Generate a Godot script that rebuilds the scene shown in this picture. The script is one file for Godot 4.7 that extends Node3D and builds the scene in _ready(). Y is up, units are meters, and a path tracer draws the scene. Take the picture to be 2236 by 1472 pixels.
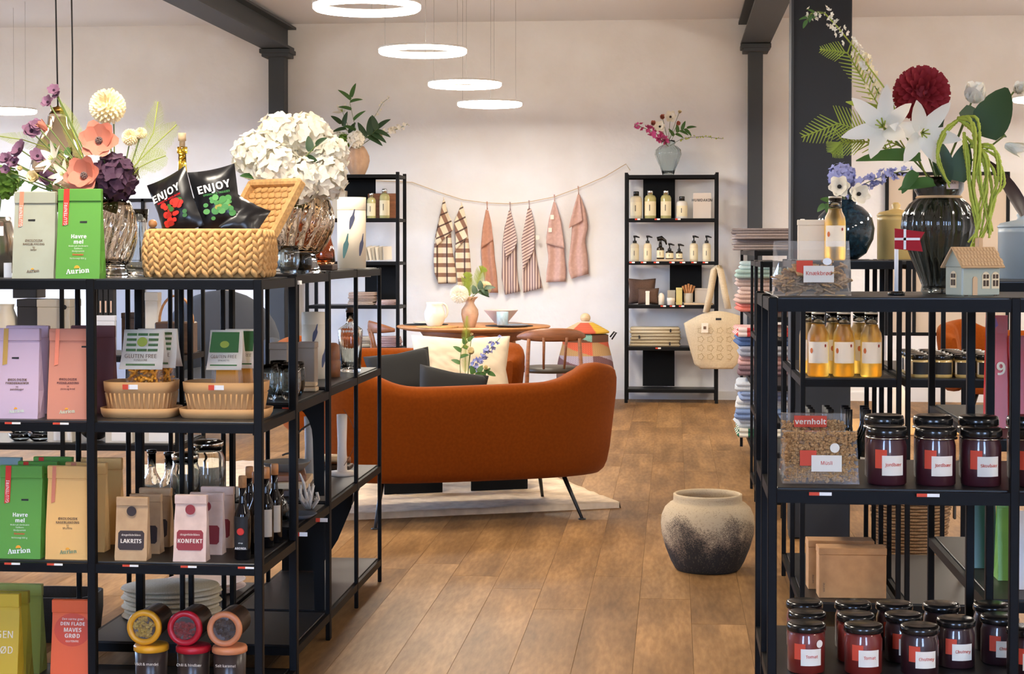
extends Node3D
# A home and grocery shop: black metal shelving in front, an orange velvet seating group and a white plaster wall behind.
const F := 3770.0       # focal length in pixels of the 2236 x 1472 frame
const EYE := 1.38
const HORIZON := 545.0
const PITCH := 0.0227
const BACK := 15.95     # distance of the rear wall
const CEIL := 3.49
var view := Basis()
var taken := {}
var M := {}
var rng := RandomNumberGenerator.new()

func _ready() -> void:
	rng.seed = 7
	set_camera()
	set_light()
	make_materials()
	build_room()
	build_lamps()
	build_shelving()
	build_seating()
	build_dining()
	build_towels()
	fill_wall_shelves()
	fill_left_front()
	fill_left_row()
	fill_left_behind()
	fill_right_front()
	fill_right_row()
	build_flowers()

func set_camera() -> void:
	var yaw := atan(352.0 / F)
	view = Basis(Vector3.UP, yaw) * Basis(Vector3.RIGHT, -PITCH)
	var cam := Camera3D.new()
	cam.name = "camera"
	cam.transform = Transform3D(view, Vector3(0, EYE, 0))
	cam.projection = Camera3D.PROJECTION_FRUSTUM
	cam.near = 0.1
	cam.far = 80.0
	cam.size = 1472.0 / F * cam.near
	cam.frustum_offset = Vector2(0, (HORIZON + F * tan(PITCH) - 736.0) / F * cam.near)
	cam.current = true
	add_child(cam)

func set_light() -> void:
	var e := Environment.new()
	e.tonemap_mode = Environment.TONE_MAPPER_LINEAR
	e.tonemap_exposure = 1.22
	e.background_mode = Environment.BG_SKY
	var sky := Sky.new()
	var sm := ProceduralSkyMaterial.new()
	sm.sky_top_color = Color(0.58, 0.72, 0.95)
	sm.sky_horizon_color = Color(0.76, 0.86, 1.0)
	sm.ground_horizon_color = Color(0.62, 0.63, 0.64)
	sm.ground_bottom_color = Color(0.42, 0.42, 0.42)
	sm.sky_energy_multiplier = 4.4
	sm.ground_energy_multiplier = 2.4
	sky.sky_material = sm
	e.sky = sky
	e.sdfgi_enabled = true
	e.ssao_enabled = true
	e.ssil_enabled = true
	var w := WorldEnvironment.new()
	w.name = "surroundings"
	w.environment = e
	add_child(w)

# ---------- places ----------
func ray(px: float, py: float) -> Vector3:
	var v := view * Vector3((px - 1118.0) / F, (HORIZON + F * tan(PITCH) - py) / F, -1.0)
	return v / -v.z

func at(px: float, py: float, d: float) -> Vector3:      # the point seen at a pixel, d metres into the room
	return Vector3(0, EYE, 0) + ray(px, py) * d

func on(px: float, d: float, y: float) -> Vector3:        # a point on a level surface of height y, d metres into the room
	var py := HORIZON + (EYE - y) * F / d
	for i in 3:
		py += (at(px, py, d).y - y) * F / d
	return Vector3(at(px, py, d).x, y, -d)

func span(px: float, d: float) -> float:
	return px * d / F

# ---------- naming ----------
func numbered(called: String) -> String:
	var n: int = taken.get(called, 0)
	taken[called] = n + 1
	return called if n == 0 else "%s_%03d" % [called, n]

func tag(o: Node, label: String, category: String, group := "", kind := "") -> void:
	o.set_meta("label", label)
	o.set_meta("category", category)
	if group: o.set_meta("group", group)
	if kind: o.set_meta("kind", kind)

func thing(called: String, label: String, category: String, pos := Vector3.ZERO, turn := 0.0, group := "") -> Node3D:
	var o := Node3D.new()
	o.name = numbered(called)
	add_child(o, true)
	o.position = pos
	o.rotation.y = turn
	tag(o, label, category, group)
	return o

func part(parent: Node, called: String, shape, m: Material, pos := Vector3.ZERO, rot := Vector3.ZERO) -> MeshInstance3D:
	var o := MeshInstance3D.new()
	o.name = called
	o.mesh = shape.done() if shape is Shape else shape
	o.material_override = m
	o.position = pos
	o.rotation = rot
	parent.add_child(o, true)
	return o

func solo(called: String, label: String, category: String, shape, m: Material, pos := Vector3.ZERO, turn := 0.0, group := "") -> MeshInstance3D:
	var o := part(self, numbered(called), shape, m, pos, Vector3(0, turn, 0))
	tag(o, label, category, group)
	return o

func structure(called: String, shape, m: Material, pos := Vector3.ZERO) -> MeshInstance3D:
	var o := part(self, numbered(called), shape, m, pos)
	o.set_meta("kind", "structure")
	return o

func copy(o: Node3D, pos: Vector3, turn: float, label := "") -> Node3D:
	var c: Node3D = o.duplicate()
	var stem := String(o.name)
	if stem.length() > 4 and stem[stem.length() - 4] == "_" and stem.right(3).is_valid_int():
		stem = stem.left(-4)
	c.name = numbered(stem)
	add_child(c, true)
	c.position = pos
	c.rotation.y = turn
	if label: c.set_meta("label", label)
	return c

# ---------- shapes ----------
class Shape:
	var st := SurfaceTool.new()
	var xf := Transform3D()
	var smooth := false
	var col := Color.WHITE
	var made: ArrayMesh

	func _init() -> void:
		st.begin(Mesh.PRIMITIVE_TRIANGLES)

	func done() -> ArrayMesh:
		if made == null:
			st.generate_normals()
			made = st.commit()
		return made

	func move(p: Vector3, rot := Vector3.ZERO, scale := Vector3.ONE) -> Shape:
		xf = Transform3D(Basis.from_euler(rot) * Basis.from_scale(scale), p)
		return self

	func home() -> Shape:
		xf = Transform3D()
		return self

	func soft(on_: bool) -> Shape:
		smooth = on_
		return self

	func vert(p: Vector3, uv: Vector2) -> void:
		st.set_smooth_group(0 if smooth else 0xFFFFFFFF)
		st.set_color(col)
		st.set_uv(uv)
		st.add_vertex(xf * p)

	func tri(a: Vector3, b: Vector3, c: Vector3, ua := Vector2.ZERO, ub := Vector2.ZERO, uc := Vector2.ZERO) -> void:  # counter-clockwise seen from outside
		vert(a, ua); vert(c, uc); vert(b, ub)

	func quad(a: Vector3, b: Vector3, c: Vector3, d: Vector3, ua := Vector2.ZERO, ub := Vector2.ZERO, uc := Vector2.ZERO, ud := Vector2.ZERO) -> void:
		tri(a, b, c, ua, ub, uc)
		tri(a, c, d, ua, uc, ud)

	func box(c: Vector3, s: Vector3, bevel := 0.0) -> Shape:
		var h := s / 2.0
		if bevel <= 0.0:
			var p := []
			for i in 8: p.append(c + Vector3(h.x if i & 1 else -h.x, h.y if i & 2 else -h.y, h.z if i & 4 else -h.z))
			quad(p[4], p[5], p[7], p[6]); quad(p[1], p[0], p[2], p[3])
			quad(p[5], p[1], p[3], p[7]); quad(p[0], p[4], p[6], p[2])
			quad(p[6], p[7], p[3], p[2]); quad(p[0], p[1], p[5], p[4])
			return self
		var b := minf(bevel, minf(h.x, minf(h.y, h.z)) * 0.99)
		var k := func(sx: float, sy: float, sz: float, ax: int) -> Vector3:
			var q := Vector3(sx * (h.x - b), sy * (h.y - b), sz * (h.z - b))
			if ax == 0: q.x = sx * h.x
			if ax == 1: q.y = sy * h.y
			if ax == 2: q.z = sz * h.z
			return c + q
		for s_ in [-1.0, 1.0]:
			var fx := [k.call(s_, -1, s_, 0), k.call(s_, -1, -s_, 0), k.call(s_, 1, -s_, 0), k.call(s_, 1, s_, 0)]
			quad(fx[0], fx[1], fx[2], fx[3])
			var fy := [k.call(-s_, s_, 1, 1), k.call(s_, s_, 1, 1), k.call(s_, s_, -1, 1), k.call(-s_, s_, -1, 1)]
			quad(fy[0], fy[1], fy[2], fy[3])
			var fz := [k.call(-s_, -1, s_, 2), k.call(s_, -1, s_, 2), k.call(s_, 1, s_, 2), k.call(-s_, 1, s_, 2)]
			quad(fz[0], fz[1], fz[2], fz[3])
		for a in [-1.0, 1.0]:
			for e in [-1.0, 1.0]:
				face4(k.call(a, e, -1, 0), k.call(a, e, 1, 0), k.call(a, e, 1, 1), k.call(a, e, -1, 1), c)
				face4(k.call(a, -1, e, 0), k.call(a, 1, e, 0), k.call(a, 1, e, 2), k.call(a, -1, e, 2), c)
				face4(k.call(-1, a, e, 1), k.call(1, a, e, 1), k.call(1, a, e, 2), k.call(-1, a, e, 2), c)
				for g in [-1.0, 1.0]:
					var t := [k.call(a, e, g, 0), k.call(a, e, g, 1), k.call(a, e, g, 2)]
					if (t[1] - t[0]).cross(t[2] - t[0]).dot(t[0] - c) > 0: tri(t[0], t[1], t[2])
					else: tri(t[0], t[2], t[1])
		return self

	func face4(a: Vector3, b: Vector3, c: Vector3, d: Vector3, inside: Vector3) -> void:
		if (b - a).cross(c - a).dot((a + c) / 2.0 - inside) > 0: quad(a, b, c, d)
		else: quad(d, c, b, a)

	# profile: Vector2(radius, height), going up the outside; rib: how the radius varies with angle
	func lathe(profile: Array, seg := 24, ribs := 0, depth := 0.0, twist := 0.0, rib_from := -1e9, rib_to := 1e9) -> Shape:
		smooth = true
		var rings := []
		for p in profile:
			var ring := []
			for i in seg:
				var a := TAU * i / seg
				var r: float = p.x
				if ribs > 0 and p.y > rib_from and p.y < rib_to:
					r *= 1.0 + depth * (absf(cos((a + twist * p.y) * ribs / 2.0)) - 0.6)
				ring.append(Vector3(r * cos(a), p.y, r * sin(a)))
			rings.append(ring)
		for k in rings.size() - 1:
			for i in seg:
				var j := (i + 1) % seg
				var u0 := float(i) / seg
				var u1 := float(i + 1) / seg
				var v0: float = 1.0 - float(k) / (rings.size() - 1)
				var v1: float = 1.0 - float(k + 1) / (rings.size() - 1)
				if profile[k].x < 1e-5: tri(rings[k][0], rings[k + 1][i], rings[k + 1][j], Vector2(u0, v0), Vector2(u0, v1), Vector2(u1, v1))
				elif profile[k + 1].x < 1e-5: tri(rings[k][j], rings[k][i], rings[k + 1][0], Vector2(u1, v0), Vector2(u0, v0), Vector2(u0, v1))
				else: quad(rings[k][j], rings[k][i], rings[k + 1][i], rings[k + 1][j], Vector2(u1, v0), Vector2(u0, v0), Vector2(u0, v1), Vector2(u1, v1))
		return self

	func tube(path: Array, radius, seg := 6, closed := false, caps := true) -> Shape:
		smooth = true
		var n := path.size()
		var rings := []
		var up := Vector3.UP
		for i in n:
			var a: Vector3 = path[(i - 1 + n) % n] if closed else path[maxi(i - 1, 0)]
			var b: Vector3 = path[(i + 1) % n] if closed else path[mini(i + 1, n - 1)]
			var t := (b - a).normalized()
			if i == 0 and absf(t.dot(up)) > 0.9: up = Vector3.RIGHT
			var side := t.cross(up).normalized()
			up = side.cross(t).normalized()
			var r: float = radius[i] if radius is Array else radius
			var ring := []
			for k in seg:
				var g := TAU * k / seg
				ring.append(path[i] + (side * cos(g) + up * sin(g)) * r)
			rings.append(ring)
		for i in (n if closed else n - 1):
			var q: Array = rings[(i + 1) % n]
			for k in seg:
				var l := (k + 1) % seg
				quad(rings[i][k], rings[i][l], q[l], q[k])
		if caps and not closed:
			for k in range(1, seg - 1):
				tri(rings[0][0], rings[0][k + 1], rings[0][k])
				tri(rings[n - 1][0], rings[n - 1][k], rings[n - 1][k + 1])
		return self

	# a flat outline in x,y given depth in z, front at z = 0
	func slab(outline: Array, depth: float) -> Shape:
		var poly := PackedVector2Array(outline)
		if Geometry2D.is_polygon_clockwise(poly): poly.reverse()
		var idx := Geometry2D.triangulate_polygon(poly)
		for i in range(0, idx.size(), 3):
			var a := poly[idx[i]]; var b := poly[idx[i + 1]]; var c := poly[idx[i + 2]]
			if (b - a).cross(c - a) < 0:
				var q := b; b = c; c = q
			tri(Vector3(a.x, a.y, 0), Vector3(b.x, b.y, 0), Vector3(c.x, c.y, 0))
			tri(Vector3(a.x, a.y, -depth), Vector3(c.x, c.y, -depth), Vector3(b.x, b.y, -depth))
		for i in poly.size():
			var a := poly[i]; var b := poly[(i + 1) % poly.size()]
			quad(Vector3(a.x, a.y, -depth), Vector3(b.x, b.y, -depth), Vector3(b.x, b.y, 0), Vector3(a.x, a.y, 0))
		return self

	# pts[row][column]; back: how far the back of the sheet lies along the surface normal (0 = one face)
	func sheet(pts: Array, back := 0.0, uvs = null) -> Shape:
		smooth = true
		var nr := pts.size()
		var nc: int = pts[0].size()
		var rear := []
		if back != 0.0:
			for r in nr:
				var row := []
				for c in nc:
					var du: Vector3 = pts[r][mini(c + 1, nc - 1)] - pts[r][maxi(c - 1, 0)]
					var dv: Vector3 = pts[mini(r + 1, nr - 1)][c] - pts[maxi(r - 1, 0)][c]
					row.append(pts[r][c] - du.cross(dv).normalized() * back)
				rear.append(row)
		for r in nr - 1:
			for c in nc - 1:
				var u := [Vector2(c / (nc - 1.0), r / (nr - 1.0)), Vector2((c + 1) / (nc - 1.0), r / (nr - 1.0)), Vector2((c + 1) / (nc - 1.0), (r + 1) / (nr - 1.0)), Vector2(c / (nc - 1.0), (r + 1) / (nr - 1.0))]
				if uvs != null: u = [uvs[r][c], uvs[r][c + 1], uvs[r + 1][c + 1], uvs[r + 1][c]]
				quad(pts[r][c], pts[r][c + 1], pts[r + 1][c + 1], pts[r + 1][c], u[0], u[1], u[2], u[3])
				if back != 0.0: quad(rear[r][c], rear[r + 1][c], rear[r + 1][c + 1], rear[r][c + 1], u[0], u[3], u[2], u[1])
		if back != 0.0:
			for c in nc - 1:
				quad(pts[0][c + 1], pts[0][c], rear[0][c], rear[0][c + 1])
				quad(pts[nr - 1][c], pts[nr - 1][c + 1], rear[nr - 1][c + 1], rear[nr - 1][c])
			for r in nr - 1:
				quad(pts[r][0], pts[r + 1][0], rear[r + 1][0], rear[r][0])
				quad(pts[r + 1][nc - 1], pts[r][nc - 1], rear[r][nc - 1], rear[r + 1][nc - 1])
		return self

	func ball(c: Vector3, r: Vector3, seg := 10, rows := 6) -> Shape:
		smooth = true
		var keep := xf
		xf = keep * Transform3D(Basis.from_scale(r), c)
		var prof := []
		for i in rows + 1:
			var a := -PI / 2 + PI * i / rows
			prof.append(Vector2(maxf(cos(a), 0.0) if i > 0 and i < rows else 0.0, sin(a)))
		lathe(prof, seg)
		xf = keep
		return self

	# one petal or leaf: starts at p, runs along d, its upper face towards up
	func petal(p: Vector3, d: Vector3, up: Vector3, length: float, width: float, curl := 0.3, cup := 0.2, tip := 0.4, rows := 4) -> Shape:
		smooth = true
		d = d.normalized()
		var side := d.cross(up).normalized()
		up = side.cross(d).normalized()
		var pts := []
		for r in rows + 1:
			var t := float(r) / rows
			var w := width * 0.5 * pow(sin(PI * pow(lerpf(0.06, 1.0, t) if t < 1.0 else 1.0, 0.8 + tip * -0.4)), 0.6) if t < 1.0 else width * 0.5 * (0.5 - tip) * 0.6
			w = maxf(w, width * 0.03)
			var c := p + d * length * t * (1.0 - 0.15 * absf(curl) * t) + up * length * curl * t * t
			pts.append([c - side * w + up * cup * w, c, c + side * w + up * cup * w])
		sheet(pts)
		return self

func pillow_points(w: float, h: float, thick: float, n := 12, rough := 0.0) -> Array:
	var out := []
	for s in [1.0, -1.0]:
		var g := []
		for r in n + 1:
			var row := []
			for c in n + 1:
				var u := -1.0 + 2.0 * c / n
				var v := 1.0 - 2.0 * r / n
				var e := pow(maxf(0.0, (1.0 - u * u * u * u) * (1.0 - v * v * v * v)), 0.5)
				var pin := 1.0 - 0.10 * (1.0 - absf(u * v)) * pow(maxf(absf(u), absf(v)), 3.0)
				var z := thick * 0.5 * e
				if rough > 0.0 and r > 0 and r < n and c > 0 and c < n: z += rng.randf_range(-rough, rough)
				row.append(Vector3(u * s * w * 0.5 * pin, v * h * 0.5 * pin, z * s))
			g.append(row)
		out.append(g)
	return out

# ---------- lettering ----------
var fonts := {}
var words := {}
func text_mesh(what: String, size: float, face := "Droid Sans", bold := false, italic := false) -> TextMesh:
	var key := "%s|%f|%s|%s%s" % [what, size, face, bold, italic]
	if words.has(key): return words[key]
	var fk := "%s%s%s" % [face, bold, italic]
	if not fonts.has(fk):
		var f := SystemFont.new()
		f.font_names = PackedStringArray([face])
		f.font_weight = 700 if bold else 400
		f.font_italic = italic
		fonts[fk] = f
	var t := TextMesh.new()
	t.text = what
	t.font = fonts[fk]
	t.font_size = 24
	t.pixel_size = size / 24.0
	t.depth = 0.0006
	t.curve_step = 3.0
	words[key] = t
	return t

func letters(parent: Node, what: String, size: float, pos: Vector3, m: Material, face := "Droid Sans", bold := false, rot := Vector3.ZERO) -> MeshInstance3D:
	return part(parent, "lettering", text_mesh(what, size, face, bold), m, pos, rot)
# ---------- materials ----------
func mk(c: Color, rough := 0.8, metal := 0.0, more := {}) -> StandardMaterial3D:
	var m := StandardMaterial3D.new()
	m.albedo_color = c
	m.roughness = rough
	m.metallic = metal
	for k in more: m.set(k, more[k])
	return m

func rgb8(r: int, g: int, b: int, a := 1.0) -> Color:
	return Color(r / 255.0, g / 255.0, b / 255.0, a)

func noise_tex(freq: float, dark: Color, light: Color, size := 512, kind := FastNoiseLite.TYPE_SIMPLEX_SMOOTH, octaves := 4, sd := 1) -> NoiseTexture2D:
	var n := FastNoiseLite.new()
	n.noise_type = kind
	n.frequency = freq
	n.fractal_octaves = octaves
	n.seed = sd
	var t := NoiseTexture2D.new()
	t.width = size
	t.height = size
	t.seamless = true
	t.noise = n
	var g := Gradient.new()
	g.set_color(0, dark)
	g.set_color(1, light)
	t.color_ramp = g
	return t

func glass(c: Color, rough := 0.0) -> StandardMaterial3D:
	var m := mk(Color(c.r, c.g, c.b, 0.0), rough)
	m.refraction_enabled = true
	m.refraction_scale = 0.05
	m.transparency = BaseMaterial3D.TRANSPARENCY_ALPHA
	m.metallic_specular = 0.5
	return m

func film(c: Color, alpha := 0.1, rough := 0.1) -> StandardMaterial3D:
	var m := mk(Color(c.r, c.g, c.b, alpha), rough)
	m.transparency = BaseMaterial3D.TRANSPARENCY_ALPHA
	return m

var shared := {}
func grain(c0: Color, c1: Color, scale: Vector3, rough := 0.6, freq := 0.01, sd := 1, world := false) -> StandardMaterial3D:
	var m := mk(c1, rough)
	var k := snappedf(clampf(c0.get_luminance() / maxf(c1.get_luminance(), 0.01), 0.3, 1.0), 0.06)
	var key := "%.2f %.3f %d" % [k, freq, sd]
	if not shared.has(key): shared[key] = noise_tex(freq, Color(k, k * 0.985, k * 0.97), Color.WHITE, 256, FastNoiseLite.TYPE_SIMPLEX_SMOOTH, 5, sd)
	m.albedo_texture = shared[key]
	m.uv1_triplanar = true
	m.uv1_world_triplanar = world
	m.uv1_scale = scale
	return m

func image_mat(im: Image, rough := 0.9, repeat := true) -> StandardMaterial3D:
	var m := mk(Color.WHITE, rough)
	m.albedo_texture = ImageTexture.create_from_image(im)
	m.texture_repeat = repeat
	return m

func make_materials() -> void:
	M.black_metal = mk(rgb8(17, 17, 18), 0.5, 0.0, {"metallic_specular": 0.25})
	M.black_board = mk(rgb8(27, 26, 26), 0.4)
	M.black_panel = mk(rgb8(15, 17, 19), 0.6, 0.0, {"metallic_specular": 0.25})
	M.steel_paint = mk(rgb8(56, 60, 63), 0.6)
	M.plaster = grain(rgb8(230, 229, 227), rgb8(241, 240, 238), Vector3(0.5, 0.5, 0.5), 0.92, 0.008, 3, true)
	M.plaster.heightmap_enabled = true
	M.plaster.heightmap_texture = noise_tex(0.02, Color.BLACK, Color.WHITE, 512, FastNoiseLite.TYPE_SIMPLEX_SMOOTH, 5, 9)
	M.plaster.heightmap_scale = 0.35
	M.ceiling = mk(rgb8(228, 228, 229), 0.95)
	M.white_trim = mk(rgb8(232, 230, 226), 0.6)
	M.pane = film(Color(0.95, 0.97, 1.0), 0.04, 0.02)
	for i in 5:
		var k: float = [0.0, 0.07, -0.06, 0.03, -0.03][i]
		var w := grain(rgb8(140, 102, 62).lightened(k) if k > 0 else rgb8(140, 102, 62).darkened(-k), rgb8(184, 141, 91).lightened(k) if k > 0 else rgb8(184, 141, 91).darkened(-k), Vector3(2.6, 1.0, 0.42), 0.5, 0.007, 20 + i, true)
		w.uv1_offset = Vector3(0.37 * i, 0.2, 0.61 * i)
		w.metallic_specular = 0.32
		w.detail_enabled = true
		w.detail_blend_mode = BaseMaterial3D.BLEND_MODE_MUL
		w.detail_uv_layer = BaseMaterial3D.DETAIL_UV_1
		w.detail_albedo = noise_tex(0.03, rgb8(206, 196, 184), Color.WHITE, 512, FastNoiseLite.TYPE_SIMPLEX_SMOOTH, 5, 40)
		M["plank%d" % i] = w
	M.joint = mk(rgb8(134, 98, 64), 0.9)
	M.velvet = mk(rgb8(128, 60, 13), 0.85, 0.0, {"rim_enabled": true, "rim": 1.0, "rim_tint": 0.7, "metallic_specular": 0.12})
	M.velvet.albedo_texture = noise_tex(0.06, rgb8(222, 214, 208), Color.WHITE, 256, FastNoiseLite.TYPE_SIMPLEX_SMOOTH, 4, 5)
	M.velvet.uv1_triplanar = true
	M.velvet.uv1_scale = Vector3(3, 3, 3)
	M.leg_black = mk(rgb8(22, 22, 23), 0.4)
	M.fluff = mk(rgb8(232, 214, 184), 1.0, 0.0, {"rim_enabled": true, "rim": 0.6})
	M.dark_cloth = mk(rgb8(28, 27, 26), 0.95)
	M.rug = grain(rgb8(206, 182, 152), rgb8(238, 214, 182), Vector3(2, 2, 2), 1.0, 0.02, 6)
	M.oak = grain(rgb8(178, 112, 62), rgb8(214, 150, 94), Vector3(0.6, 5, 5), 0.45, 0.02, 8)
	M.walnut = grain(rgb8(116, 68, 38), rgb8(160, 100, 60), Vector3(0.8, 6, 6), 0.45, 0.02, 9)
	M.dark_wood = grain(rgb8(58, 40, 30), rgb8(86, 62, 46), Vector3(0.8, 6, 6), 0.5, 0.02, 9)
	M.pale_wood = grain(rgb8(206, 170, 126), rgb8(228, 198, 158), Vector3(0.8, 6, 6), 0.6, 0.02, 9)
	M.leather = mk(rgb8(62, 54, 44), 0.5)
	M.white = mk(rgb8(240, 238, 234), 0.6)
	M.paper = mk(rgb8(238, 226, 206), 0.85)
	M.card = mk(rgb8(196, 186, 168), 0.85)
	M.kraft = grain(rgb8(190, 150, 106), rgb8(206, 168, 124), Vector3(3, 3, 3), 0.85, 0.02, 12)
	M.pink_kraft = grain(rgb8(226, 190, 168), rgb8(238, 206, 186), Vector3(3, 3, 3), 0.85, 0.02, 12)
	M.box_kraft = grain(rgb8(182, 132, 86), rgb8(198, 150, 102), Vector3(3, 3, 3), 0.85, 0.02, 12)
	M.ink = mk(rgb8(30, 30, 32), 0.7)
	M.ink_brown = mk(rgb8(110, 84, 62), 0.7)
	M.ink_white = mk(rgb8(244, 242, 236), 0.7)
	M.ink_red = mk(rgb8(214, 72, 44), 0.7)
	M.ink_green = mk(rgb8(66, 112, 58), 0.8)
	M.sun_yellow = mk(rgb8(244, 166, 40), 0.7)
	M.glass_clear = glass(Color(0.97, 0.985, 0.98))
	M.glass_smoke = glass(Color(0.86, 0.80, 0.72))
	M.glass_dark = glass(Color(0.44, 0.47, 0.48))
	M.glass_grey = glass(Color(0.88, 0.91, 0.91))
	M.glass_brown = glass(Color(0.78, 0.52, 0.34))
	M.cello = film(Color(0.95, 0.95, 0.93), 0.07, 0.1)
	M.chrome = mk(rgb8(210, 208, 204), 0.15, 1.0)
	M.lid_black = mk(rgb8(26, 25, 24), 0.2)
	M.seagrass = grain(rgb8(196, 138, 76), rgb8(228, 178, 112), Vector3(9, 9, 9), 0.75, 0.03, 15)
	M.leaf = mk(rgb8(62, 98, 46), 0.6, 0.0, {"backlight_enabled": true, "backlight": rgb8(60, 90, 30)})
	M.leaf_dark = mk(rgb8(40, 66, 38), 0.55, 0.0, {"backlight_enabled": true, "backlight": rgb8(40, 60, 24)})
	M.fern = mk(rgb8(166, 178, 70), 0.7, 0.0, {"backlight_enabled": true, "backlight": rgb8(90, 100, 30)})
	M.stem = mk(rgb8(104, 122, 60), 0.7)
	var petals := {"petal_white": rgb8(246, 240, 222), "petal_cream": rgb8(250, 236, 196), "petal_peach": rgb8(208, 130, 108), "petal_mauve": rgb8(140, 100, 124), "petal_purple": rgb8(74, 44, 66), "petal_blue": rgb8(156, 160, 206), "petal_red": rgb8(146, 34, 42), "petal_pink": rgb8(206, 84, 140), "petal_green": rgb8(104, 142, 44), "petal_lime": rgb8(178, 190, 74)}
	for f in petals:
		M[f] = mk(petals[f], 0.75)
		M[f].backlight_enabled = true
		M[f].backlight = petals[f] * 0.5

# ---------- the room ----------
func build_room() -> void:
	var left := -9.0
	var right := 5.4
	var front := 2.6
	var mid_x := (left + right) / 2.0
	var mid_z := (front - BACK) / 2.0
	var wx := right - left
	var wz := front + BACK
	structure("wall_back", Shape.new().box(Vector3(mid_x, CEIL / 2, -BACK - 0.1), Vector3(wx + 0.4, CEIL, 0.2)), M.plaster)
	structure("wall_right", Shape.new().box(Vector3(right + 0.1, CEIL / 2, mid_z), Vector3(0.2, CEIL, wz)), M.plaster)
	structure("ceiling", Shape.new().box(Vector3(mid_x, CEIL + 0.1, mid_z), Vector3(wx + 0.4, 0.2, wz + 0.4)), M.ceiling)
	# side wall with three tall windows, shop front with two
	wall_with_openings("wall_left", Vector3(left - 0.1, 0, 0), true, -BACK, front, [[-14.6, -11.9], [-10.9, -8.2]], 0.7, 2.9)
	wall_with_openings("wall_front", Vector3(0, 0, front + 0.1), false, left, right, [[-3.2, -1.8], [1.2, 2.4]], 0.35, 2.9)
	structure("trim_1", Shape.new().box(Vector3(mid_x, 0.04, -BACK + 0.008), Vector3(wx, 0.08, 0.016)), M.white_trim)
	# floor: planks laid along the room
	var slab := Shape.new().box(Vector3(mid_x, -0.11, mid_z), Vector3(wx + 0.4, 0.2, wz + 0.4))
	var floor_node := structure("floor", slab, M.joint)
	var r := RandomNumberGenerator.new()
	r.seed = 11
	var far := Shape.new()
	var x0 := -0.33 - 0.2 * 44
	var n := 0
	var variants := {}
	while x0 < right:
		var z := front - r.randf() * 1.8
		while z > -BACK:
			var l := 2.2
			var z1 := maxf(z - l, -BACK)
			var xc := x0 + 0.1
			if xc > left:
				var near_view := xc > -2.75 and xc < 2.3 and z < -3.2
				if near_view and n < 292:
					n += 1
					var key := "%d" % roundi((z - z1) * 1000.0)
					if not variants.has(key): variants[key] = Shape.new().box(Vector3.ZERO, Vector3(0.1992, 0.012, z - z1 - 0.002), 0.0006).done()
					part(floor_node, "plank", variants[key], M["plank%d" % r.randi_range(0, 4)], Vector3(xc, -0.006, (z + z1) / 2))
				else:
					far.box(Vector3(xc, -0.006, (z + z1) / 2), Vector3(0.1992, 0.012, z - z1 - 0.002))
			z = z1
		x0 += 0.2
	var rest := part(floor_node, "plank", far, M.plank0)
	rest.set_meta("kind", "stuff")
	# steel frame: columns at the rear wall, girders along the ceiling, a free-standing column
	for c in [[-3.667, 0.15], [0.738, 0.13]]:
		var x: float = c[0]
		var col := thing("steel_column", "dark grey steel column against the rear wall, beside the %s" % ("wall shelf holding the twisted clay vase" if x < 0 else "wall shelf holding the grey glass vase"), "column", Vector3(x, 0, -BACK + 0.1))
		col.set_meta("kind", "structure")
		part(col, "shaft", Shape.new().box(Vector3(0, 1.6, 0), Vector3(c[1], 3.2, 0.16), 0.006), M.steel_paint)
		part(col, "capital", Shape.new().box(Vector3(0, 3.18, 0.02), Vector3(c[1] + 0.1, 0.035, 0.24), 0.004).box(Vector3(0, 3.215, 0.02), Vector3(c[1] + 0.14, 0.04, 0.26), 0.004), M.steel_paint)
		var g := thing("ceiling_girder", "dark grey steel girder running along the ceiling to the %s" % ("column beside the twisted clay vase" if x < 0 else "column beside the grey glass vase"), "girder", Vector3(x, 3.24, -BACK))
		g.set_meta("kind", "structure")
		var len_ := BACK - 1.0
		part(g, "lower_flange", Shape.new().box(Vector3(0, 0.012, len_ / 2), Vector3(0.26, 0.024, len_)), M.steel_paint)
		part(g, "web", Shape.new().box(Vector3(0, 0.11, len_ / 2), Vector3(0.14, 0.17, len_)), M.steel_paint)
		part(g, "upper_flange", Shape.new().box(Vector3(0, 0.205, len_ / 2), Vector3(0.3, 0.022, len_)), M.steel_paint)
	var big := thing("steel_column", "wide black steel column standing free behind the flower-topped shelf", "column", Vector3(0.70, 0, -8.42))
	big.set_meta("kind", "structure")
	part(big, "shaft", Shape.new().box(Vector3(0, 1.62, 0), Vector3(0.278, 3.23, 0.26), 0.004), mk(rgb8(30, 34, 38), 0.6))
	part(big, "flange", Shape.new().box(Vector3(-0.141, 1.62, 0.1), Vector3(0.012, 3.23, 0.1), 0.002), M.steel_paint)

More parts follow.
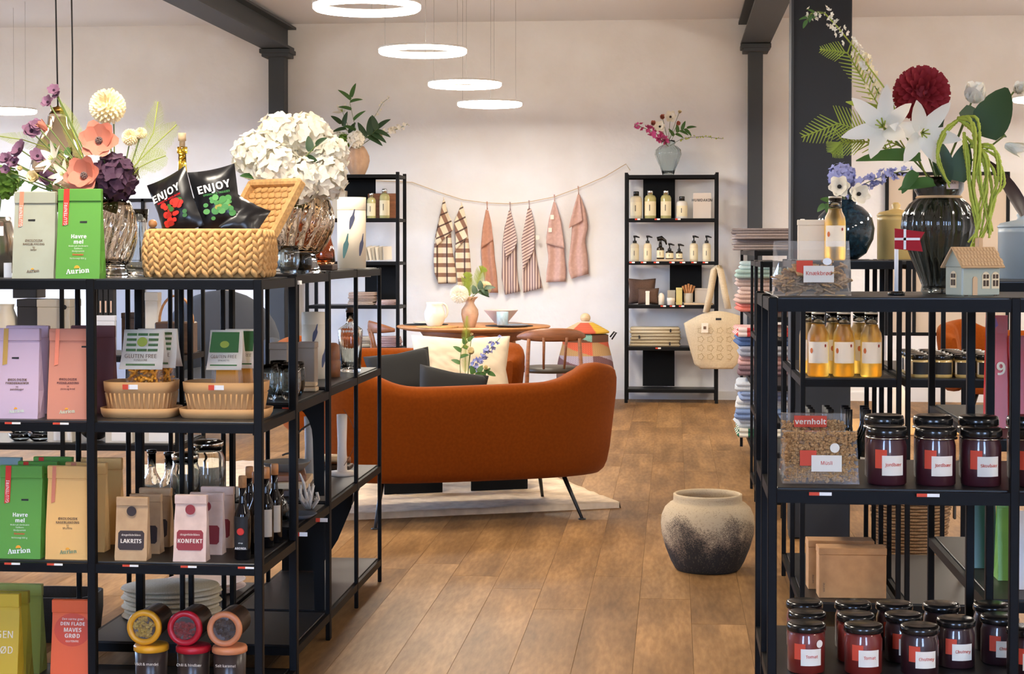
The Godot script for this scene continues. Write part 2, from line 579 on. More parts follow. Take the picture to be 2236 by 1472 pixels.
func wall_with_openings(called: String, pos: Vector3, along_z: bool, a: float, b: float, holes: Array, sill: float, head: float) -> void:
	var s := Shape.new()
	var put := func(u0: float, u1: float, y0: float, y1: float) -> void:
		if along_z: s.box(Vector3(0, (y0 + y1) / 2, (u0 + u1) / 2), Vector3(0.2, y1 - y0, u1 - u0))
		else: s.box(Vector3((u0 + u1) / 2, (y0 + y1) / 2, 0), Vector3(u1 - u0, y1 - y0, 0.2))
	put.call(a, b, 0.0, sill)
	put.call(a, b, head, CEIL)
	var u := a
	for h in holes:
		put.call(u, h[0], sill, head)
		u = h[1]
	put.call(u, b, sill, head)
	structure(called, s, M.plaster, pos)
	var i := 0
	for h in holes:
		var mid: float = (h[0] + h[1]) / 2.0
		var w: float = h[1] - h[0]
		var win := Node3D.new()
		win.name = "window_%d" % (taken.get("window", 0) + 1)
		taken["window"] = taken.get("window", 0) + 1
		win.set_meta("kind", "structure")
		add_child(win, true)
		win.position = pos + (Vector3(0, 0, mid) if along_z else Vector3(mid, 0, 0))
		win.rotation.y = PI / 2 if along_z else 0.0
		var fr := Shape.new()
		for sgn in [-1.0, 1.0]: fr.box(Vector3(sgn * (w / 2 - 0.03), (sill + head) / 2, 0), Vector3(0.06, head - sill, 0.07))
		for y in [sill + 0.03, head - 0.03]: fr.box(Vector3(0, y, 0), Vector3(w - 0.12, 0.06, 0.07))
		fr.box(Vector3(0, (sill + head) / 2, 0), Vector3(0.05, head - sill - 0.12, 0.06))
		part(win, "window_frame", fr, M.white_trim)
		for sgn in [-1.0, 1.0]:
			part(win, "pane", Shape.new().box(Vector3(sgn * (w / 4 - 0.01), (sill + head) / 2, 0), Vector3(w / 2 - 0.09, head - sill - 0.125, 0.006)), M.pane)
		i += 1

# ---------- lamps ----------
func ring_lamp_mesh(parent: Node, r: float) -> void:
	var house := Shape.new()
	house.lathe([Vector2(r - 0.018, 0.0), Vector2(r + 0.018, 0.0), Vector2(r + 0.018, 0.012), Vector2(r - 0.018, 0.012), Vector2(r - 0.018, 0.0)], 48)
	part(parent, "housing", house, M.white)
	var tube := Shape.new()
	tube.lathe([Vector2(r - 0.016, -0.001), Vector2(r - 0.016, -0.018), Vector2(r - 0.008, -0.026), Vector2(r + 0.008, -0.026), Vector2(r + 0.016, -0.018), Vector2(r + 0.016, -0.001), Vector2(r - 0.016, -0.001)].duplicate(), 48)
	part(parent, "light_tube", tube, M.glow)
	for k in 3:
		var a := TAU * k / 3.0 + 0.45
		part(parent, "suspension_wire", Shape.new().tube([Vector3(r * cos(a), 0.012, r * sin(a)), Vector3(r * cos(a), CEIL - 2.58, r * sin(a))], 0.0012, 5), M.wire)

func build_lamps() -> void:
	M.glow = mk(Color.WHITE, 0.5)
	M.glow.emission_enabled = true
	M.glow.emission = Color(1.0, 0.96, 0.90)
	M.glow.emission_energy_multiplier = 60.0
	M.wire = mk(rgb8(150, 148, 146), 0.4)
	var rows := {-1.5: [14.1, 12.4, 10.3, 8.4, 6.4, 4.4], -5.72: [14.4, 9.4, 4.4], 2.95: [14.05, 12.1, 10.1, 8.1, 6.1, 4.1, 2.1]}  # nearest centre and right lamps are out of view, added to brighten front shelves
	var names := {-1.5: "over the orange sofas", -5.72: "over the flower-laden side of the shop", 2.95: "beyond the black steel column"}
	for x in rows:
		var k := 0
		for d in rows[x]:
			var lamp := thing("ring_lamp", "glowing white ring lamp hanging on thin wires %s" % names[x], "lamp", Vector3(x, 2.58, -d), 0.0, "ring lamps " + names[x])
			if x == -1.5 and k < 4:
				lamp.set_meta("label", ["glowing ring lamp closest to the tea towels", "glowing ring lamp, second from the tea towel wall", "glowing ring lamp, third from the tea towel wall", "glowing ring lamp, fourth from the tea towel wall, above the orange sofa"][k])
			ring_lamp_mesh(lamp, 0.248)
			var l := AreaLight3D.new()
			l.name = "ring_light"
			l.area_size = Vector2(0.5, 0.5)
			l.light_energy = 2.8
			l.light_color = Color(1.0, 0.95, 0.875)
			l.area_range = 30.0
			l.shadow_enabled = true
			l.position = Vector3(0, -0.03, 0)
			l.rotation.x = -PI / 2
			lamp.add_child(l)
			k += 1
# ---------- shelving ----------
# levels: heights of the board tops; posts_z: distances of the posts along the sides
func shelf_unit(label: String, x0: float, x1: float, d0: float, d1: float, levels: Array, height: float, post := 0.022, mids := [], panels := [], front_mids := []) -> Node3D:
	var xc := (x0 + x1) / 2.0
	var zc := -(d0 + d1) / 2.0
	var u := thing("metal_shelf", label, "shelf", Vector3(xc, 0, zc))
	var wx := x1 - x0
	var wz := d1 - d0
	var post_shape := Shape.new().box(Vector3(0, height / 2, 0), Vector3(post, height, post), 0.002).done()
	var zs := [wz / 2, -wz / 2]
	for m in mids: zs.append(-m - zc)
	for z in zs:
		for s in [-1.0, 1.0]:
			part(u, "post", post_shape, M.black_metal, Vector3(s * wx / 2, 0, z))
	for x in front_mids:
		for s in [-1.0, 1.0]:
			part(u, "post", post_shape, M.black_metal, Vector3(x - xc, 0, s * wz / 2))
	for y in levels:
		var b := part(u, "shelf_board", Shape.new().box(Vector3(0, -0.006, 0), Vector3(wx - post - 0.002, 0.012, wz - post - 0.002), 0.0015), M.black_board, Vector3(0, y, 0))
		var rails := Shape.new()
		for s in [-1.0, 1.0]:
			rails.box(Vector3(0, -0.0175, s * wz / 2), Vector3(wx - post, 0.027, post * 0.8))
			rails.box(Vector3(s * wx / 2, -0.0175, 0), Vector3(post * 0.8, 0.027, wz - post))
		part(b, "rail_frame", rails, M.black_metal)
	for p in panels:   # [x, z offset from centre, y0, y1, width, along z]
		var sz := Vector3(0.004, p[3] - p[2], p[4]) if p[5] else Vector3(p[4], p[3] - p[2], 0.004)
		part(u, "panel", Shape.new().box(Vector3(p[0], (p[2] + p[3]) / 2, p[1]), sz), M.black_panel)
	return u

const LT := 1.293    # board heights of the front shelves
const LA := 0.871
const LB := 0.452
const LC := 0.035
const RT := 1.277
const RA := 0.863
const RB := 0.447

func build_shelving() -> void:
	# front end unit, its long side to the camera
	shelf_unit("black metal shelf stacked with paper flour bags and snack tubs", -2.21, -1.211, 4.97, 5.43, [LT, LA, LB, LC], LT + 0.0, 0.025, [], [], [-1.715])
	# the row behind it
	var g := shelf_unit("short black metal shelf unit between the flour bags and the candlestick shelf", -1.556, -1.211, 5.462, 5.985, [1.30, 0.885, 0.482, 0.1], 1.30, 0.016)
	brackets(g, 0.523, [0.855, 0.452])
	var b := shelf_unit("long black metal shelf unit with candlesticks, boards and a ribbed decanter", -1.556, -1.211, 6.005, 7.06, [1.305, 0.893, 0.488, 0.1], 1.305, 0.015, [6.53])
	part(b, "panel", Shape.new().slab([Vector2(-0.165, 0), Vector2(0.13, 0), Vector2(0.115, -0.1), Vector2(0.06, -0.23), Vector2(-0.02, -0.357), Vector2(-0.165, -0.357)], 0.006), M.black_panel, Vector3(0, 0.458, -0.2))
	# twin row, back to back with it
	shelf_unit("black metal shelf of kitchen glass behind the flour bags", -1.93, -1.585, 5.462, 6.50, [1.30, 0.885, 0.47, 0.1], 1.30, 0.015, [5.98])
	shelf_unit("black metal shelf of gift boxes deep behind the flour bags", -3.35, -2.3, 7.85, 8.3, [1.30, 0.885, 0.47, 0.1], 1.30, 0.018, [], [], [-2.85])
	# front unit on the other side of the aisle
	shelf_unit("black metal shelf holding granola and jam jars under a flower vase", 0.215, 1.24, 3.77, 4.32, [RT, RA, RB, 0.03], RT, 0.02, [4.05], [], [0.728])
	var p := [[0.0, 0.0, 0.53, 0.87, 0.4, true]]
	shelf_unit("black metal shelf with juice bottles and kraft boxes", 0.468, 0.81, 6.31, 7.35, [1.34, 0.915, 0.49, 0.1], 1.34, 0.018, [6.83])
	shelf_unit("black metal shelf with small honey jars beside the juice bottles", 0.842, 1.125, 6.31, 7.35, [1.34, 0.915, 0.49, 0.1], 1.34, 0.018, [6.83])
	shelf_unit("black metal shelf past the stoneware pot, next to the steel column", 0.452, 0.56, 8.93, 10.02, [1.32, 0.915, 0.49, 0.1], 1.32, 0.016, [9.5])
	shelf_unit("black metal shelf stacked with folded blankets", 0.478, 0.80, 10.1, 12.17, [1.375, 0.99, 0.59, 0.2], 1.375, 0.02, [])
	# wall shelves
	var lv := [2.05, 1.66, 1.273, 0.882, 0.504, 0.125]
	shelf_unit("tall black wall shelf with soap bottles and the grey glass vase on top", -0.42, 0.388, 15.55, 15.86, lv, 2.07, 0.03, [], [[-0.114, -0.14, 1.66, 2.04, 0.29, false], [0.13, -0.14, 0.9, 1.25, 0.29, false], [-0.115, -0.14, 0.13, 0.49, 0.29, false]])
	shelf_unit("tall black wall shelf with folded towels and the twisted clay vase on top", -3.26, -2.44, 15.2, 15.6, lv, 2.07, 0.03, [], [[0.0, -0.19, 1.66, 2.04, 0.29, false], [0.19, -0.19, 0.9, 1.25, 0.29, false]])

func brackets(u: Node3D, long_: float, tops: Array) -> void:
	for y in tops:
		var prof := [Vector2(0.165, 0), Vector2(0.0, 0)]
		for i in 7:
			var a := PI / 2 * i / 6.0
			prof.append(Vector2(0.02 + 0.105 * sin(a), -0.13 * (1.0 - cos(a)) - 0.01))
		prof.append(Vector2(0.13, -0.34))
		prof.append(Vector2(0.165, -0.34))
		part(u, "panel", Shape.new().slab(prof, 0.006), M.black_panel, Vector3(0, y, -long_ * 0.5 + 0.03))

# ---------- sofas ----------
func sofa(label: String, pos: Vector3, turn: float, w: float) -> Node3D:
	var s := thing("velvet_sofa", label, "sofa", pos, turn, "orange velvet sofas")
	var dep := 0.74
	var n := 60
	var pts := []
	var m := 18
	for j in m + 1: pts.append([])
	for i in n + 1:
		var a := deg_to_rad(lerpf(208.0, -28.0, float(i) / n))
		var ca := cos(a); var sa := sin(a)
		var e := 2.0 / 3.0
		var rx := w / 2 - 0.07
		var rz := dep / 2 - 0.05
		var p := Vector3(rx * signf(ca) * pow(absf(ca), e), 0, rz * signf(sa) * pow(absf(sa), e))
		var nrm := Vector3(ca / rx, 0, sa / rz).normalized()
		var end_t := clampf(minf(float(i), float(n - i)) / 7.0, 0.0, 1.0)
		var lift := exp(-pow((absf(p.x) / rx - 0.86) / 0.2, 2.0)) * (1.0 if sa > -0.2 else 0.75)
		var top := 0.705 + 0.085 * lift + 0.012 * (p.x / rx) - (0.10 * clampf(-sa * 1.6, 0.0, 1.0))
		var th := 0.085 * (0.35 + 0.65 * sqrt(end_t))
		var lean := 0.035
		for j in m + 1:
			# closed section: outside bottom -> outside top -> over -> inside bottom
			var g := TAU * j / m + PI * 0.5
			var ox := -cos(g - PI * 0.5) * 0.0
			var sy := sin(g - PI); var sx := cos(g - PI)
			var hh := (top - 0.215) / 2.0
			var yy := 0.215 + hh + hh * signf(sy) * pow(absf(sy), 0.38) * (0.86 + 0.14 * end_t)
			var off := th * signf(sx) * pow(absf(sx), 0.6) + lean * ((yy - 0.45) / 0.3) + ox
			var tuft := 0.0
			if off < 0.0 : tuft = -0.010 * absf(sin(i * PI * 24.0 / n))
			pts[j].append(p + nrm * (off + tuft + 0.02) + Vector3(0, yy, 0))
	part(s, "back_shell", Shape.new().sheet(pts), M.velvet)
	for side in [0, n]:
		var caps := Shape.new().soft(true)
		var c := Vector3.ZERO
		for j in m: c += pts[j][side]
		c /= m
		for j in m:
			if side == 0: caps.tri(c, pts[j][0], pts[j + 1][0])
			else: caps.tri(c, pts[j + 1][n], pts[j][n])
		part(s, "arm_front", caps, M.velvet)
	var seat := Shape.new()
	var sp := []
	for r in 9:
		var row := []
		var ry := [0.22, 0.235, 0.28, 0.36, 0.41, 0.435, 0.445, 0.45, 0.45][r] as float
		var k := [0.9, 0.97, 1.0, 1.0, 0.99, 0.96, 0.9, 0.5, 0.0][r] as float
		for i in 33:
			var a := TAU * i / 32.0
			row.append(Vector3((w / 2 - 0.13) * k * signf(cos(a)) * pow(absf(cos(a)), 0.55), ry, -0.06 + (dep / 2 - 0.04) * k * signf(-sin(a)) * pow(absf(sin(a)), 0.55)))
		sp.append(row)
	part(s, "seat", seat.sheet(sp), M.velvet)
	for lx in [-1.0, 1.0]:
		for lz in [-1.0, 1.0]:
			var leg := Shape.new().tube([Vector3(lx * (w / 2 - 0.28), 0.24, lz * 0.2), Vector3(lx * (w / 2 - 0.21), 0.004, lz * 0.33)], [0.013, 0.008], 10)
			leg.move(Vector3(lx * (w / 2 - 0.21), 0, lz * 0.33)).lathe([Vector2(0, 0), Vector2(0.02, 0), Vector2(0.02, 0.006), Vector2(0.0, 0.007)], 12)
			part(s, "leg", leg, M.leg_black)
	return s

func cushion(called: String, label: String, pos: Vector3, rot: Vector3, w: float, h: float, th: float, m: Material, rough := 0.0) -> void:
	var sh := Shape.new()
	for g in pillow_points(w, h, th, 22 if rough > 0.0 else 12, rough): sh.sheet(g)
	var o := solo(called, label, "cushion", sh, m, pos)
	o.rotation = rot

func build_seating() -> void:
	var t := deg_to_rad(22.0)
	sofa("orange velvet two-seater sofa seen from its smooth rounded back", Vector3(-1.085, 0.0, -8.90), t, 1.5)
	sofa("orange velvet sofa facing the room, with cream and black cushions on it", Vector3(-1.72, 0.03, -10.85), t + PI, 1.5)
	sofa("orange velvet sofa alone beside the shelf of honey jars", Vector3(2.95, 0, -14.3), deg_to_rad(168.0), 1.5)
	# rug
	var rw := 2.5; var rl := 2.4
	var rp := []
	var r := RandomNumberGenerator.new(); r.seed = 3
	for i in 49:
		var row := []
		for j in 61:
			var u := -0.5 + clampf(i, 0.93, 47.07) / 48.0; var v := -0.5 + clampf(j, 0.93, 59.07) / 60.0
			var edge := minf(minf(i, 48 - i), minf(j, 60 - j)) * 1.0
			var y := 0.034 * sqrt(minf(1.0, edge)) + (r.randf_range(-0.0036, 0.0036) if edge >= 1 else 0.0) - 0.004
			row.append(Vector3(v * rl + (r.randf_range(-0.008, 0.008) if edge < 1 else 0.0), maxf(y, 0.0005), u * rw))
		rp.append(row)
	var c := Vector3(-0.95, 0, -8.88) + Basis(Vector3.UP, t) * Vector3(-0.42, 0, -rw / 2 + 0.0)
	var rug := solo("fluffy_rug", "cream long-pile rug under the orange sofas", "rug", Shape.new().sheet(rp), M.rug, c, t)
	rug.name = "rug"
	# coffee table between the sofas
	var ct := thing("coffee_table", "low black coffee table with plate legs between the orange sofas", "table", Vector3(-1.28, 0.032, -9.72), t)
	part(ct, "table_top", Shape.new().box(Vector3(0, 0.36, 0), Vector3(0.86, 0.02, 0.5), 0.004), M.black_board)
	for lx in [-0.33, 0.33]:
		part(ct, "leg", Shape.new().box(Vector3(lx * 0.75, 0.175, 0.22), Vector3(0.33, 0.35, 0.012), 0.002), M.black_panel)
	# cushions on the far sofa
	cushion("fluffy_cushion", "large cream fluffy cushion leaning on the facing orange sofa", at(1008, 806, 10.55), Vector3(-0.22, 0.30, -0.02), 0.62, 0.42, 0.2, M.fluff, 0.006)
	cushion("black_cushion", "black cushion leaning beside the cream fluffy cushion", at(875, 818, 10.2), Vector3(-0.45, 0.25, 0.16), 0.40, 0.30, 0.12, M.dark_cloth)
	cushion("black_cushion", "black cushion peeking over the sofa back below the cream cushion", at(985, 866, 9.18), Vector3(-0.5, 0.30, -0.2), 0.38, 0.32, 0.11, M.dark_cloth)
	stoneware_pot()
	build_far_bay()

func stoneware_pot() -> void:
	var pot := thing("stoneware_pot", "round stoneware pot, pale shoulder over a black fired base, standing on the floor", "pot", Vector3(0.150, 0, -7.47))
	var prof := [Vector2(0, 0.0), Vector2(0.130, 0.0), Vector2(0.140, 0.008), Vector2(0.158, 0.04), Vector2(0.182, 0.10), Vector2(0.197, 0.155), Vector2(0.2015, 0.20), Vector2(0.198, 0.235), Vector2(0.184, 0.268), Vector2(0.163, 0.288), Vector2(0.151, 0.293), Vector2(0.148, 0.297), Vector2(0.147, 0.315), Vector2(0.148, 0.326), Vector2(0.142, 0.330), Vector2(0.135, 0.327), Vector2(0.133, 0.31), Vector2(0.15, 0.28), Vector2(0.18, 0.23), Vector2(0.183, 0.19), Vector2(0.15, 0.06), Vector2(0.0, 0.03)]
	# pottery glaze: pale ash glaze poured over black clay, ending in a ragged, speckled edge (seen as grain in the photograph)
	var im := Image.create(512, 512, false, Image.FORMAT_RGB8)
	var n := FastNoiseLite.new(); n.seed = 4; n.frequency = 0.02; n.fractal_octaves = 5
	var n2 := FastNoiseLite.new(); n2.seed = 8; n2.frequency = 0.14
	var spk := RandomNumberGenerator.new(); spk.seed = 17
	for y in 512:
		for x in 512:
			var a := x / 512.0 * TAU
			var w := n.get_noise_3d(cos(a) * 60.0, sin(a) * 60.0, y * 0.4)
			var s := n2.get_noise_3d(cos(a) * 120.0, sin(a) * 120.0, y)
			var k := (1.0 - y / 511.0) * 21.0 + w * 3.4
			var c := rgb8(40, 38, 35)
			if k + spk.randf() * 2.6 > 7.0: c = rgb8(190, 168, 134)
			elif k + spk.randf() * 2.4 > 5.2: c = rgb8(112, 96, 78)
			if s > 0.3: c = c.lerp(rgb8(140, 118, 92), 0.4)
			im.set_pixel(x, y, c)
	part(pot, "body", Shape.new().lathe(prof, 72), image_mat(im, 0.8))

func build_far_bay() -> void:
	# what shows through the shelves in the bay beyond the steel column
	var f := thing("framed_mirror", "wide black framed panel standing against the rear wall beyond the steel column", "mirror", Vector3(at(2068, 480, BACK - 0.05).x, 0.6, -BACK + 0.05))
	var w := at(2200, 480, BACK - 0.05).x - at(1936, 480, BACK - 0.05).x
	for x in [-w / 2, -w * 0.27, w / 2]: part(f, "frame_bar", Shape.new().box(Vector3(x, 0.74, 0), Vector3(0.03, 1.48, 0.04), 0.003), M.black_metal)
	for y in [0.015, 1.465]: part(f, "frame_bar", Shape.new().box(Vector3(0, y, 0), Vector3(w, 0.03, 0.04), 0.003), M.black_metal)
	for q in [[-w * 0.385, w * 0.23], [w * 0.115, w * 0.77]]: part(f, "panel", Shape.new().box(Vector3(q[0], 0.74, -0.005), Vector3(q[1] - 0.03, 1.42, 0.012)), mk(rgb8(196, 176, 152), 0.4))
	part(f, "foot", Shape.new().box(Vector3(0, -0.3, 0), Vector3(w, 0.6, 0.03)), M.white_trim)
	var g := thing("framed_screen", "black framed grey glass screen against the rear wall behind the snack basket", "screen", Vector3(at(335, 480, BACK - 0.06).x, 0.0, -BACK + 0.06))
	for x in [-0.62, -0.1, 0.62]: part(g, "frame_bar", Shape.new().box(Vector3(x, 0.93, 0), Vector3(0.03, 1.86, 0.04), 0.003), M.black_metal)
	for y in [0.015, 1.845]: part(g, "frame_bar", Shape.new().box(Vector3(0, y, 0), Vector3(1.24, 0.03, 0.04), 0.003), M.black_metal)
	for q in [[-0.36, 0.49], [0.26, 0.69]]: part(g, "panel", Shape.new().box(Vector3(q[0], 0.93, -0.005), Vector3(q[1], 1.8, 0.012)), mk(rgb8(150, 154, 162), 0.2))
	solo("jute_rug", "round braided jute rug on the floor beyond the wine bottles", "rug", Shape.new().lathe([Vector2(0, 0.001), Vector2(0.62, 0.001), Vector2(0.63, 0.008), Vector2(0.62, 0.016), Vector2(0, 0.0165)], 40), M.seagrass, on(1985, 13.6, 0.0))
	solo("floor_vase", "tall cream floor vase beyond the wine bottles", "vase", Shape.new().lathe(walls([Vector2(0, 0), Vector2(0.09, 0), Vector2(0.13, 0.12), Vector2(0.11, 0.3), Vector2(0.06, 0.42), Vector2(0.07, 0.46)], 0.006, 0.01), 32), M.paper, on(1945, 12.9, 0.017))

# ---------- dining corner ----------
func build_dining() -> void:
	var td := 14.43
	var tx := on(1034, td, 0.74).x
	var t := thing("dining_table", "round oak dining table set with crockery under the tea towels", "table", Vector3(tx, 0, -td))
	part(t, "table_top", Shape.new().lathe([Vector2(0, 0.705), Vector2(0.57, 0.705), Vector2(0.635, 0.722), Vector2(0.648, 0.732), Vector2(0.645, 0.74), Vector2(0, 0.7401)], 64), M.oak)
	part(t, "apron", Shape.new().lathe([Vector2(0, 0.62), Vector2(0.40, 0.62), Vector2(0.46, 0.705), Vector2(0, 0.7051)], 48), M.walnut)
	for a in [0.7, 2.44, 3.84, 5.58]:
		var b := Vector3(cos(a), 0, sin(a))
		part(t, "leg", Shape.new().tube([b * 0.38 + Vector3(0, 0.66, 0), b * 0.52], [0.032, 0.018], 12), M.oak)
	# chairs
	chair(on(1200, 13.35, 0.0), deg_to_rad(14.0), "walnut chair with curved top rail and dark leather seat behind the sofa")
	chair(on(872, 14.45, 0.0), deg_to_rad(-72.0), "walnut chair tucked in at the far side of the table by the wall shelf")
	# table ware
	var top := 0.7405
	placemat(on(930, 14.55, top), 0.19, "black round placemat under the cream pitcher's plate", M.dark_cloth)
	placemat(on(1112, 14.35, top), 0.2, "black round placemat under the blue mug", M.dark_cloth)
	solo("woven_trivet", "braided straw trivet under the cream pitcher", "trivet", Shape.new().lathe([Vector2(0, 0), Vector2(0.17, 0), Vector2(0.175, 0.006), Vector2(0.17, 0.011), Vector2(0, 0.0115)], 32), M.seagrass, on(955, 14.02, top))
	var pitcher := thing("ceramic_pitcher", "cream ribbed ceramic pitcher on the dining table", "pitcher", on(949, 14.02, top + 0.0118))
	var body := [Vector2(0, 0), Vector2(0.052, 0), Vector2(0.06, 0.006), Vector2(0.078, 0.04), Vector2(0.086, 0.08), Vector2(0.083, 0.115), Vector2(0.07, 0.15), Vector2(0.066, 0.175), Vector2(0.070, 0.195), Vector2(0.066, 0.195), Vector2(0.06, 0.17), Vector2(0.074, 0.11), Vector2(0.07, 0.04), Vector2(0, 0.012)]
	var cream := mk(rgb8(232, 224, 206), 0.25)
	part(pitcher, "body", Shape.new().lathe(body, 48, 48, 0.02, 0.0, 0.01, 0.15), cream)
	var hp := []
	for i in 13:
		var a := lerpf(-1.3, 1.35, i / 12.0)
		hp.append(Vector3(0.062 + 0.045 * cos(a), 0.125 + 0.062 * sin(a), 0))
	part(pitcher, "handle", Shape.new().tube(hp, 0.009, 8), cream)
	plate(on(930, 14.55, top + 0.0045), 0.11, cream, "cream plate behind the ribbed pitcher")
	var stone := mk(rgb8(206, 184, 172), 0.35)
	plate(on(1110, 14.5, top + 0.0045), 0.12, stone, "rose stoneware plate under the flared bowl")
	var bowl := [Vector2(0, 0), Vector2(0.05, 0), Vector2(0.056, 0.004), Vector2(0.142, 0.105), Vector2(0.146, 0.112), Vector2(0.138, 0.111), Vector2(0.052, 0.012), Vector2(0, 0.008)]
	solo("flared_bowl", "flared rose stoneware bowl standing behind the blue mug", "bowl", Shape.new().lathe(bowl, 40), stone, on(1094, 14.5, top + 0.0192))
	plate(on(1121, 14.15, top + 0.0045), 0.125, mk(rgb8(120, 132, 148), 0.35), "slate blue plate with pale rim beside the blue mug")
	var mug := [Vector2(0, 0), Vector2(0.042, 0), Vector2(0.046, 0.004), Vector2(0.049, 0.11), Vector2(0.046, 0.11), Vector2(0.043, 0.01), Vector2(0, 0.009)]
	solo("pale_blue_mug", "pale blue ceramic tumbler standing by the slate blue plate", "tumbler", Shape.new().lathe(mug, 28), grain(rgb8(130, 172, 196), rgb8(186, 214, 226), Vector3(6, 2, 6), 0.35, 0.03, 4), on(1097, 14.08, top + 0.0195))
	# vase with fluted lip
	var v := thing("fluted_vase", "sand coloured vase with a ruffled lip on the dining table", "vase", on(1026, 14.1, top))
	var vp := [Vector2(0, 0), Vector2(0.04, 0), Vector2(0.045, 0.006), Vector2(0.062, 0.06), Vector2(0.072, 0.11), Vector2(0.068, 0.145), Vector2(0.045, 0.18), Vector2(0.034, 0.2), Vector2(0.042, 0.225), Vector2(0.066, 0.25), Vector2(0.063, 0.251), Vector2(0.036, 0.222), Vector2(0.028, 0.2), Vector2(0.06, 0.13), Vector2(0, 0.02)]
	part(v, "body", Shape.new().lathe(vp, 40, 14, 0.12, 0.0, 0.21, 1.0), grain(rgb8(196, 150, 116), rgb8(216, 176, 144), Vector3(4, 4, 4), 0.6))
	# laundry basket
	var bk := thing("lidded_basket", "tall colourful woven basket with peaked lid and wooden knob", "basket", on(1278, 15.0, 0.0))
	var bp := []
	for i in 19:
		var t2 := i / 18.0
		bp.append(Vector2(0.20 + 0.052 * sin(PI * clampf(t2 * 1.15, 0, 1)), 0.64 * t2))
	bp.append(Vector2(0.15, 0.66))
	var im := Image.create(128, 128, false, Image.FORMAT_RGB8)
	var cols := [rgb8(206, 96, 70), rgb8(188, 148, 100), rgb8(140, 186, 172), rgb8(116, 76, 54), rgb8(200, 84, 68), rgb8(150, 110, 90), rgb8(182, 168, 182), rgb8(122, 86, 90), rgb8(218, 106, 78), rgb8(190, 152, 104), rgb8(140, 190, 176), rgb8(112, 76, 58)]
	for y in 128:
		for x in 128:
			var band := int((127 - y) / 22.0)
			var cut := fmod(x / 128.0 * 3.0 + 0.42, 1.0) * 22.0 > float((127 - y) % 22) * 0.9
			var c: Color = cols[(band * 2 + (1 if cut else 0)) % 12]
			im.set_pixel(x, y, c.darkened(0.16) if (y % 3 == 0) != (x % 2 == 0) else c)
	var weave := image_mat(im, 0.95)
	weave.texture_filter = BaseMaterial3D.TEXTURE_FILTER_LINEAR
	part(bk, "body", Shape.new().lathe(bp, 40), weave)
	var im2 := Image.create(64, 32, false, Image.FORMAT_RGB8)
	for y in 32:
		for x in 64:
			var seg := int(x / 10.7)
			var c2: Color = [rgb8(214, 172, 60), rgb8(200, 92, 66), rgb8(206, 178, 142)][seg % 3]
			if y < 8: c2 = rgb8(214, 196, 178)
			im2.set_pixel(x, y, c2.darkened(0.12) if y % 2 == 0 else c2)
	var lid := part(bk, "lid", Shape.new().lathe([Vector2(0.205, 0.655), Vector2(0.21, 0.665), Vector2(0.2, 0.675), Vector2(0.12, 0.72), Vector2(0.05, 0.755), Vector2(0, 0.757)], 40), image_mat(im2, 0.95))
	part(lid, "knob", Shape.new().ball(Vector3(0, 0.785, 0), Vector3(0.045, 0.042, 0.045), 16, 10), M.pale_wood)
	for sx in [-1.0, 1.0]:
		part(bk, "handle", Shape.new().tube([Vector3(sx * 0.215, 0.62, 0.0), Vector3(sx * 0.25, 0.665, 0.0), Vector3(sx * 0.27, 0.66, 0.0), Vector3(sx * 0.23, 0.6, 0.0)], 0.008, 6), M.leg_black)

func placemat(pos: Vector3, r: float, label: String, m: Material) -> void:
	solo("placemat", label, "placemat", Shape.new().lathe([Vector2(0, 0), Vector2(r, 0), Vector2(r, 0.004), Vector2(0, 0.0041)], 32), m, pos)

func plate(pos: Vector3, r: float, m: Material, label: String) -> void:
	solo("dinner_plate", label, "plate", Shape.new().lathe([Vector2(0, 0), Vector2(r * 0.6, 0), Vector2(r * 0.95, 0.012), Vector2(r, 0.016), Vector2(r * 0.97, 0.018), Vector2(r * 0.6, 0.006), Vector2(0, 0.0055)], 36), m, pos)

func chair(pos: Vector3, turn: float, label: String) -> void:
	var c := thing("dining_chair", label, "chair", pos, turn)
	var seat := Shape.new().lathe([Vector2(0, 0.43), Vector2(0.2, 0.43), Vector2(0.225, 0.44), Vector2(0.225, 0.46), Vector2(0.2, 0.475), Vector2(0, 0.48)], 28)
	part(c, "seat", seat, M.leather)
	for a in [[-0.2, 0.2], [0.2, 0.2], [-0.2, -0.18], [0.2, -0.18]]:
		var rear: bool = a[1] > 0
		var topy := 0.70 if rear else 0.44
		part(c, "leg", Shape.new().tube([Vector3(a[0] * 1.1, 0, a[1] * 1.15), Vector3(a[0] * 1.05, 0.45, a[1]), Vector3(a[0] * 0.98, topy, a[1] * 1.02)], [0.012, 0.018, 0.014], 10), M.walnut)
	for sx in [-0.08, 0.08]:
		part(c, "spindle", Shape.new().tube([Vector3(sx, 0.46, 0.19), Vector3(sx * 1.1, 0.71, 0.25)], [0.009, 0.012], 8), M.walnut)
	# curved top rail, higher in the middle, wrapping forward
	var pts := []
	for j in 9:
		pts.append([])
		for i in 25:
			var u := -1.0 + i / 12.0
			var ang := u * 1.25
			var h := 0.052 * (1.0 - 0.72 * pow(absf(u), 2.2))
			var g := TAU * j / 8.0
			var r := 0.26 + 0.012 * cos(g)
			pts[j].append(Vector3(sin(ang) * r * 1.05, 0.71 + h * (sin(g) * 1.0) + 0.02 * (1.0 - u * u), cos(ang) * r - 0.005))
	part(c, "top_rail", Shape.new().sheet(pts), M.walnut)

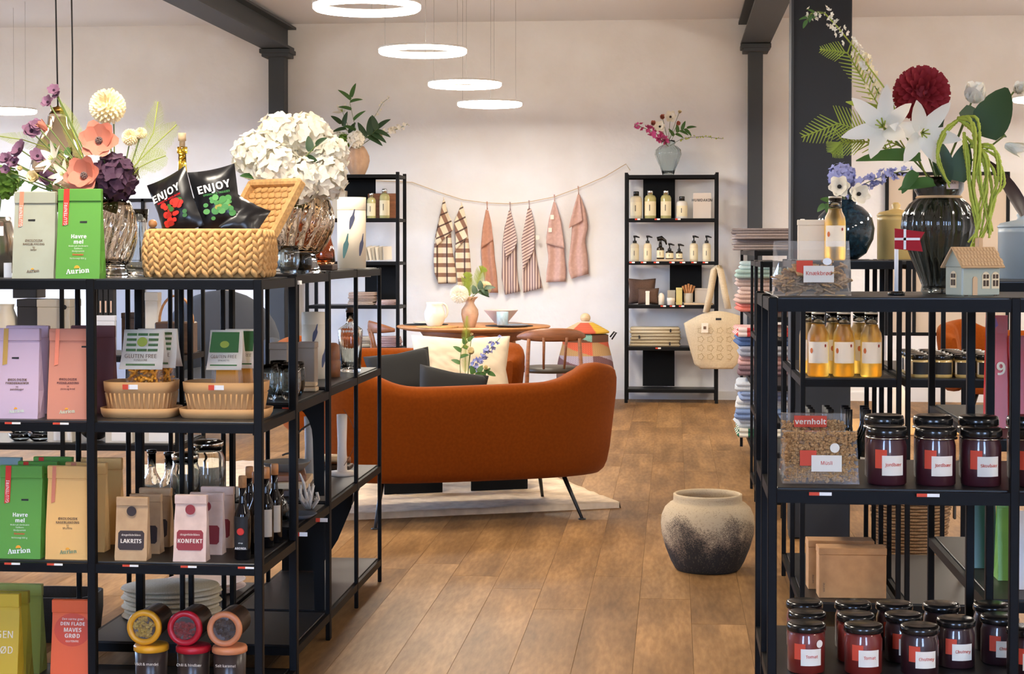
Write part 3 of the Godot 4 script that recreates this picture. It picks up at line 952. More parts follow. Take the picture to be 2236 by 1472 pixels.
# ---------- tea towels ----------
# a hanging layer of cloth between two edges, given as pixel outlines on the wall
func cloth_layer(parent: Node, called: String, left: Array, right: Array, d: float, m: Material, folds: float, amp: float, uv_turn: float, org: Vector3) -> void:
	var rows := 16
	var cols := 12
	var pts := []
	var uvs := []
	for r in rows + 1:
		var t := float(r) / rows
		var a := along(left, t)
		var b := along(right, t)
		var row := []
		var urow := []
		for c in cols + 1:
			var s := float(c) / cols
			var q := a.lerp(b, s)
			var p := at(q.x, q.y, d) - org
			p.z += amp * sin(s * folds * PI + t * 1.4) * clampf(t * 3.0, 0.15, 1.0)
			row.append(p)
			urow.append(Vector2(p.x, p.y).rotated(uv_turn) * 10.0)
		pts.append(row)
		uvs.append(urow)
	pts.reverse(); uvs.reverse()
	part(parent, called, Shape.new().sheet(pts, 0.003, uvs), m)

func along(line: Array, t: float) -> Vector2:
	var f := t * (line.size() - 1)
	var i := mini(int(f), line.size() - 2)
	return (line[i] as Vector2).lerp(line[i + 1], f - i)

func build_towels() -> void:
	var gingham := Image.create(64, 64, false, Image.FORMAT_RGB8)
	gingham.fill(rgb8(240, 222, 190))
	for k in 2:
		gingham.fill_rect(Rect2i(0, k * 32 + 4, 64, 13), rgb8(150, 112, 92))
	for k in 2:
		for y in 64: for x in range(k * 32 + 8, k * 32 + 13): gingham.set_pixel(x, y, gingham.get_pixel(x, y).lerp(rgb8(60, 40, 36), 0.75))
	var stripe := Image.create(64, 8, false, Image.FORMAT_RGB8)
	stripe.fill(rgb8(216, 192, 176))
	for k in 8: stripe.fill_rect(Rect2i(k * 8, 0, 3, 8), rgb8(126, 96, 96))
	var m_g := image_mat(gingham); m_g.uv1_scale = Vector3(0.55, 0.55, 1)
	var m_s := image_mat(stripe); m_s.uv1_scale = Vector3(0.5, 0.5, 1)
	var m_t := grain(rgb8(190, 134, 108), rgb8(204, 150, 124), Vector3(8, 8, 8), 0.95)
	var m_p := grain(rgb8(200, 158, 142), rgb8(214, 174, 160), Vector3(8, 8, 8), 0.95)
	var dw := BACK - 0.06
	var z := func(a: Array) -> Array:
		var o := []
		for q in a: o.append(Vector2(900.0 + q[0] / 4.6, 360.0 + q[1] / 4.6))
		return o
	var list := [
		["brown and cream checked tea towel hanging nearest the folded-towel wall shelf", m_g, 318, 350, [[[310, 360], [235, 700], [222, 790], [215, 960], [225, 1080], [265, 1195]], [[330, 375], [385, 560], [395, 760], [410, 900], [440, 1060], [440, 1190]], [[308, 355], [285, 500], [245, 690], [232, 830]], [[330, 360], [350, 470], [395, 560], [412, 655]]], 0.55],
		["brown and cream checked tea towel hanging beside its checked twin", m_g, 495, 400, [[[490, 410], [430, 620], [440, 800], [425, 900], [445, 1060], [460, 1225]], [[515, 430], [545, 600], [565, 740], [580, 900], [590, 1060], [600, 1200]], [[488, 405], [420, 580], [440, 740], [432, 865]], [[510, 410], [540, 540], [555, 640], [562, 715]]], 0.5],
		["terracotta tea towel hanging between the checked and the striped towels", m_t, 752, 390, [[[745, 450], [705, 640], [690, 850], [700, 1000], [730, 1150], [760, 1285]], [[760, 460], [795, 600], [815, 760], [830, 950], [850, 1100], [862, 1285]], [[740, 450], [712, 600], [698, 740], [692, 840]], [[765, 460], [795, 590], [805, 680], [815, 750]]], 0.0],
		["striped rose tea towel beside the terracotta one", m_s, 982, 395, [[[975, 460], [925, 640], [905, 800], [905, 1000], [900, 1130], [935, 1305]], [[990, 465], [1030, 640], [1050, 800], [1050, 1000], [1060, 1150], [1085, 1270]], [[970, 460], [935, 620], [910, 760], [945, 945]], [[990, 465], [1025, 600], [1055, 760], [1030, 840]]], 0.45],
		["striped rose tea towel beside the plain pink ones", m_s, 1175, 378, [[[1165, 440], [1130, 640], [1115, 800], [1110, 1000], [1100, 1150], [1115, 1285]], [[1195, 440], [1225, 640], [1235, 850], [1260, 1000], [1285, 1120], [1308, 1235]], [[1160, 440], [1125, 620], [1095, 760], [1115, 1070]], [[1195, 440], [1225, 600], [1230, 750], [1225, 850]]], 0.45],
		["plain pink tea towel with a paper tag, beside a striped one", m_p, 1428, 320, [[[1420, 370], [1370, 560], [1345, 750], [1370, 940], [1350, 1080], [1345, 1180]], [[1440, 380], [1495, 560], [1520, 780], [1530, 900], [1545, 1040], [1540, 1170]], [[1420, 370], [1380, 540], [1355, 700], [1345, 790]], [[1440, 380], [1485, 540], [1510, 680], [1530, 840]]], 0.2],
		["plain pink tea towel hanging closest to the soap bottle shelf", m_p, 1668, 235, [[[1662, 300], [1610, 500], [1600, 720], [1570, 980], [1570, 1060], [1600, 1145]], [[1685, 300], [1740, 450], [1770, 620], [1735, 760], [1760, 900], [1772, 1095]], [[1662, 295], [1620, 440], [1590, 560], [1570, 640]], [[1680, 300], [1690, 400], [1700, 480], [1712, 560]]], 0.1]]
	for e in list:
		var org := at(900.0 + e[2] / 4.6, 360.0 + e[3] / 4.6, dw)
		var t := thing("tea_towel", e[0], "tea towel", org)
		var g: Array = e[4]
		cloth_layer(t, "cloth", z.call(g[0]), z.call(g[1]), dw, e[1], 3.0, 0.014, 0.0, org)
		cloth_layer(t, "folded_corner", z.call(g[2]), z.call(g[3]), dw - 0.03, e[1], 2.0, 0.008, 0.6 + e[5], org)
		var q := at(900.0 + g[0][0][0] / 4.6 + 1.5, 360.0 + g[0][0][1] / 4.6, dw) - org
		part(t, "hanging_loop", Shape.new().tube([q, Vector3(0.004, 0.02, 0.005), Vector3(-0.004, 0.02, 0.005), q + Vector3(0.006, 0, 0)], 0.003, 5), e[1])
	for q in [[1385, 655, "small paper tag on the tagged pink towel"], [1258, 730, "small paper tag hanging off the striped towel"], [1405, 525, "upper paper tag on the tagged pink towel"]]:
		var s := 0.032
		solo("paper_tag", q[2], "tag", Shape.new().box(Vector3.ZERO, Vector3(s, s * 1.25, 0.001)), M.paper, at(900.0 + q[0] / 4.6, 360.0 + q[1] / 4.6, dw - 0.055))
	# the cord
	var path := []
	for q in [[620, 388], [760, 392], [900, 398], [960, 420], [1010, 436], [1062, 443], [1112, 445], [1155, 441], [1210, 430], [1262, 411], [1320, 386], [1367, 358], [1376, 372]]:
		path.append(at(q[0], q[1], dw + 0.02) if q[0] > 700 else at(q[0], q[1], dw + 0.02))
	path = path.slice(1)
	solo("hanging_cord", "thin jute cord strung across the wall for tea towels", "cord", Shape.new().tube(path, 0.0035, 5), mk(rgb8(214, 188, 150), 0.9))
# ---------- packaging ----------
func bag_shape(w: float, h: float, dep: float, top: float, sd := 1) -> Shape:
	var r := RandomNumberGenerator.new(); r.seed = sd
	var s := Shape.new()
	var rows := []
	for y in [0.0, 0.06, 0.3, 0.62, 0.84, 0.985, 1.0]:
		var t: float = y
		var dz := lerpf(dep, top, minf(1.0, t / 0.86)) / 2.0
		var tuck := dep * 0.26 * sin(PI * clampf(t * 1.05, 0.0, 1.0)) * (0.6 + 0.4 * t)
		var hw := w / 2.0 * (1.0 - 0.03 * t) + r.randf_range(-0.001, 0.001)
		rows.append([Vector3(-hw, y * h, dz), Vector3(hw, y * h, dz), Vector3(hw - minf(tuck, w * 0.2), y * h, r.randf_range(-0.004, 0.004)), Vector3(hw, y * h, -dz), Vector3(-hw, y * h, -dz), Vector3(-hw + minf(tuck, w * 0.2), y * h, r.randf_range(-0.004, 0.004))])
	for k in rows.size() - 1:
		for i in 6:
			var j := (i + 1) % 6
			s.quad(rows[k][i], rows[k][j], rows[k + 1][j], rows[k + 1][i])
	for i in range(1, 5):
		s.tri(rows[0][0], rows[0][i + 1], rows[0][i])
		s.tri(rows[-1][0], rows[-1][i], rows[-1][i + 1])
	return s

# o: mat, dep, fold, stripe [material, word], words [[text, size, y share, material, bold]], logo
func bag(px0: float, px1: float, pytop: float, d: float, y: float, label: String, o: Dictionary, turn := 0.0) -> Node3D:
	var a := on(px0, d, y)
	var b := on(px1, d, y)
	var w := b.x - a.x
	var h := at((px0 + px1) / 2, pytop, d).y - y
	var dep: float = o.get("dep", 0.06)
	var top := 0.012
	var t := thing(o.get("name", "paper_bag"), label, o.get("cat", "bag"), Vector3((a.x + b.x) / 2, y + 0.0004, -d - dep / 2), turn, o.get("group", ""))
	part(t, "body", bag_shape(w, h, dep, top, int(px0) + 3), o.mat)
	var lean := -atan((dep - top) / 2.0 / (h * 0.86))
	var fz := func(yy: float) -> float: return lerpf(dep, top, minf(1.0, yy / (h * 0.86))) / 2.0 + 0.0009
	if o.get("fold", true):
		part(t, "top_fold", Shape.new().box(Vector3(0, h * 0.93, 0.0), Vector3(w * 0.985, h * 0.135, top + 0.008), 0.0015), o.mat)
	if o.has("stripe"):
		var sx: float = o.get("stripe_x", -0.28) * w
		var sw: float = w * o.get("stripe_w", 0.13)
		var sl: float = h * o.get("stripe_len", 0.41)
		var st := part(t, "stripe", Shape.new().slab([Vector2(sx - sw / 2 - 0.004, -sl), Vector2(sx + sw / 2 - 0.004, -sl + 0.004), Vector2(sx + sw / 2, 0), Vector2(sx - sw / 2, 0)], 0.0004), o.stripe[0], Vector3(0, h * 0.998, top / 2 + 0.0055))
		st.rotation.x = atan((fz.call(h * 0.58) - top / 2 - 0.005) / sl) * -1.0
		if o.stripe[1] != "": letters(st, o.stripe[1], w * 0.1, Vector3(sx - 0.003, -sl * 0.68, 0.0004), o.stripe[2], "Droid Sans", false, Vector3(0, 0, PI / 2 - 0.03))
	if o.has("disc"):
		var dc := part(t, "print_disc", Shape.new().slab(ellipse(w * 0.43, h * 0.17, 28), 0.0003), o.disc, Vector3(0, h * 0.69, fz.call(h * 0.69) - 0.0003), Vector3(lean, 0, 0))
		dc.name = "print_disc"
	for q in o.get("words", []):
		letters(t, q[0], w * q[1], Vector3(w * (q[5] if q.size() > 5 else 0.0), h * q[2], fz.call(h * q[2])), q[3], "Droid Sans", q[4], Vector3(lean, 0, 0))
	if o.get("badge", false):
		part(t, "badge", Shape.new().slab([Vector2(-0.011, -0.0025), Vector2(0.011, -0.003), Vector2(0.011, 0.003), Vector2(-0.011, 0.0025)], 0.0004), M.ink, Vector3(w * o.get("badge_x", 0.1), h * o.get("badge_y", 0.66), fz.call(h * o.get("badge_y", 0.66))), Vector3(lean, 0, 0))
	if o.has("logo"):
		var ly := h * 0.085
		var lo := part(t, "logo", text_mesh("Aurion", w * o.get("logo_size", 0.27), "Droid Serif", true), o.logo, Vector3(o.get("logo_x", 0.0) * w, ly, fz.call(ly)), Vector3(lean, 0, 0.08))
		var sun := []
		for i in 12: sun.append(Vector2(cos(PI * i / 11.0), sin(PI * i / 11.0)) * w * o.get("logo_size", 0.1) * 0.42)
		part(lo, "sun", Shape.new().slab(sun, 0.0004), M.sun_yellow, Vector3(-0.01 * w, w * o.get("logo_size", 0.1) * 0.42, 0.0004))
	return t

func price_tag(px: float, d: float, y: float, where: String, tall := 0.013) -> void:
	var p := on(px, d, y - 0.006)
	var t := thing("price_tag", "small red and white price tag on the shelf edge %s" % where, "price tag", p + Vector3(0, 0, 0.004), 0.0, "shelf edge price tags " + where)
	part(t, "red_field", Shape.new().box(Vector3(-0.012, 0, 0), Vector3(0.022, tall, 0.0012)), M.ink_red)
	part(t, "white_field", Shape.new().box(Vector3(0.012, 0, 0), Vector3(0.026, tall, 0.0012)), M.ink_white)

func bottle_profile(r: float, h: float, neck: float, shoulder: float) -> Array:
	return [Vector2(0, 0), Vector2(r * 0.9, 0), Vector2(r, r * 0.12), Vector2(r, h * shoulder), Vector2(r * 0.94, h * (shoulder + 0.05)), Vector2(neck * 1.25, h * (shoulder + 0.16)), Vector2(neck, h * (shoulder + 0.24)), Vector2(neck, h)]

# the liquid or glass wall is one lathe; walls of 2 mm
func walls(outer: Array, t := 0.0025, base := 0.006) -> Array:
	var out := outer.duplicate()
	for i in range(outer.size() - 1, 0, -1):
		var p: Vector2 = outer[i]
		if p.x < t * 1.6: continue
		out.append(Vector2(p.x - t, maxf(p.y, base)))
	out.append(Vector2(0, base))
	return out

func wrap_label(r: float, y0: float, y1: float, arc: float, mid := PI / 2) -> Shape:
	var pts := []
	for k in 2:
		var row := []
		for i in 9:
			var a := mid + arc * (0.5 - i / 8.0)
			row.append(Vector3(r * cos(a), [y0, y1][k], r * sin(a)))
		pts.append(row)
	return Shape.new().sheet(pts)

func weave_strands(rx: float, rz: float, h: float, rows: int, cols: int, corner: float, mats: Material, parent: Node, called := "weave", lift := 0.0) -> void:
	# plaited seagrass: upright plaits of slanted strands round a rounded rectangle
	var s := Shape.new()
	var even := even_angles(rx, rz, corner, cols * 2)
	for c in cols:
		for half in 2:
			for k in rows:
				var a: float = even[int((c + half * 0.5) / cols * even.size()) % even.size()]
				var ca := cos(a); var sa := sin(a)
				var p := Vector3(rx * signf(ca) * pow(absf(ca), corner), 0, rz * signf(sa) * pow(absf(sa), corner))
				var bulge := 1.0 + 0.05 * sin(PI * (k + 0.5) / rows)
				var nrm := Vector3(ca / rx, 0, sa / rz).normalized()
				var yaw := atan2(nrm.x, nrm.z)
				var y := lift + h * (k + 0.82 + half * 0.4) / (rows + 0.75)
				s.xf = Transform3D(Basis(Vector3.UP, yaw) * Basis(Vector3.BACK, 0.62 if half == 0 else -0.62), Vector3(p.x * bulge, y, p.z * bulge))
				s.ball(Vector3.ZERO, Vector3(TAU * (rx + rz) / 2.0 / cols * 0.30, h / rows * 0.78, 0.010), 7, 5)
	s.home()
	var o := part(parent, called, s, mats)
	o.set_meta("kind", "stuff")

func even_angles(rx: float, rz: float, corner: float, n: int) -> Array:   # angles that are evenly spaced along the outline
	var acc := [0.0]
	var last := Vector2(rx, 0)
	var turn := [0.0]
	for i in range(1, 2001):
		var u := fmod(i / 500.0, 1.0)
		var a := PI / 2 * (floorf(i / 500.0) + u * u * u / (u * u * u + (1.0 - u) * (1.0 - u) * (1.0 - u)))
		turn.append(a)
		var q := Vector2(rx * signf(cos(a)) * pow(absf(cos(a)), corner), rz * signf(sin(a)) * pow(absf(sin(a)), corner))
		acc.append(acc[-1] + q.distance_to(last))
		last = q
	var out := []
	var k := 0
	for i in n:
		while acc[k] < acc[-1] * i / n: k += 1
		out.append(turn[k])
	return out

func rect_ring(rx: float, rz: float, corner: float, n := 48) -> Array:
	var o := []
	for i in n:
		var a := TAU * i / n
		o.append(Vector3(rx * signf(cos(a)) * pow(absf(cos(a)), corner), 0, rz * signf(sin(a)) * pow(absf(sin(a)), corner)))
	return o

func fill_left_front() -> void:
	var green := mk(rgb8(92, 156, 58), 0.6)
	var sage := grain(rgb8(166, 170, 150), rgb8(176, 180, 160), Vector3(3, 3, 3), 0.8)
	var lilac := mk(rgb8(204, 178, 194), 0.75)
	var coral := mk(rgb8(212, 138, 112), 0.75)
	var plum := mk(rgb8(110, 66, 66), 0.75)
	var amber := mk(rgb8(236, 184, 110), 0.75)
	var teal := mk(rgb8(140, 164, 166), 0.75)
	var red := mk(rgb8(220, 52, 40), 0.7)
	var coral_ink := mk(rgb8(244, 140, 108), 0.7)
	var ochre := mk(rgb8(196, 156, 78), 0.7)
	var rose := mk(rgb8(214, 128, 96), 0.7)
	var gl := mk(rgb8(206, 222, 190), 0.7)
	var fl_green := {"mat": green, "dep": 0.062, "stripe": [red, "GLUTENFRI", M.ink_white], "badge": true, "badge_y": 0.63, "logo": M.ink_white, "logo_size": 0.15,
		"words": [["Havre", 0.125, 0.47, M.ink_white, true], ["mel", 0.125, 0.41, M.ink_white, true], ["Malet på stenkværn", 0.05, 0.363, gl, false], ["fuldkorn", 0.05, 0.335, gl, false], ["Biodynamisk", 0.05, 0.305, gl, false], ["Demeter", 0.06, 0.268, M.ink_red, true], ["Nettovægt 800 g", 0.05, 0.225, gl, false]]}
	bag(121, 217, 412, 5.0, LT, "green flour bag reading Havre mel, standing on top beside the sage bag", fl_green)
	bag(26, 117, 418, 5.02, LT, "sage grey flour bag with a coral stripe, on top of the shelf", {"mat": sage, "dep": 0.06, "stripe": [coral_ink, "GLUTENFRI", M.ink_white], "stripe_x": -0.3, "stripe_w": 0.1, "badge": true, "badge_x": -0.07, "badge_y": 0.67, "logo": M.ink_brown, "logo_size": 0.085,
		"words": [["ØKOLOGISK", 0.078, 0.435, M.ink_brown, false], ["BASISBLANDING", 0.07, 0.395, M.ink_brown, false], ["Til", 0.06, 0.355, M.ink_brown, false], ["boller", 0.06, 0.33, M.ink_brown, false]]})
	var lil := {"mat": lilac, "dep": 0.062, "stripe": [ochre, "", null], "stripe_x": -0.27, "stripe_w": 0.11, "badge": true, "badge_x": -0.06, "badge_y": 0.67, "logo": gl, "logo_size": 0.1, "group": "lilac flour bags",
		"words": [["ØKOLOGISK", 0.078, 0.43, M.ink_brown, true], ["PANDEKAGEMIX", 0.07, 0.393, M.ink_brown, true], ["Til", 0.06, 0.35, M.ink_brown, false], ["pandekager", 0.06, 0.325, M.ink_brown, false]]}
	bag(-12, 82, 718, 5.02, LA, "lilac flour bag with an ochre stripe, in front of its twin", lil)
	bag(8, 102, 712, 5.18, LA, "lilac flour bag tucked behind the one with the ochre stripe", {"mat": lilac, "dep": 0.06, "group": "lilac flour bags"})
	bag(102, 190, 719, 5.02, LA, "coral flour bag with a pale stripe on the middle board", {"mat": coral, "dep": 0.062, "stripe": [coral_ink, "", null], "stripe_x": -0.27, "stripe_w": 0.1, "badge": true, "badge_x": 0.4, "badge_y": 0.8, "logo": gl, "logo_size": 0.11,
		"words": [["ØKOLOGISK", 0.078, 0.44, plum, true], ["PIZZABLANDING", 0.07, 0.4, plum, true], ["Til", 0.06, 0.36, plum, false], ["pizza og brød", 0.06, 0.335, plum, false]]})
	bag(150, 246, 712, 5.2, LA, "plum coloured flour bag hidden behind the coral one", {"mat": plum, "dep": 0.06})
	# lower board
	var g2 := fl_green.duplicate()
	g2.group = "green flour bags on the lower board"
	bag(-6, 88, 1019, 5.0, LB, "green flour bag with a red stripe, foremost on the lower board", g2)
	bag(34, 122, 1010, 5.13, LB, "green flour bag second in line behind the red striped one", {"mat": green, "dep": 0.058, "stripe": [red, "", null], "group": "green flour bags on the lower board"})
	bag(68, 154, 1000, 5.26, LB, "green flour bag last in line against the back of the board", {"mat": green, "dep": 0.058, "stripe": [red, "", null], "group": "green flour bags on the lower board"})
	bag(-50, 42, 1001, 5.3, LB, "pale teal flour bag behind the green ones", {"mat": teal, "dep": 0.058})
	var am := {"mat": amber, "dep": 0.062, "stripe": [rose, "", null], "stripe_x": -0.32, "stripe_w": 0.085, "stripe_len": 0.4, "logo": mk(rgb8(96, 138, 110), 0.7), "logo_size": 0.11, "logo_x": 0.03, "group": "amber flour bags",
		"words": [["ØKOLOGISK", 0.078, 0.435, M.ink_brown, true], ["KAGEBLANDING", 0.07, 0.395, M.ink_brown, true], ["Til", 0.06, 0.36, M.ink_brown, false], ["Muffins", 0.065, 0.333, M.ink_brown, false]]}
	bag(98, 193, 1020, 5.0, LB, "amber flour bag reading Kageblanding, foremost of its line", am)
	bag(138, 228, 1012, 5.13, LB, "amber flour bag second in its line, half hidden by the shelf post", {"mat": amber, "dep": 0.058, "stripe": [rose, "", null], "group": "amber flour bags"})
	bag(172, 262, 1002, 5.27, LB, "amber flour bag last in its line", {"mat": amber, "dep": 0.058, "stripe": [rose, "", null], "group": "amber flour bags"})
	# sweets in kraft bags
	var tag_dark := mk(rgb8(58, 46, 44), 0.7)
	var tag_red := mk(rgb8(150, 52, 56), 0.7)
	for k in 3:
		var a: float = [250.0, 279.0, 300.0][k]
		var b: float = [320.0, 349.0, 371.0][k]
		var lab: String = ["small kraft bag reading LAKRITS, foremost of three", "small kraft bag second behind the LAKRITS label", "small kraft bag last behind the LAKRITS label"][k]
		var t := bag(a, b, [1088.0, 1081.0, 1068.0][k], 5.0 + 0.12 * k, LB, lab, {"mat": M.kraft, "dep": 0.05, "fold": true, "group": "small kraft sweet bags"})
		sweet_label(t, tag_dark, "LAKRITS" if k == 0 else "", M.paper)
		lab = ["small pink bag reading KONFEKT, foremost of three", "small pink bag second behind the KONFEKT label", "small pink bag last behind the KONFEKT label"][k]
		a = [378.0, 411.0, 435.0][k]
		b = [449.0, 485.0, 508.0][k]
		t = bag(a, b, [1083.0, 1078.0, 1065.0][k], 5.0 + 0.12 * k, LB, lab, {"mat": M.pink_kraft, "dep": 0.05, "fold": true, "group": "small pink sweet bags"})
		sweet_label(t, tag_red, "KONFEKT" if k == 0 else "", M.paper)
	# dark syrup bottles
	var dark_glass := mk(rgb8(16, 15, 18), 0.06)
	for k in 5:
		var px: float = [530.0, 560.0, 581.0, 600.0, 545.0][k]
		var d: float = [5.06, 5.16, 5.27, 5.36, 5.28][k]
		var t := thing("syrup_bottle", "dark corked syrup bottle with a red flower on its label" if k == 0 else "dark corked syrup bottle in the group beside the pink sweet bags", "bottle", on(px, d, LB + 0.0004), 0.0, "dark syrup bottles")
		part(t, "glass", Shape.new().lathe(bottle_profile(0.0245, 0.215, 0.010, 0.60) + [Vector2(0, 0.215)], 24), dark_glass)
		part(t, "cork", Shape.new().lathe([Vector2(0, 0.215), Vector2(0.0125, 0.215), Vector2(0.0125, 0.245), Vector2(0.011, 0.25), Vector2(0, 0.25)], 16), grain(rgb8(150, 100, 60), rgb8(190, 136, 86), Vector3(20, 20, 20), 0.8) if k == 0 else M.oak)
		if k == 0:
			part(t, "label", wrap_label(0.0252, 0.03, 0.13, 2.0, PI / 2 + 0.1), M.ink)
			var fl := []
			for i in 32: fl.append(Vector2(cos(TAU * i / 32), sin(TAU * i / 32)) * (0.0115 if i % 2 else 0.0095))
			part(t, "flower_print", Shape.new().slab(fl, 0.0005), red, Vector3(0.0, 0.086, 0.0262))
			letters(t, "ARONIA", 0.009, Vector3(0.0, 0.036, 0.0262), M.ink_white, "Droid Sans", true)
			letters(t, "sirup", 0.006, Vector3(0.0, 0.052, 0.0262), M.ink_white)
		else:
			part(t, "label", wrap_label(0.0252, 0.035, 0.12, 1.1, PI / 2 - 0.5), M.card)
	# bottom board
	var y4 := LC
	var sun_y := mk(rgb8(206, 172, 40), 0.5)
	var lime := mk(rgb8(158, 168, 84), 0.5)
	var olive := mk(rgb8(176, 158, 46), 0.5)
	bag(-66, 37, 1300, 5.0, y4, "glossy yellow porridge bag, foremost of its line on the bottom board", {"mat": sun_y, "dep": 0.07, "words": [["GEN", 0.2, 0.6, M.paper, false, 0.2], ["ØD", 0.2, 0.45, M.paper, false, 0.25]]})
	bag(-40, 56, 1294, 5.14, y4, "olive yellow porridge bag behind the glossy yellow one", {"mat": olive, "dep": 0.07})
	bag(-12, 86, 1279, 5.28, y4, "pale green porridge bag behind the yellow ones", {"mat": lime, "dep": 0.07})
	var orange := mk(rgb8(232, 96, 40), 0.5)
	bag(107, 200, 1314, 5.0, y4, "orange porridge bag reading Den flade maves grød", {"mat": orange, "dep": 0.07, "disc": mk(rgb8(214, 70, 32), 0.5),
		"words": [["Den varme grød", 0.07, 0.80, M.paper, false], ["DEN FLADE", 0.11, 0.752, M.paper, true], ["MAVES", 0.13, 0.69, M.paper, true], ["GRØD", 0.13, 0.63, M.paper, true], ["GLUTENFRI", 0.06, 0.575, M.paper, false]]})
	solo("blank_card", "small blank white card standing at the end of the top board", "card", Shape.new().box(Vector3(0, 0.023, 0), Vector3(0.025, 0.046, 0.003), 0.0008), M.white, on(17, 5.12, LT + 0.0004))
	# sweet tubs: one standing, one lying on it, three colours
	var lidc := [mk(rgb8(238, 166, 36), 0.4), mk(rgb8(190, 24, 42), 0.4), mk(rgb8(222, 140, 92), 0.4)]
	var kinds := ["yellow", "red", "peach"]
	var fillc := [[rgb8(150, 116, 60), rgb8(216, 180, 90)], [rgb8(70, 50, 52), rgb8(160, 60, 56)], [rgb8(52, 42, 36), rgb8(92, 72, 56)]]
	var rr := RandomNumberGenerator.new(); rr.seed = 31
	for k in 3:
		var px: float = [331.0, 423.0, 502.0][k]
		var tub := thing("sweet_tub", "standing sweet tub with a %s rim, under its twin lying on it" % kinds[k], "tub", on(px, 5.08, y4 + 0.0004))
		part(tub, "cup", Shape.new().lathe([Vector2(0, 0), Vector2(0.044, 0), Vector2(0.046, 0.004), Vector2(0.049, 0.132), Vector2(0, 0.132)], 28), mk(rgb8(58, 46, 40), 0.3))
		part(tub, "lid", Shape.new().lathe([Vector2(0.05, 0.132), Vector2(0.053, 0.134), Vector2(0.053, 0.146), Vector2(0.05, 0.151), Vector2(0.04, 0.152), Vector2(0, 0.1505)], 28), lidc[k])
		letters(tub, ["Vildt & mandel", "Chili & hindbær", "Salt karamel"][k], 0.011, Vector3(0, 0.1, 0.0492), M.paper)
		var px2: float = [323.0, 411.0, 497.0][k]
		var up := thing("sweet_tub", "sweet tub lying on its side with a %s ringed window lid facing out" % kinds[k], "tub", on(px2, 5.09, y4 + 0.1525) + Vector3(0, 0.0535, 0.0))
		part(up, "cup", Shape.new().move(Vector3.ZERO, Vector3(PI / 2, 0, 0)).lathe([Vector2(0, -0.11), Vector2(0.045, -0.11), Vector2(0.049, 0.02), Vector2(0.049, 0.034), Vector2(0.03, 0.034), Vector2(0, 0.03)], 28), mk(rgb8(58, 46, 40), 0.3))
		part(up, "lid_ring", Shape.new().move(Vector3.ZERO, Vector3(PI / 2, 0, 0)).lathe([Vector2(0.035, 0.036), Vector2(0.034, 0.028), Vector2(0.05, 0.024), Vector2(0.0532, 0.028), Vector2(0.0532, 0.038), Vector2(0.05, 0.043), Vector2(0.037, 0.043), Vector2(0.035, 0.036)], 36), lidc[k])
		var bits := Shape.new()
		for i in 46:
			var a := rr.randf() * TAU; var q := sqrt(rr.randf()) * 0.03
			bits.move(Vector3(cos(a) * q, sin(a) * q, 0.034 + rr.randf() * 0.002), Vector3(rr.randf() * 3, rr.randf() * 3, rr.randf() * 3))
			bits.box(Vector3.ZERO, Vector3(0.014, 0.012, 0.007), 0.001)
		var sw := part(up, "sweets", bits, grain(fillc[k][0], fillc[k][1], Vector3(26, 26, 26), 0.5, 0.03, k))
		sw.set_meta("kind", "stuff")
		part(up, "window", Shape.new().move(Vector3.ZERO, Vector3(PI / 2, 0, 0)).lathe([Vector2(0, 0.0405), Vector2(0.0345, 0.0405)], 24), M.pane)
	# pasta in paper baskets
	pasta_basket(228, 392, "tan paper basket of fusilli with leafy green header cards", 0)
	pasta_basket(398, 592, "tan paper basket of spaghetti with plain green header cards", 1)
	snack_basket()
	for q in [[28, LA], [133, LA], [27, LB], [120, LB], [285, LB], [412, LB], [537, LB]]:
		price_tag(q[0], 4.957, q[1], "under the flour bags" if q[0] < 200 else "under the small sweet bags", 0.006)

func sweet_label(t: Node3D, m: Material, word: String, ink: Material) -> void:
	var body: MeshInstance3D = t.get_child(0)
	var bb := body.mesh.get_aabb().size
	var w := bb.x; var h := bb.y
	var z := bb.z / 2 * 0.86 + 0.0006
	var o := []
	for q in [[-0.4, -0.12], [-0.34, -0.16], [0.34, -0.16], [0.4, -0.12], [0.4, 0.12], [0.34, 0.16], [-0.34, 0.16], [-0.4, 0.12]]: o.append(Vector2(q[0] * w, q[1] * h * 0.95))
	var lean := -atan((bb.z - 0.012) / 2.0 / (h * 0.86))
	var lb := part(t, "label", Shape.new().slab(o, 0.0005), m, Vector3(0, h * 0.32, bb.z / 2 - (bb.z - 0.012) / 2 * 0.32 / 0.86 + 0.0012), Vector3(lean, 0, 0))
	if word != "":
		letters(lb, word, w * 0.17, Vector3(0, -0.002, 0.0005), ink, "Droid Sans", true)
		letters(lb, "drageéfabrikken", w * 0.075, Vector3(0, h * 0.085, 0.0005), ink, "Droid Serif")
	var c := []
	for i in 20: c.append(Vector2(cos(TAU * i / 20), sin(TAU * i / 20)) * w * 0.15)
	part(t, "seal", Shape.new().slab(c, 0.0005), m, Vector3(0, h * 0.78, 0.0135))
	if z < 0: print(z)

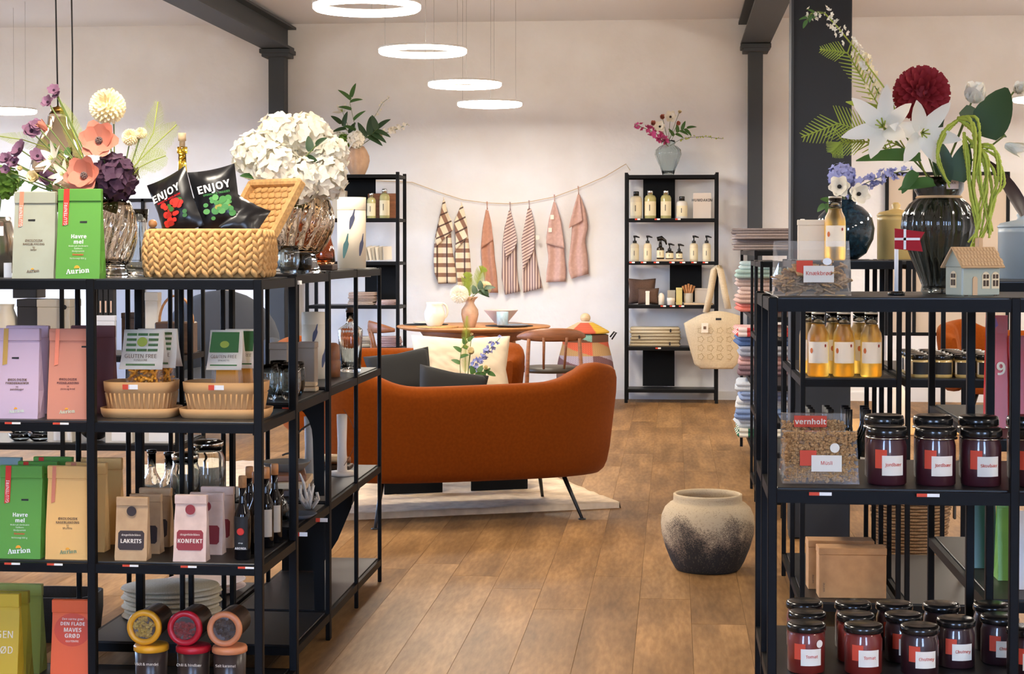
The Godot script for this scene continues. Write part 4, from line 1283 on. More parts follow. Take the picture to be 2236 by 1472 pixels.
func pasta_basket(px0: float, px1: float, label: String, kind: int) -> void:
	var d := 5.15
	var a := on(px0, d, LA); var b := on(px1, d, LA)
	var w := b.x - a.x
	var pos := Vector3((a.x + b.x) / 2, LA + 0.0004, -d)
	var tan_ := mk(rgb8(196, 150, 98), 0.85)
	var t := thing("paper_basket", label, "basket", pos)
	var rx := w / 2; var rz := 0.085
	part(t, "tray", loft([[rx * 0.93, rz * 0.93, 0.0], [rx * 0.98, rz * 0.98, 0.012], [rx, rz, 0.028], [rx * 0.97, rz * 0.97, 0.028], [rx * 0.9, rz * 0.9, 0.008]], 0.5), tan_)
	var bs := loft([[rx * 0.78, rz * 0.8, 0.009], [rx * 0.86, rz * 0.88, 0.075], [rx * 0.90, rz * 0.92, 0.08], [rx * 0.92, rz * 0.94, 0.108], [rx * 0.89, rz * 0.91, 0.108], [rx * 0.8, rz * 0.82, 0.02]], 0.5)
	part(t, "bowl", bs, tan_)
	var ribs := Shape.new()
	for g in even_angles(rx, rz, 0.5, 40):
		var c := cos(g); var s := sin(g)
		var p0 := Vector3(rx * 0.785 * signf(c) * pow(absf(c), 0.5), 0.012, rz * 0.805 * signf(s) * pow(absf(s), 0.5))
		var p1 := Vector3(rx * 0.865 * signf(c) * pow(absf(c), 0.5), 0.074, rz * 0.885 * signf(s) * pow(absf(s), 0.5))
		ribs.tube([p0, p1], 0.0032, 5)
	var rb := part(t, "corrugation", ribs, tan_)
	rb.set_meta("kind", "stuff")
	var fl := part(t, "floor_of_basket", loft([[rx * 0.82, rz * 0.84, 0.05], [rx * 0.83, rz * 0.85, 0.052], [0.0, 0.0, 0.0525]], 0.5), tan_)
	fl.name = "liner"
	part(t, "price_sticker", Shape.new().box(Vector3(-0.012 - 0.01, 0.094, rz * 0.945), Vector3(0.016, 0.014, 0.002)).box(Vector3(0.010 - 0.01, 0.094, rz * 0.945), Vector3(0.026, 0.014, 0.002)), M.ink_white)
	part(t, "red_sticker", Shape.new().box(Vector3(-0.025, 0.094, rz * 0.948), Vector3(0.018, 0.015, 0.002)), M.ink_red)
	var gold := mk(rgb8(224, 150, 40), 0.35) if kind == 0 else mk(rgb8(226, 158, 52), 0.5)
	for k in 2:
		var px: float = [[316.0, 345.0], [496.0, 528.0]][kind][k]
		var dd := d - 0.025 + 0.07 * k
		var q := on(px, dd, LA + 0.053)
		var pk := thing("pasta_pack", ("fusilli bag with a leaf patterned GLUTEN FREE card, " if kind == 0 else "spaghetti bag with a plain green GLUTEN FREE card, ") + ("in front" if k == 0 else "behind its twin"), "pasta", q, 0.0, "gluten free pasta packs")
		var pw: float = 0.108 if kind == 0 else 0.092
		if kind == 1:
			var sp := Shape.new()
			for i in 22:
				for j in 3: sp.tube([Vector3(-pw * 0.36 + pw * 0.72 * i / 21.0, 0.002, 0.014 - j * 0.014), Vector3(-pw * 0.30 + pw * 0.60 * i / 21.0, 0.11, 0.010 - j * 0.01)], 0.002, 4)
			var ss := part(pk, "spaghetti", sp, gold); ss.set_meta("kind", "stuff")
		else:
			var sp2 := Shape.new()
			var r := RandomNumberGenerator.new(); r.seed = 5
			for i in 150:
				var dir := Vector3(r.randf_range(-1, 1), r.randf_range(-1, 1), r.randf_range(-1, 1)).normalized() * 0.016
				var c2 := Vector3(r.randf_range(-0.04, 0.04), r.randf_range(0.018, 0.1), r.randf_range(-0.016, 0.02))
				sp2.tube([c2 - dir, c2 + Vector3(0.003, 0.002, 0), c2 + dir], 0.0042, 5)
			var s3 := part(pk, "fusilli", sp2, gold); s3.set_meta("kind", "stuff")
		part(pk, "film", bag_shape(pw, 0.13, 0.056, 0.012, 9 + k), M.cello)
		# folded card
		var ch := 0.118; var cw := pw * (1.13 if kind == 0 else 1.07)
		var top := 0.212
		var card := Shape.new()
		var f0 := []; var f1 := []
		for r2 in 5:
			var tt := r2 / 4.0
			var ww := lerpf(cw * 0.55, cw * 0.5, tt)
			var zz := 0.040 - 0.034 * tt * (2.0 - tt)
			f0.append([Vector3(-ww, top - ch + ch * tt, zz), Vector3(0, top - ch + ch * tt, zz + 0.002), Vector3(ww, top - ch + ch * tt, zz)])
			f1.append([Vector3(ww, top - ch + ch * tt, -zz), Vector3(0, top - ch + ch * tt, -zz), Vector3(-ww, top - ch + ch * tt, -zz)])
		card.sheet(f0, 0.0006).sheet(f1, 0.0006)
		var cd := part(pk, "header_card", card, M.paper)
		var lean := -0.22
		if kind == 0:
			for row in 4:
				for col in 3:
					if row > 0 and row < 3 and col == 1: continue
					var sprig := Shape.new()
					for i in 7: sprig.box(Vector3(-0.013 + i * 0.0043, 0, 0), Vector3(0.0036, 0.008, 0.0006))
					part(cd, "leaf_print", sprig, M.ink_green, Vector3(-0.034 + col * 0.034, top - 0.014 - row * 0.0155, 0.0125 + row * 0.0048), Vector3(lean * 1.5, 0, 0))
			part(cd, "sprout_print", Shape.new().slab(ellipse(0.016, 0.015), 0.0005), M.fern, Vector3(0, top - 0.036, 0.0215), Vector3(lean * 1.5, 0, 0))
			var foot := Shape.new()
			for i in 20: foot.box(Vector3(-0.043 + i * 0.0045, 0, 0), Vector3(0.0036, 0.006, 0.0006))
			part(cd, "leaf_print", foot, M.ink_green, Vector3(0, top - ch + 0.014, 0.042), Vector3(-0.05, 0, 0))
		else:
			part(cd, "green_print", Shape.new().slab([Vector2(-cw * 0.45, -0.032), Vector2(cw * 0.45, -0.032), Vector2(cw * 0.43, 0.033), Vector2(-cw * 0.43, 0.033)], 0.0005), M.ink_green, Vector3(0, top - 0.036, 0.0245), Vector3(lean * 1.75, 0, 0))
			part(cd, "sprout_print", Shape.new().slab(ellipse(0.014, 0.011), 0.0005), M.fern, Vector3(0, top - 0.042, 0.0275), Vector3(lean * 1.75, 0, 0))
			part(cd, "green_print", Shape.new().box(Vector3.ZERO, Vector3(cw * 0.84, 0.004, 0.0006)), M.ink_green, Vector3(0, top - ch + 0.014, 0.0425), Vector3(-0.05, 0, 0))
		letters(cd, "GLUTEN FREE", cw * 0.135, Vector3(0, top - 0.078, 0.0375), M.ink_brown, "Droid Sans", false, Vector3(-0.14, 0, 0))
		letters(cd, "FUSILLONI" if kind == 0 else "SPAGHETTI", cw * 0.07, Vector3(0, top - 0.09, 0.0405), M.ink_brown, "Droid Sans", false, Vector3(-0.12, 0, 0))

func ellipse(a: float, b: float, n := 20) -> Array:
	var o := []
	for i in n: o.append(Vector2(cos(TAU * i / n) * a, sin(TAU * i / n) * b))
	return o

# rings of [half width, half depth, height] joined into one skin
func loft(rings: Array, corner := 0.6, n := 40) -> Shape:
	var pts := []
	for g in rings:
		var row := []
		for i in n + 1:
			var a := -TAU * i / n
			row.append(Vector3(g[0] * signf(cos(a)) * pow(absf(cos(a)), corner), g[2], g[1] * signf(sin(a)) * pow(absf(sin(a)), corner)))
		pts.append(row)
	var s := Shape.new().sheet(pts)
	for i in n: s.tri(Vector3(0, rings[0][2], 0), pts[0][i + 1], pts[0][i])
	return s

func snack_basket() -> void:
	var d := 5.155
	var p := on(460, d, LT + 0.0004)
	var t := thing("seagrass_basket", "plaited seagrass basket holding black snack bags on top of the shelf", "basket", p)
	var rx := 0.178; var rz := 0.125; var h := 0.142
	part(t, "liner", loft([[rx * 0.93, rz * 0.93, 0.002], [rx * 0.96, rz * 0.96, h * 0.5], [rx * 0.95, rz * 0.95, h], [rx * 0.9, rz * 0.9, h], [rx * 0.9, rz * 0.9, 0.02]], 0.45), M.seagrass)
	weave_strands(rx, rz, h, 6, 30, 0.45, M.seagrass, t)
	var ring := []
	for q in rect_ring(rx * 0.96, rz * 0.96, 0.45): ring.append(q + Vector3(0, h, 0))
	part(t, "rim", Shape.new().tube(ring, 0.008, 6, true), M.seagrass)
	# lid propped up behind
	var lid := thing("basket_lid", "plaited seagrass lid propped open behind the snack bags", "basket lid", on(572, 5.42, LT + 0.107))
	lid.rotation = Vector3(-0.62, -0.6, 0.0)
	lid.scale = Vector3(1.2, 1.18, 1.0)
	lid.position = at(578, 462, 5.5)
	part(lid, "panel", Shape.new().box(Vector3.ZERO, Vector3(0.18, 0.17, 0.008), 0.003), M.seagrass)
	var s := Shape.new()
	for r in 8:
		for c in 7:
			s.move(Vector3(-0.078 + c * 0.026 + (0.013 if r % 2 else 0.0), -0.072 + r * 0.0205, 0.006), Vector3(0, 0, 0.32 if r % 2 else -0.32))
			s.ball(Vector3.ZERO, Vector3(0.016, 0.010, 0.007), 7, 5)
	var w := part(lid, "weave", s, M.seagrass); w.set_meta("kind", "stuff")
	for e in [[Vector3(0, 0.088, 0.012), Vector3(0.2, 0.02, 0.035)], [Vector3(0, -0.088, 0.012), Vector3(0.2, 0.016, 0.035)], [Vector3(0.098, 0, 0.012), Vector3(0.016, 0.19, 0.035)], [Vector3(-0.098, 0, 0.012), Vector3(0.016, 0.19, 0.035)]]:
		part(lid, "edge", Shape.new().box(e[0], e[1], 0.006), M.seagrass)
	# snack bags
	var foil := mk(rgb8(24, 24, 27), 0.28)
	snack_bag(at(383, 448, 5.13), Vector3(-0.12, -0.3, 0.42), "black snack bag with tomatoes, leaning in the seagrass basket", foil, mk(rgb8(190, 26, 34), 0.4), [rgb8(206, 50, 38), rgb8(170, 40, 30), rgb8(60, 110, 50)])
	snack_bag(at(474, 436, 5.15), Vector3(-0.14, 0.14, 0.2), "black snack bag with green lettuce, leaning in the seagrass basket", foil, mk(rgb8(52, 128, 52), 0.4), [rgb8(74, 140, 62), rgb8(160, 150, 54), rgb8(96, 160, 80)])
	snack_bag(at(535, 478, 5.17), Vector3(-0.5, 0.5, -0.55), "crumpled black snack bag lying beside the lettuce one", foil, mk(rgb8(40, 84, 44), 0.4), [])

func snack_bag(pos: Vector3, rot: Vector3, label: String, foil: Material, flash: Material, veg: Array) -> void:
	var t := thing("snack_bag", label, "snack bag", pos)
	t.rotation = rot
	var w := 0.145 if veg else 0.115; var h := 0.188 if veg else 0.125
	var s := Shape.new()
	var front := []; var back := []
	var r := RandomNumberGenerator.new(); r.seed = int(pos.x * 1000.0)
	for i in 11:
		var ra := []; var rb := []
		var v := -1.0 + i / 5.0
		for j in 11:
			var u := -1.0 + j / 5.0
			var bul := 0.032 * pow(maxf(0.0, (1.0 - u * u) * (1.0 - pow(absf(v), 2.6))), 0.6) + (r.randf_range(-0.003, 0.003) if absf(u) < 0.9 and absf(v) < 0.9 else 0.0)
			var wx := w / 2 * (1.0 - 0.10 * (1.0 - absf(v)))
			ra.append(Vector3(u * wx, v * h / 2 + 0.006 * u * u * v, bul + 0.0008))
			rb.append(Vector3(-u * wx, v * h / 2 + 0.006 * u * u * v, -bul - 0.0008))
		front.append(ra); back.append(rb)
	s.sheet(front).sheet(back)
	part(t, "foil", s, foil)
	if not veg: return
	var k := func(x: float, y: float) -> float: return 0.033 * pow(maxf(0.0, (1.0 - pow(x / (w / 2), 2.0)) * (1.0 - pow(absf(y / (h / 2)), 2.6))), 0.6) + 0.003
	part(t, "flash", Shape.new().slab([Vector2(-0.012, -0.02), Vector2(0.034, -0.012), Vector2(0.034, 0.016), Vector2(-0.012, 0.016)], 0.0006), flash, Vector3(-0.004, h / 2 - 0.02, 0.012), Vector3(-0.5, 0, 0))
	letters(t, "ENJOY", 0.034, Vector3(0.0, 0.034, k.call(0, 0.034) + 0.001), M.ink_white, "Droid Sans", true, Vector3(-0.12, 0, 0.06))
	letters(t, "TOMAT & BASILIKUM" if veg[0].r > veg[0].g else "SPINACH & VEGGIES", 0.0085, Vector3(0.005, 0.013, k.call(0, 0.013) + 0.001), flash, "Droid Sans", true)
	var n := 0
	for i in 26:
		var x := r.randf_range(-0.035, 0.042); var y := r.randf_range(-0.062, 0.0)
		var rad := r.randf_range(0.006, 0.013)
		var c: Color = veg[0 if i % 3 else (1 if i % 2 else 2)]
		var q := ellipse(rad, rad * r.randf_range(0.7, 1.0), 12)
		part(t, "vegetable_print", Shape.new().slab(q, 0.0006), mk(c, 0.4), Vector3(x, y, k.call(x, y) + 0.0006 + 0.0002 * n), Vector3(y * -4.0, x * 5.0, 0))
		n += 1
# ---------- glass and crockery on the left-hand row ----------
func shade_walls(outer: Array, t := 0.003) -> Array:
	var out := outer.duplicate()
	for i in range(outer.size() - 1, -1, -1): out.append(Vector2(outer[i].x - t, outer[i].y))
	out.append(outer[0])
	return out

func footed_vase(parent: Node, r: float, h: float, foot: float, m: Material, ribs: int, twist: float) -> void:
	var prof := [Vector2(0, 0), Vector2(r * 0.62, 0), Vector2(r * 0.62, 0.006), Vector2(r * 0.5, foot * 0.45), Vector2(r * 0.45, foot * 0.8)]
	for i in 11:
		var t := i / 10.0
		prof.append(Vector2(r * (0.5 + 0.5 * sin(PI * (0.10 + 0.80 * t))) * (1.0 if t < 0.9 else 0.97), foot + (h - foot) * t))
	part(parent, "glass", Shape.new().lathe(walls(prof, 0.003, foot * 0.95), 72, ribs, 0.09, twist, foot * 0.9, h * 2.0), m)

func tumbler(pos: Vector3, r: float, h: float, m: Material, label: String) -> void:
	var prof := [Vector2(0, 0), Vector2(r * 0.55, 0), Vector2(r * 0.72, h * 0.06), Vector2(r * 0.95, h * 0.3), Vector2(r, h * 0.5), Vector2(r * 0.95, h * 0.75), Vector2(r * 0.82, h)]
	solo("ribbed_tumbler", label, "glass", Shape.new().lathe(walls(prof, 0.003, 0.008), 48, 16, 0.06), m, pos, 0.0, "ribbed drinking glasses")

func peacock_tin(pos: Vector3, r: float, h: float, label: String) -> void:
	var t := thing("paper_tin", label, "tin", pos)
	var cream := mk(rgb8(230, 216, 190), 0.6)
	part(t, "body", Shape.new().lathe([Vector2(0, 0), Vector2(r, 0), Vector2(r, h * 0.82), Vector2(0, h * 0.82)], 40), cream)
	part(t, "lid", Shape.new().lathe([Vector2(r * 1.01, h * 0.822), Vector2(r * 1.01, h), Vector2(0, h)], 40), cream)
	var teal := mk(rgb8(70, 108, 112), 0.6); var blue := mk(rgb8(76, 82, 110), 0.6)
	for q in [[0.18, 0.66, teal if false else blue, 0.36], [-0.28, 0.28, teal, 0.44], [0.9, 0.3, blue, 0.4]]:
		var a: float = PI / 2 - q[0]
		var pts := []
		var s: float = q[3] * r * 2.6
		for i in 8:
			var u := i / 7.0
			var wd := s * 0.22 * sin(PI * clampf(0.08 + u * 0.8, 0, 1)) * (1.0 if u < 0.6 else 0.5)
			var ang := a - (0.55 * u - 0.2) * 0.6
			var row := []
			for sg in [-1.0, 0.0, 1.0]:
				var b2: float = ang - sg * wd / r * 0.8
				row.append(Vector3(cos(b2) * r * 1.012, h * q[1] - s * 0.6 + s * 1.5 * u, sin(b2) * r * 1.012))
			pts.append(row)
		part(t, "bird_print", Shape.new().sheet(pts), q[2])

func fill_left_row() -> void:
	var T := 1.3004
	var v := thing("globe_vase", "big smoked glass globe vase full of white hydrangeas", "vase", on(657, 5.78, T))
	footed_vase(v, 0.112, 0.285, 0.075, M.glass_smoke, 18, 3.0)
	tumbler(on(583, 5.58, T), 0.036, 0.088, M.glass_grey, "ribbed grey glass half hidden by the seagrass basket")
	tumbler(on(631, 5.56, T), 0.036, 0.092, M.glass_grey, "ribbed grey glass standing below the globe vase")
	tumbler(on(662, 5.62, T), 0.03, 0.07, M.glass_dark, "small dark glass beside the brown carafe")
	var c := thing("brown_carafe", "brown glass carafe on a dark wooden base", "carafe", on(699, 6.12, 1.3054))
	part(c, "base", Shape.new().box(Vector3(-0.02, 0.011, 0), Vector3(0.15, 0.022, 0.1), 0.003), M.dark_wood)
	var cp := [Vector2(0, 0.023), Vector2(0.05, 0.023), Vector2(0.055, 0.03), Vector2(0.052, 0.07), Vector2(0.036, 0.13), Vector2(0.02, 0.17), Vector2(0.019, 0.2), Vector2(0.026, 0.225)]
	part(c, "glass", Shape.new().lathe(walls(cp, 0.003, 0.03), 40, 12, 0.03), M.glass_brown)
	solo("wood_cup", "dark wooden cup in front of the brown carafe", "cup", Shape.new().lathe(walls([Vector2(0, 0), Vector2(0.03, 0), Vector2(0.034, 0.05)], 0.003, 0.006), 24), M.dark_wood, on(672, 5.93, T))
	peacock_tin(on(768, 6.82, 1.3054), 0.057, 0.283, "tall cream tin printed with peacocks on the row's end")
	for q in [[643, 5.455], [797, 7.0]]: price_tag(q[0], q[1], 1.28, "beside the globe vase")
	# middle board
	var A := 0.8854; var B := 0.8934
	for q in [[588, 5.6, 0.034], [615, 5.68, 0.034], [634, 5.60, 0.035], [645, 5.74, 0.034], [609, 5.80, 0.034]]:
		tumbler(on(q[0], q[1], A), q[2], 0.115, M.glass_grey if q[0] != 645 else M.glass_dark, "ribbed smoky glass in the cluster on the middle board")
	var taupe := mk(rgb8(150, 134, 118), 0.8)
	gift_box(on(612, 5.93, A), Vector3(0.062, 0.17, 0.06), taupe, "tall taupe carton behind the ribbed smoky glasses")
	gift_box(on(672, 6.10, B), Vector3(0.062, 0.155, 0.062), taupe, "tall taupe carton with a bottle neck, beside the decanter")
	solo("soap_bar", "stacked wooden soap dish in front of the taupe carton", "soap dish", Shape.new().box(Vector3(0, 0.008, 0), Vector3(0.09, 0.015, 0.05), 0.003).box(Vector3(0.005, 0.0245, 0), Vector3(0.075, 0.014, 0.04), 0.003), M.pale_wood, on(684, 5.93, A) + Vector3(-0.03, 0, 0))
	peacock_tin(on(688, 6.42, B), 0.05, 0.25, "small pale tin with a peacock on the middle board")
	solo("wooden_jar", "slim turned wooden jar beside the decanter", "jar", Shape.new().lathe([Vector2(0, 0), Vector2(0.026, 0), Vector2(0.028, 0.06), Vector2(0.024, 0.064), Vector2(0.026, 0.07), Vector2(0.024, 0.12), Vector2(0.012, 0.13), Vector2(0, 0.131)], 24), M.walnut, on(728, 6.5, B))
	var dec := thing("ribbed_decanter", "square-shouldered ribbed glass decanter with a dark stopper", "decanter", on(765, 6.78, B))
	var dp := [Vector2(0, 0), Vector2(0.038, 0), Vector2(0.042, 0.006), Vector2(0.049, 0.165), Vector2(0.046, 0.172), Vector2(0.020, 0.19), Vector2(0.016, 0.196), Vector2(0.016, 0.236)]
	part(dec, "glass", Shape.new().lathe(walls(dp, 0.004, 0.012), 56, 28, 0.03, 0.0, 0.01, 0.17), M.glass_clear)
	part(dec, "stopper", Shape.new().lathe([Vector2(0, 0.225), Vector2(0.011, 0.225), Vector2(0.011, 0.237), Vector2(0.018, 0.237), Vector2(0.018, 0.255), Vector2(0, 0.256)], 20), M.dark_wood)
	for q in [[632, 5.455], [800, 7.0]]: price_tag(q[0], q[1], 0.872, "under the decanter")
	# lower board: boards, candlesticks, bowls
	var CA := 0.4824; var CB := 0.4884
	for k in 3:
		solo("cutting_board", ["wooden board at the bottom of the stack by the coral", "wooden board in the middle of the stack by the coral", "wooden board on top of the stack by the coral"][k], "cutting board", Shape.new().box(Vector3(0, 0.0125, 0), Vector3(0.16, 0.025, 0.26), 0.003), [M.dark_wood, M.pale_wood, M.walnut][k], on(640, 6.23, CB) + Vector3(-0.02 * k, 0.0255 * k, -0.01 * k), 0.12 * k)
	solo("stone_bowl", "grey stone dish on the wooden boards", "dish", Shape.new().lathe(walls([Vector2(0, 0), Vector2(0.06, 0), Vector2(0.09, 0.03), Vector2(0.092, 0.034)], 0.006, 0.008), 32), mk(rgb8(120, 112, 100), 0.8), on(640, 6.23, CB) + Vector3(-0.03, 0.077, -0.02))
	var cord := []
	for i in 22:
		var u := i / 21.0
		cord.append(Vector3(0.02 + 0.10 * u + 0.02 * sin(u * 9.0), 0.115 + 0.14 * u + 0.02 * cos(u * 8.0), 0.02))
	solo("leather_strap", "dark leather strap looping up from the grey dish", "strap", Shape.new().tube(cord, 0.004, 6), M.leather, on(640, 6.23, CB) + Vector3(-0.06, 0, -0.02))
	for k in 2:
		var cs := thing("candlestick", ["white turned candlestick standing clear at the row's end", "grey candlestick rising behind the wooden boards"][k], "candlestick", on([747.0, 676.0][k], [6.72, 6.62][k], CB))
		var mm: Material = mk(rgb8(222, 208, 192), 0.7) if k == 0 else mk(rgb8(170, 168, 164), 0.6)
		part(cs, "foot", Shape.new().lathe([Vector2(0, 0), Vector2(0.052, 0), Vector2(0.054, 0.008), Vector2(0.05, 0.014), Vector2(0, 0.015)], 28), mm)
		part(cs, "stick", Shape.new().lathe([Vector2(0, 0.0151), Vector2(0.02, 0.0151), Vector2(0.018, 0.12), Vector2(0.021, 0.24), Vector2(0.012, 0.241), Vector2(0.0, 0.225)], 20), mm)
		if k == 0:
			var wire := []
			for i in 16: wire.append(Vector3(0.012 + 0.045 * sin(i / 15.0 * PI), 0.26 - 0.22 * i / 15.0, 0.02))
			part(cs, "wire", Shape.new().tube(wire, 0.001, 4), M.leather)
	var cor := Shape.new()
	var r := RandomNumberGenerator.new(); r.seed = 12
	for i in 22:
		var a := r.randf() * TAU; var l := r.randf_range(0.03, 0.075)
		var p0 := Vector3(cos(a) * 0.01, 0.004, sin(a) * 0.01)
		var p1 := p0 + Vector3(cos(a) * l * 0.5, l * 0.6, sin(a) * l * 0.5)
		cor.tube([p0, p1, p1 + Vector3(r.randf_range(-0.01, 0.01), l * 0.45, r.randf_range(-0.01, 0.01))], [0.005, 0.0045, 0.003], 5)
	cor.tube([Vector3(-0.01, 0.03, 0), Vector3(-0.02, 0.09, 0), Vector3(-0.035, 0.125, 0)], [0.006, 0.005, 0.003], 5)
	solo("coral_ornament", "bleached white coral ornament on the lower board", "coral", cor, mk(rgb8(206, 198, 186), 0.85), on(676, 5.86, CA))
	solo("slate_dish", "slate blue dish beneath the coral", "dish", Shape.new().lathe(walls([Vector2(0, 0), Vector2(0.04, 0), Vector2(0.065, 0.016)], 0.004, 0.005), 28), mk(rgb8(70, 78, 90), 0.5), on(650, 5.66, CA))
	var dish := thing("log_tray", "tray of split logs and pegs beside the white candlestick", "tray", on(762, 6.92, CB) + Vector3(-0.09, 0, 0))
	part(dish, "tray", Shape.new().box(Vector3(0, 0.008, 0), Vector3(0.2, 0.016, 0.1), 0.003), M.dark_wood)
	for k in 4: part(dish, "log", Shape.new().tube([Vector3(-0.09 + 0.01 * k, 0.032 + 0.012 * (k % 2), -0.03 + 0.02 * k), Vector3(0.09 - 0.012 * k, 0.030 + 0.012 * (k % 2), -0.03 + 0.02 * k)], 0.014, 7), M.pale_wood if k % 2 else M.walnut)
	for q in [[655, 5.455, CA], [700, 5.75, CA]]: price_tag(q[0], q[1], q[2] - 0.013, "under the coral")
	solo("amber_flask", "dark round flask beside the syrup bottles", "flask", Shape.new().lathe(walls([Vector2(0, 0), Vector2(0.03, 0), Vector2(0.038, 0.03), Vector2(0.03, 0.06), Vector2(0.018, 0.075), Vector2(0.02, 0.1)], 0.003, 0.006), 28), M.glass_dark, on(607, 5.62, CA))

func gift_box(pos: Vector3, s: Vector3, m: Material, label: String, turn := 0.0, group := "") -> Node3D:
	var t := thing("gift_box", label, "box", pos, turn, group)
	part(t, "body", Shape.new().box(Vector3(0, s.y * 0.43, 0), Vector3(s.x, s.y * 0.86, s.z), 0.002), m)
	part(t, "lid", Shape.new().box(Vector3(0, s.y * 0.93, 0), Vector3(s.x + 0.003, s.y * 0.139, s.z + 0.003), 0.002), m)
	return t

# ---------- what shows between the posts further back ----------
func fill_left_behind() -> void:
	var y := 0.8854
	var grey := mk(rgb8(186, 178, 162), 0.85)
	var b := gift_box(on(130, 7.95, y), Vector3(0.157, 0.26, 0.16), grey, "pale grey carton with a round black mark, behind the coral bag")
	part(b, "round_mark", Shape.new().slab(ellipse(0.011, 0.011), 0.0005), M.ink, Vector3(0.055, 0.224, 0.0825))
	gift_box(on(72, 7.98, y), Vector3(0.10, 0.26, 0.14), mk(rgb8(40, 38, 38), 0.5), "black carton beside the pale grey carton")
	gift_box(on(64, 8.1, y + 0.2606), Vector3(0.12, 0.05, 0.12), mk(rgb8(52, 50, 50), 0.5), "flat black carton lying on the black carton")
	for k in 4:
		var t := thing("incense_box", "slim black carton with a pale slot window, one of four in a row", "box", on(212.0 + 11.5 * k, 7.96, y), 0.1, "slim black cartons in a row")
		part(t, "body", Shape.new().box(Vector3(0, 0.17, 0), Vector3(0.021, 0.34, 0.07), 0.001), mk(rgb8(44, 40, 36), 0.6) if k == 0 else M.ink)
		part(t, "slot", Shape.new().box(Vector3(0, 0.225, 0.0355), Vector3(0.007, 0.055, 0.0012)), M.pink_kraft)
		part(t, "foot_band", Shape.new().box(Vector3(0, 0.153, 0.0355), Vector3(0.019, 0.018, 0.0012)), M.kraft)
	gift_box(on(232, 7.9, y), Vector3(0.09, 0.185, 0.03), mk(rgb8(224, 228, 236), 0.5), "low white card holder before the slim black cartons")
	var jug := thing("ceramic_jug", "cream enamel jug with green foot behind the lilac bags", "jug", on(14, 7.95, y))
	part(jug, "body", Shape.new().lathe(walls([Vector2(0, 0.0), Vector2(0.05, 0.0), Vector2(0.058, 0.05), Vector2(0.056, 0.16), Vector2(0.035, 0.215), Vector2(0.04, 0.235)], 0.004, 0.008), 28), mk(rgb8(226, 214, 190), 0.3))
	# a round armchair and a round-handled basket further back
	var ch := thing("round_armchair", "dark grey rounded armchair behind the pasta baskets", "armchair", on(480, 12.3, 0.0), 0.3)
	var gm := mk(rgb8(66, 70, 78), 0.95)
	part(ch, "seat", Shape.new().ball(Vector3(0, 0.38, 0.05), Vector3(0.42, 0.16, 0.40), 24, 10), gm)
	part(ch, "back", Shape.new().ball(Vector3(0.02, 0.66, -0.25), Vector3(0.44, 0.42, 0.17), 28, 14), gm)
	for sx in [-1.0, 1.0]: part(ch, "arm", Shape.new().ball(Vector3(sx * 0.38, 0.58, 0.02), Vector3(0.12, 0.16, 0.34), 16, 10), gm)
	for q in [Vector3(-0.26, 0, 0.24), Vector3(0.26, 0, 0.24), Vector3(-0.26, 0, -0.2), Vector3(0.26, 0, -0.2)]: part(ch, "leg", Shape.new().tube([q, q * 0.9 + Vector3(0, 0.28, 0)], [0.012, 0.016], 8), M.leg_black)
	var hb := thing("handled_basket", "wooden trug with a bent hoop handle on the back shelf", "basket", on(398, 8.12, 0.4704 + 0.83))
	hb.position = on(385, 8.05, 0.8854)
	part(hb, "body", Shape.new().box(Vector3(0, 0.075, 0), Vector3(0.17, 0.15, 0.14), 0.006), M.dark_wood)
	var hoop := []
	for i in 15:
		var a := PI * i / 14.0
		hoop.append(Vector3(cos(a) * 0.082, 0.145 + sin(a) * 0.13, 0))
	part(hb, "handle", Shape.new().tube(hoop, 0.006, 6), M.oak)
	gift_box(on(335, 8.08, y), Vector3(0.062, 0.29, 0.06), mk(rgb8(226, 220, 208), 0.8), "tall white carton behind the leaf patterned card")
	gift_box(on(290, 8.14, y), Vector3(0.08, 0.19, 0.1), M.dark_wood, "dark wooden crate behind the leaf patterned card")
	# the lower board of the back shelf
	var y2 := 0.4704
	for q in [[140, 0.12, "white carton with a drinking glass printed on it"], [268, 0.13, "pink edged white carton behind the amber bags"], [352, 0.15, "grey carton with a photo, behind the kraft sweets"]]:
		var t := gift_box(on(q[0], 7.95, y2), Vector3(q[1], 0.13, 0.12), mk(rgb8(214, 206, 192), 0.8), q[2])
		part(t, "picture", Shape.new().box(Vector3(0.012, 0.06, 0.061), Vector3(q[1] * 0.7, 0.1, 0.0014)), M.white)
	for k in 6:
		var prof := [Vector2(0, 0), Vector2(0.03, 0), Vector2(0.05, 0.015), Vector2(0.056, 0.035)]
		solo("glass_bowl", "small clear glass bowl stacked behind the green bags", "bowl", Shape.new().lathe(walls(prof, 0.003, 0.005), 24), M.glass_clear, on(45.0 + 42.0 * (k / 3), 7.95, y2 + 0.036 * (k % 3)), 0.0, "stacked clear glass bowls")
	solo("tea_pot", "dark teapot with arched handle behind the amber bags", "teapot", Shape.new().ball(Vector3(0, 0.08, 0), Vector3(0.08, 0.08, 0.08), 20, 12).tube([Vector3(-0.06, 0.13, 0), Vector3(-0.05, 0.2, 0), Vector3(0, 0.225, 0), Vector3(0.05, 0.2, 0), Vector3(0.06, 0.13, 0)], 0.012, 8), mk(rgb8(36, 30, 28), 0.3), on(208, 8.0, 0.4704))
	# storage jars on the twin row
	var y3 := 0.4704
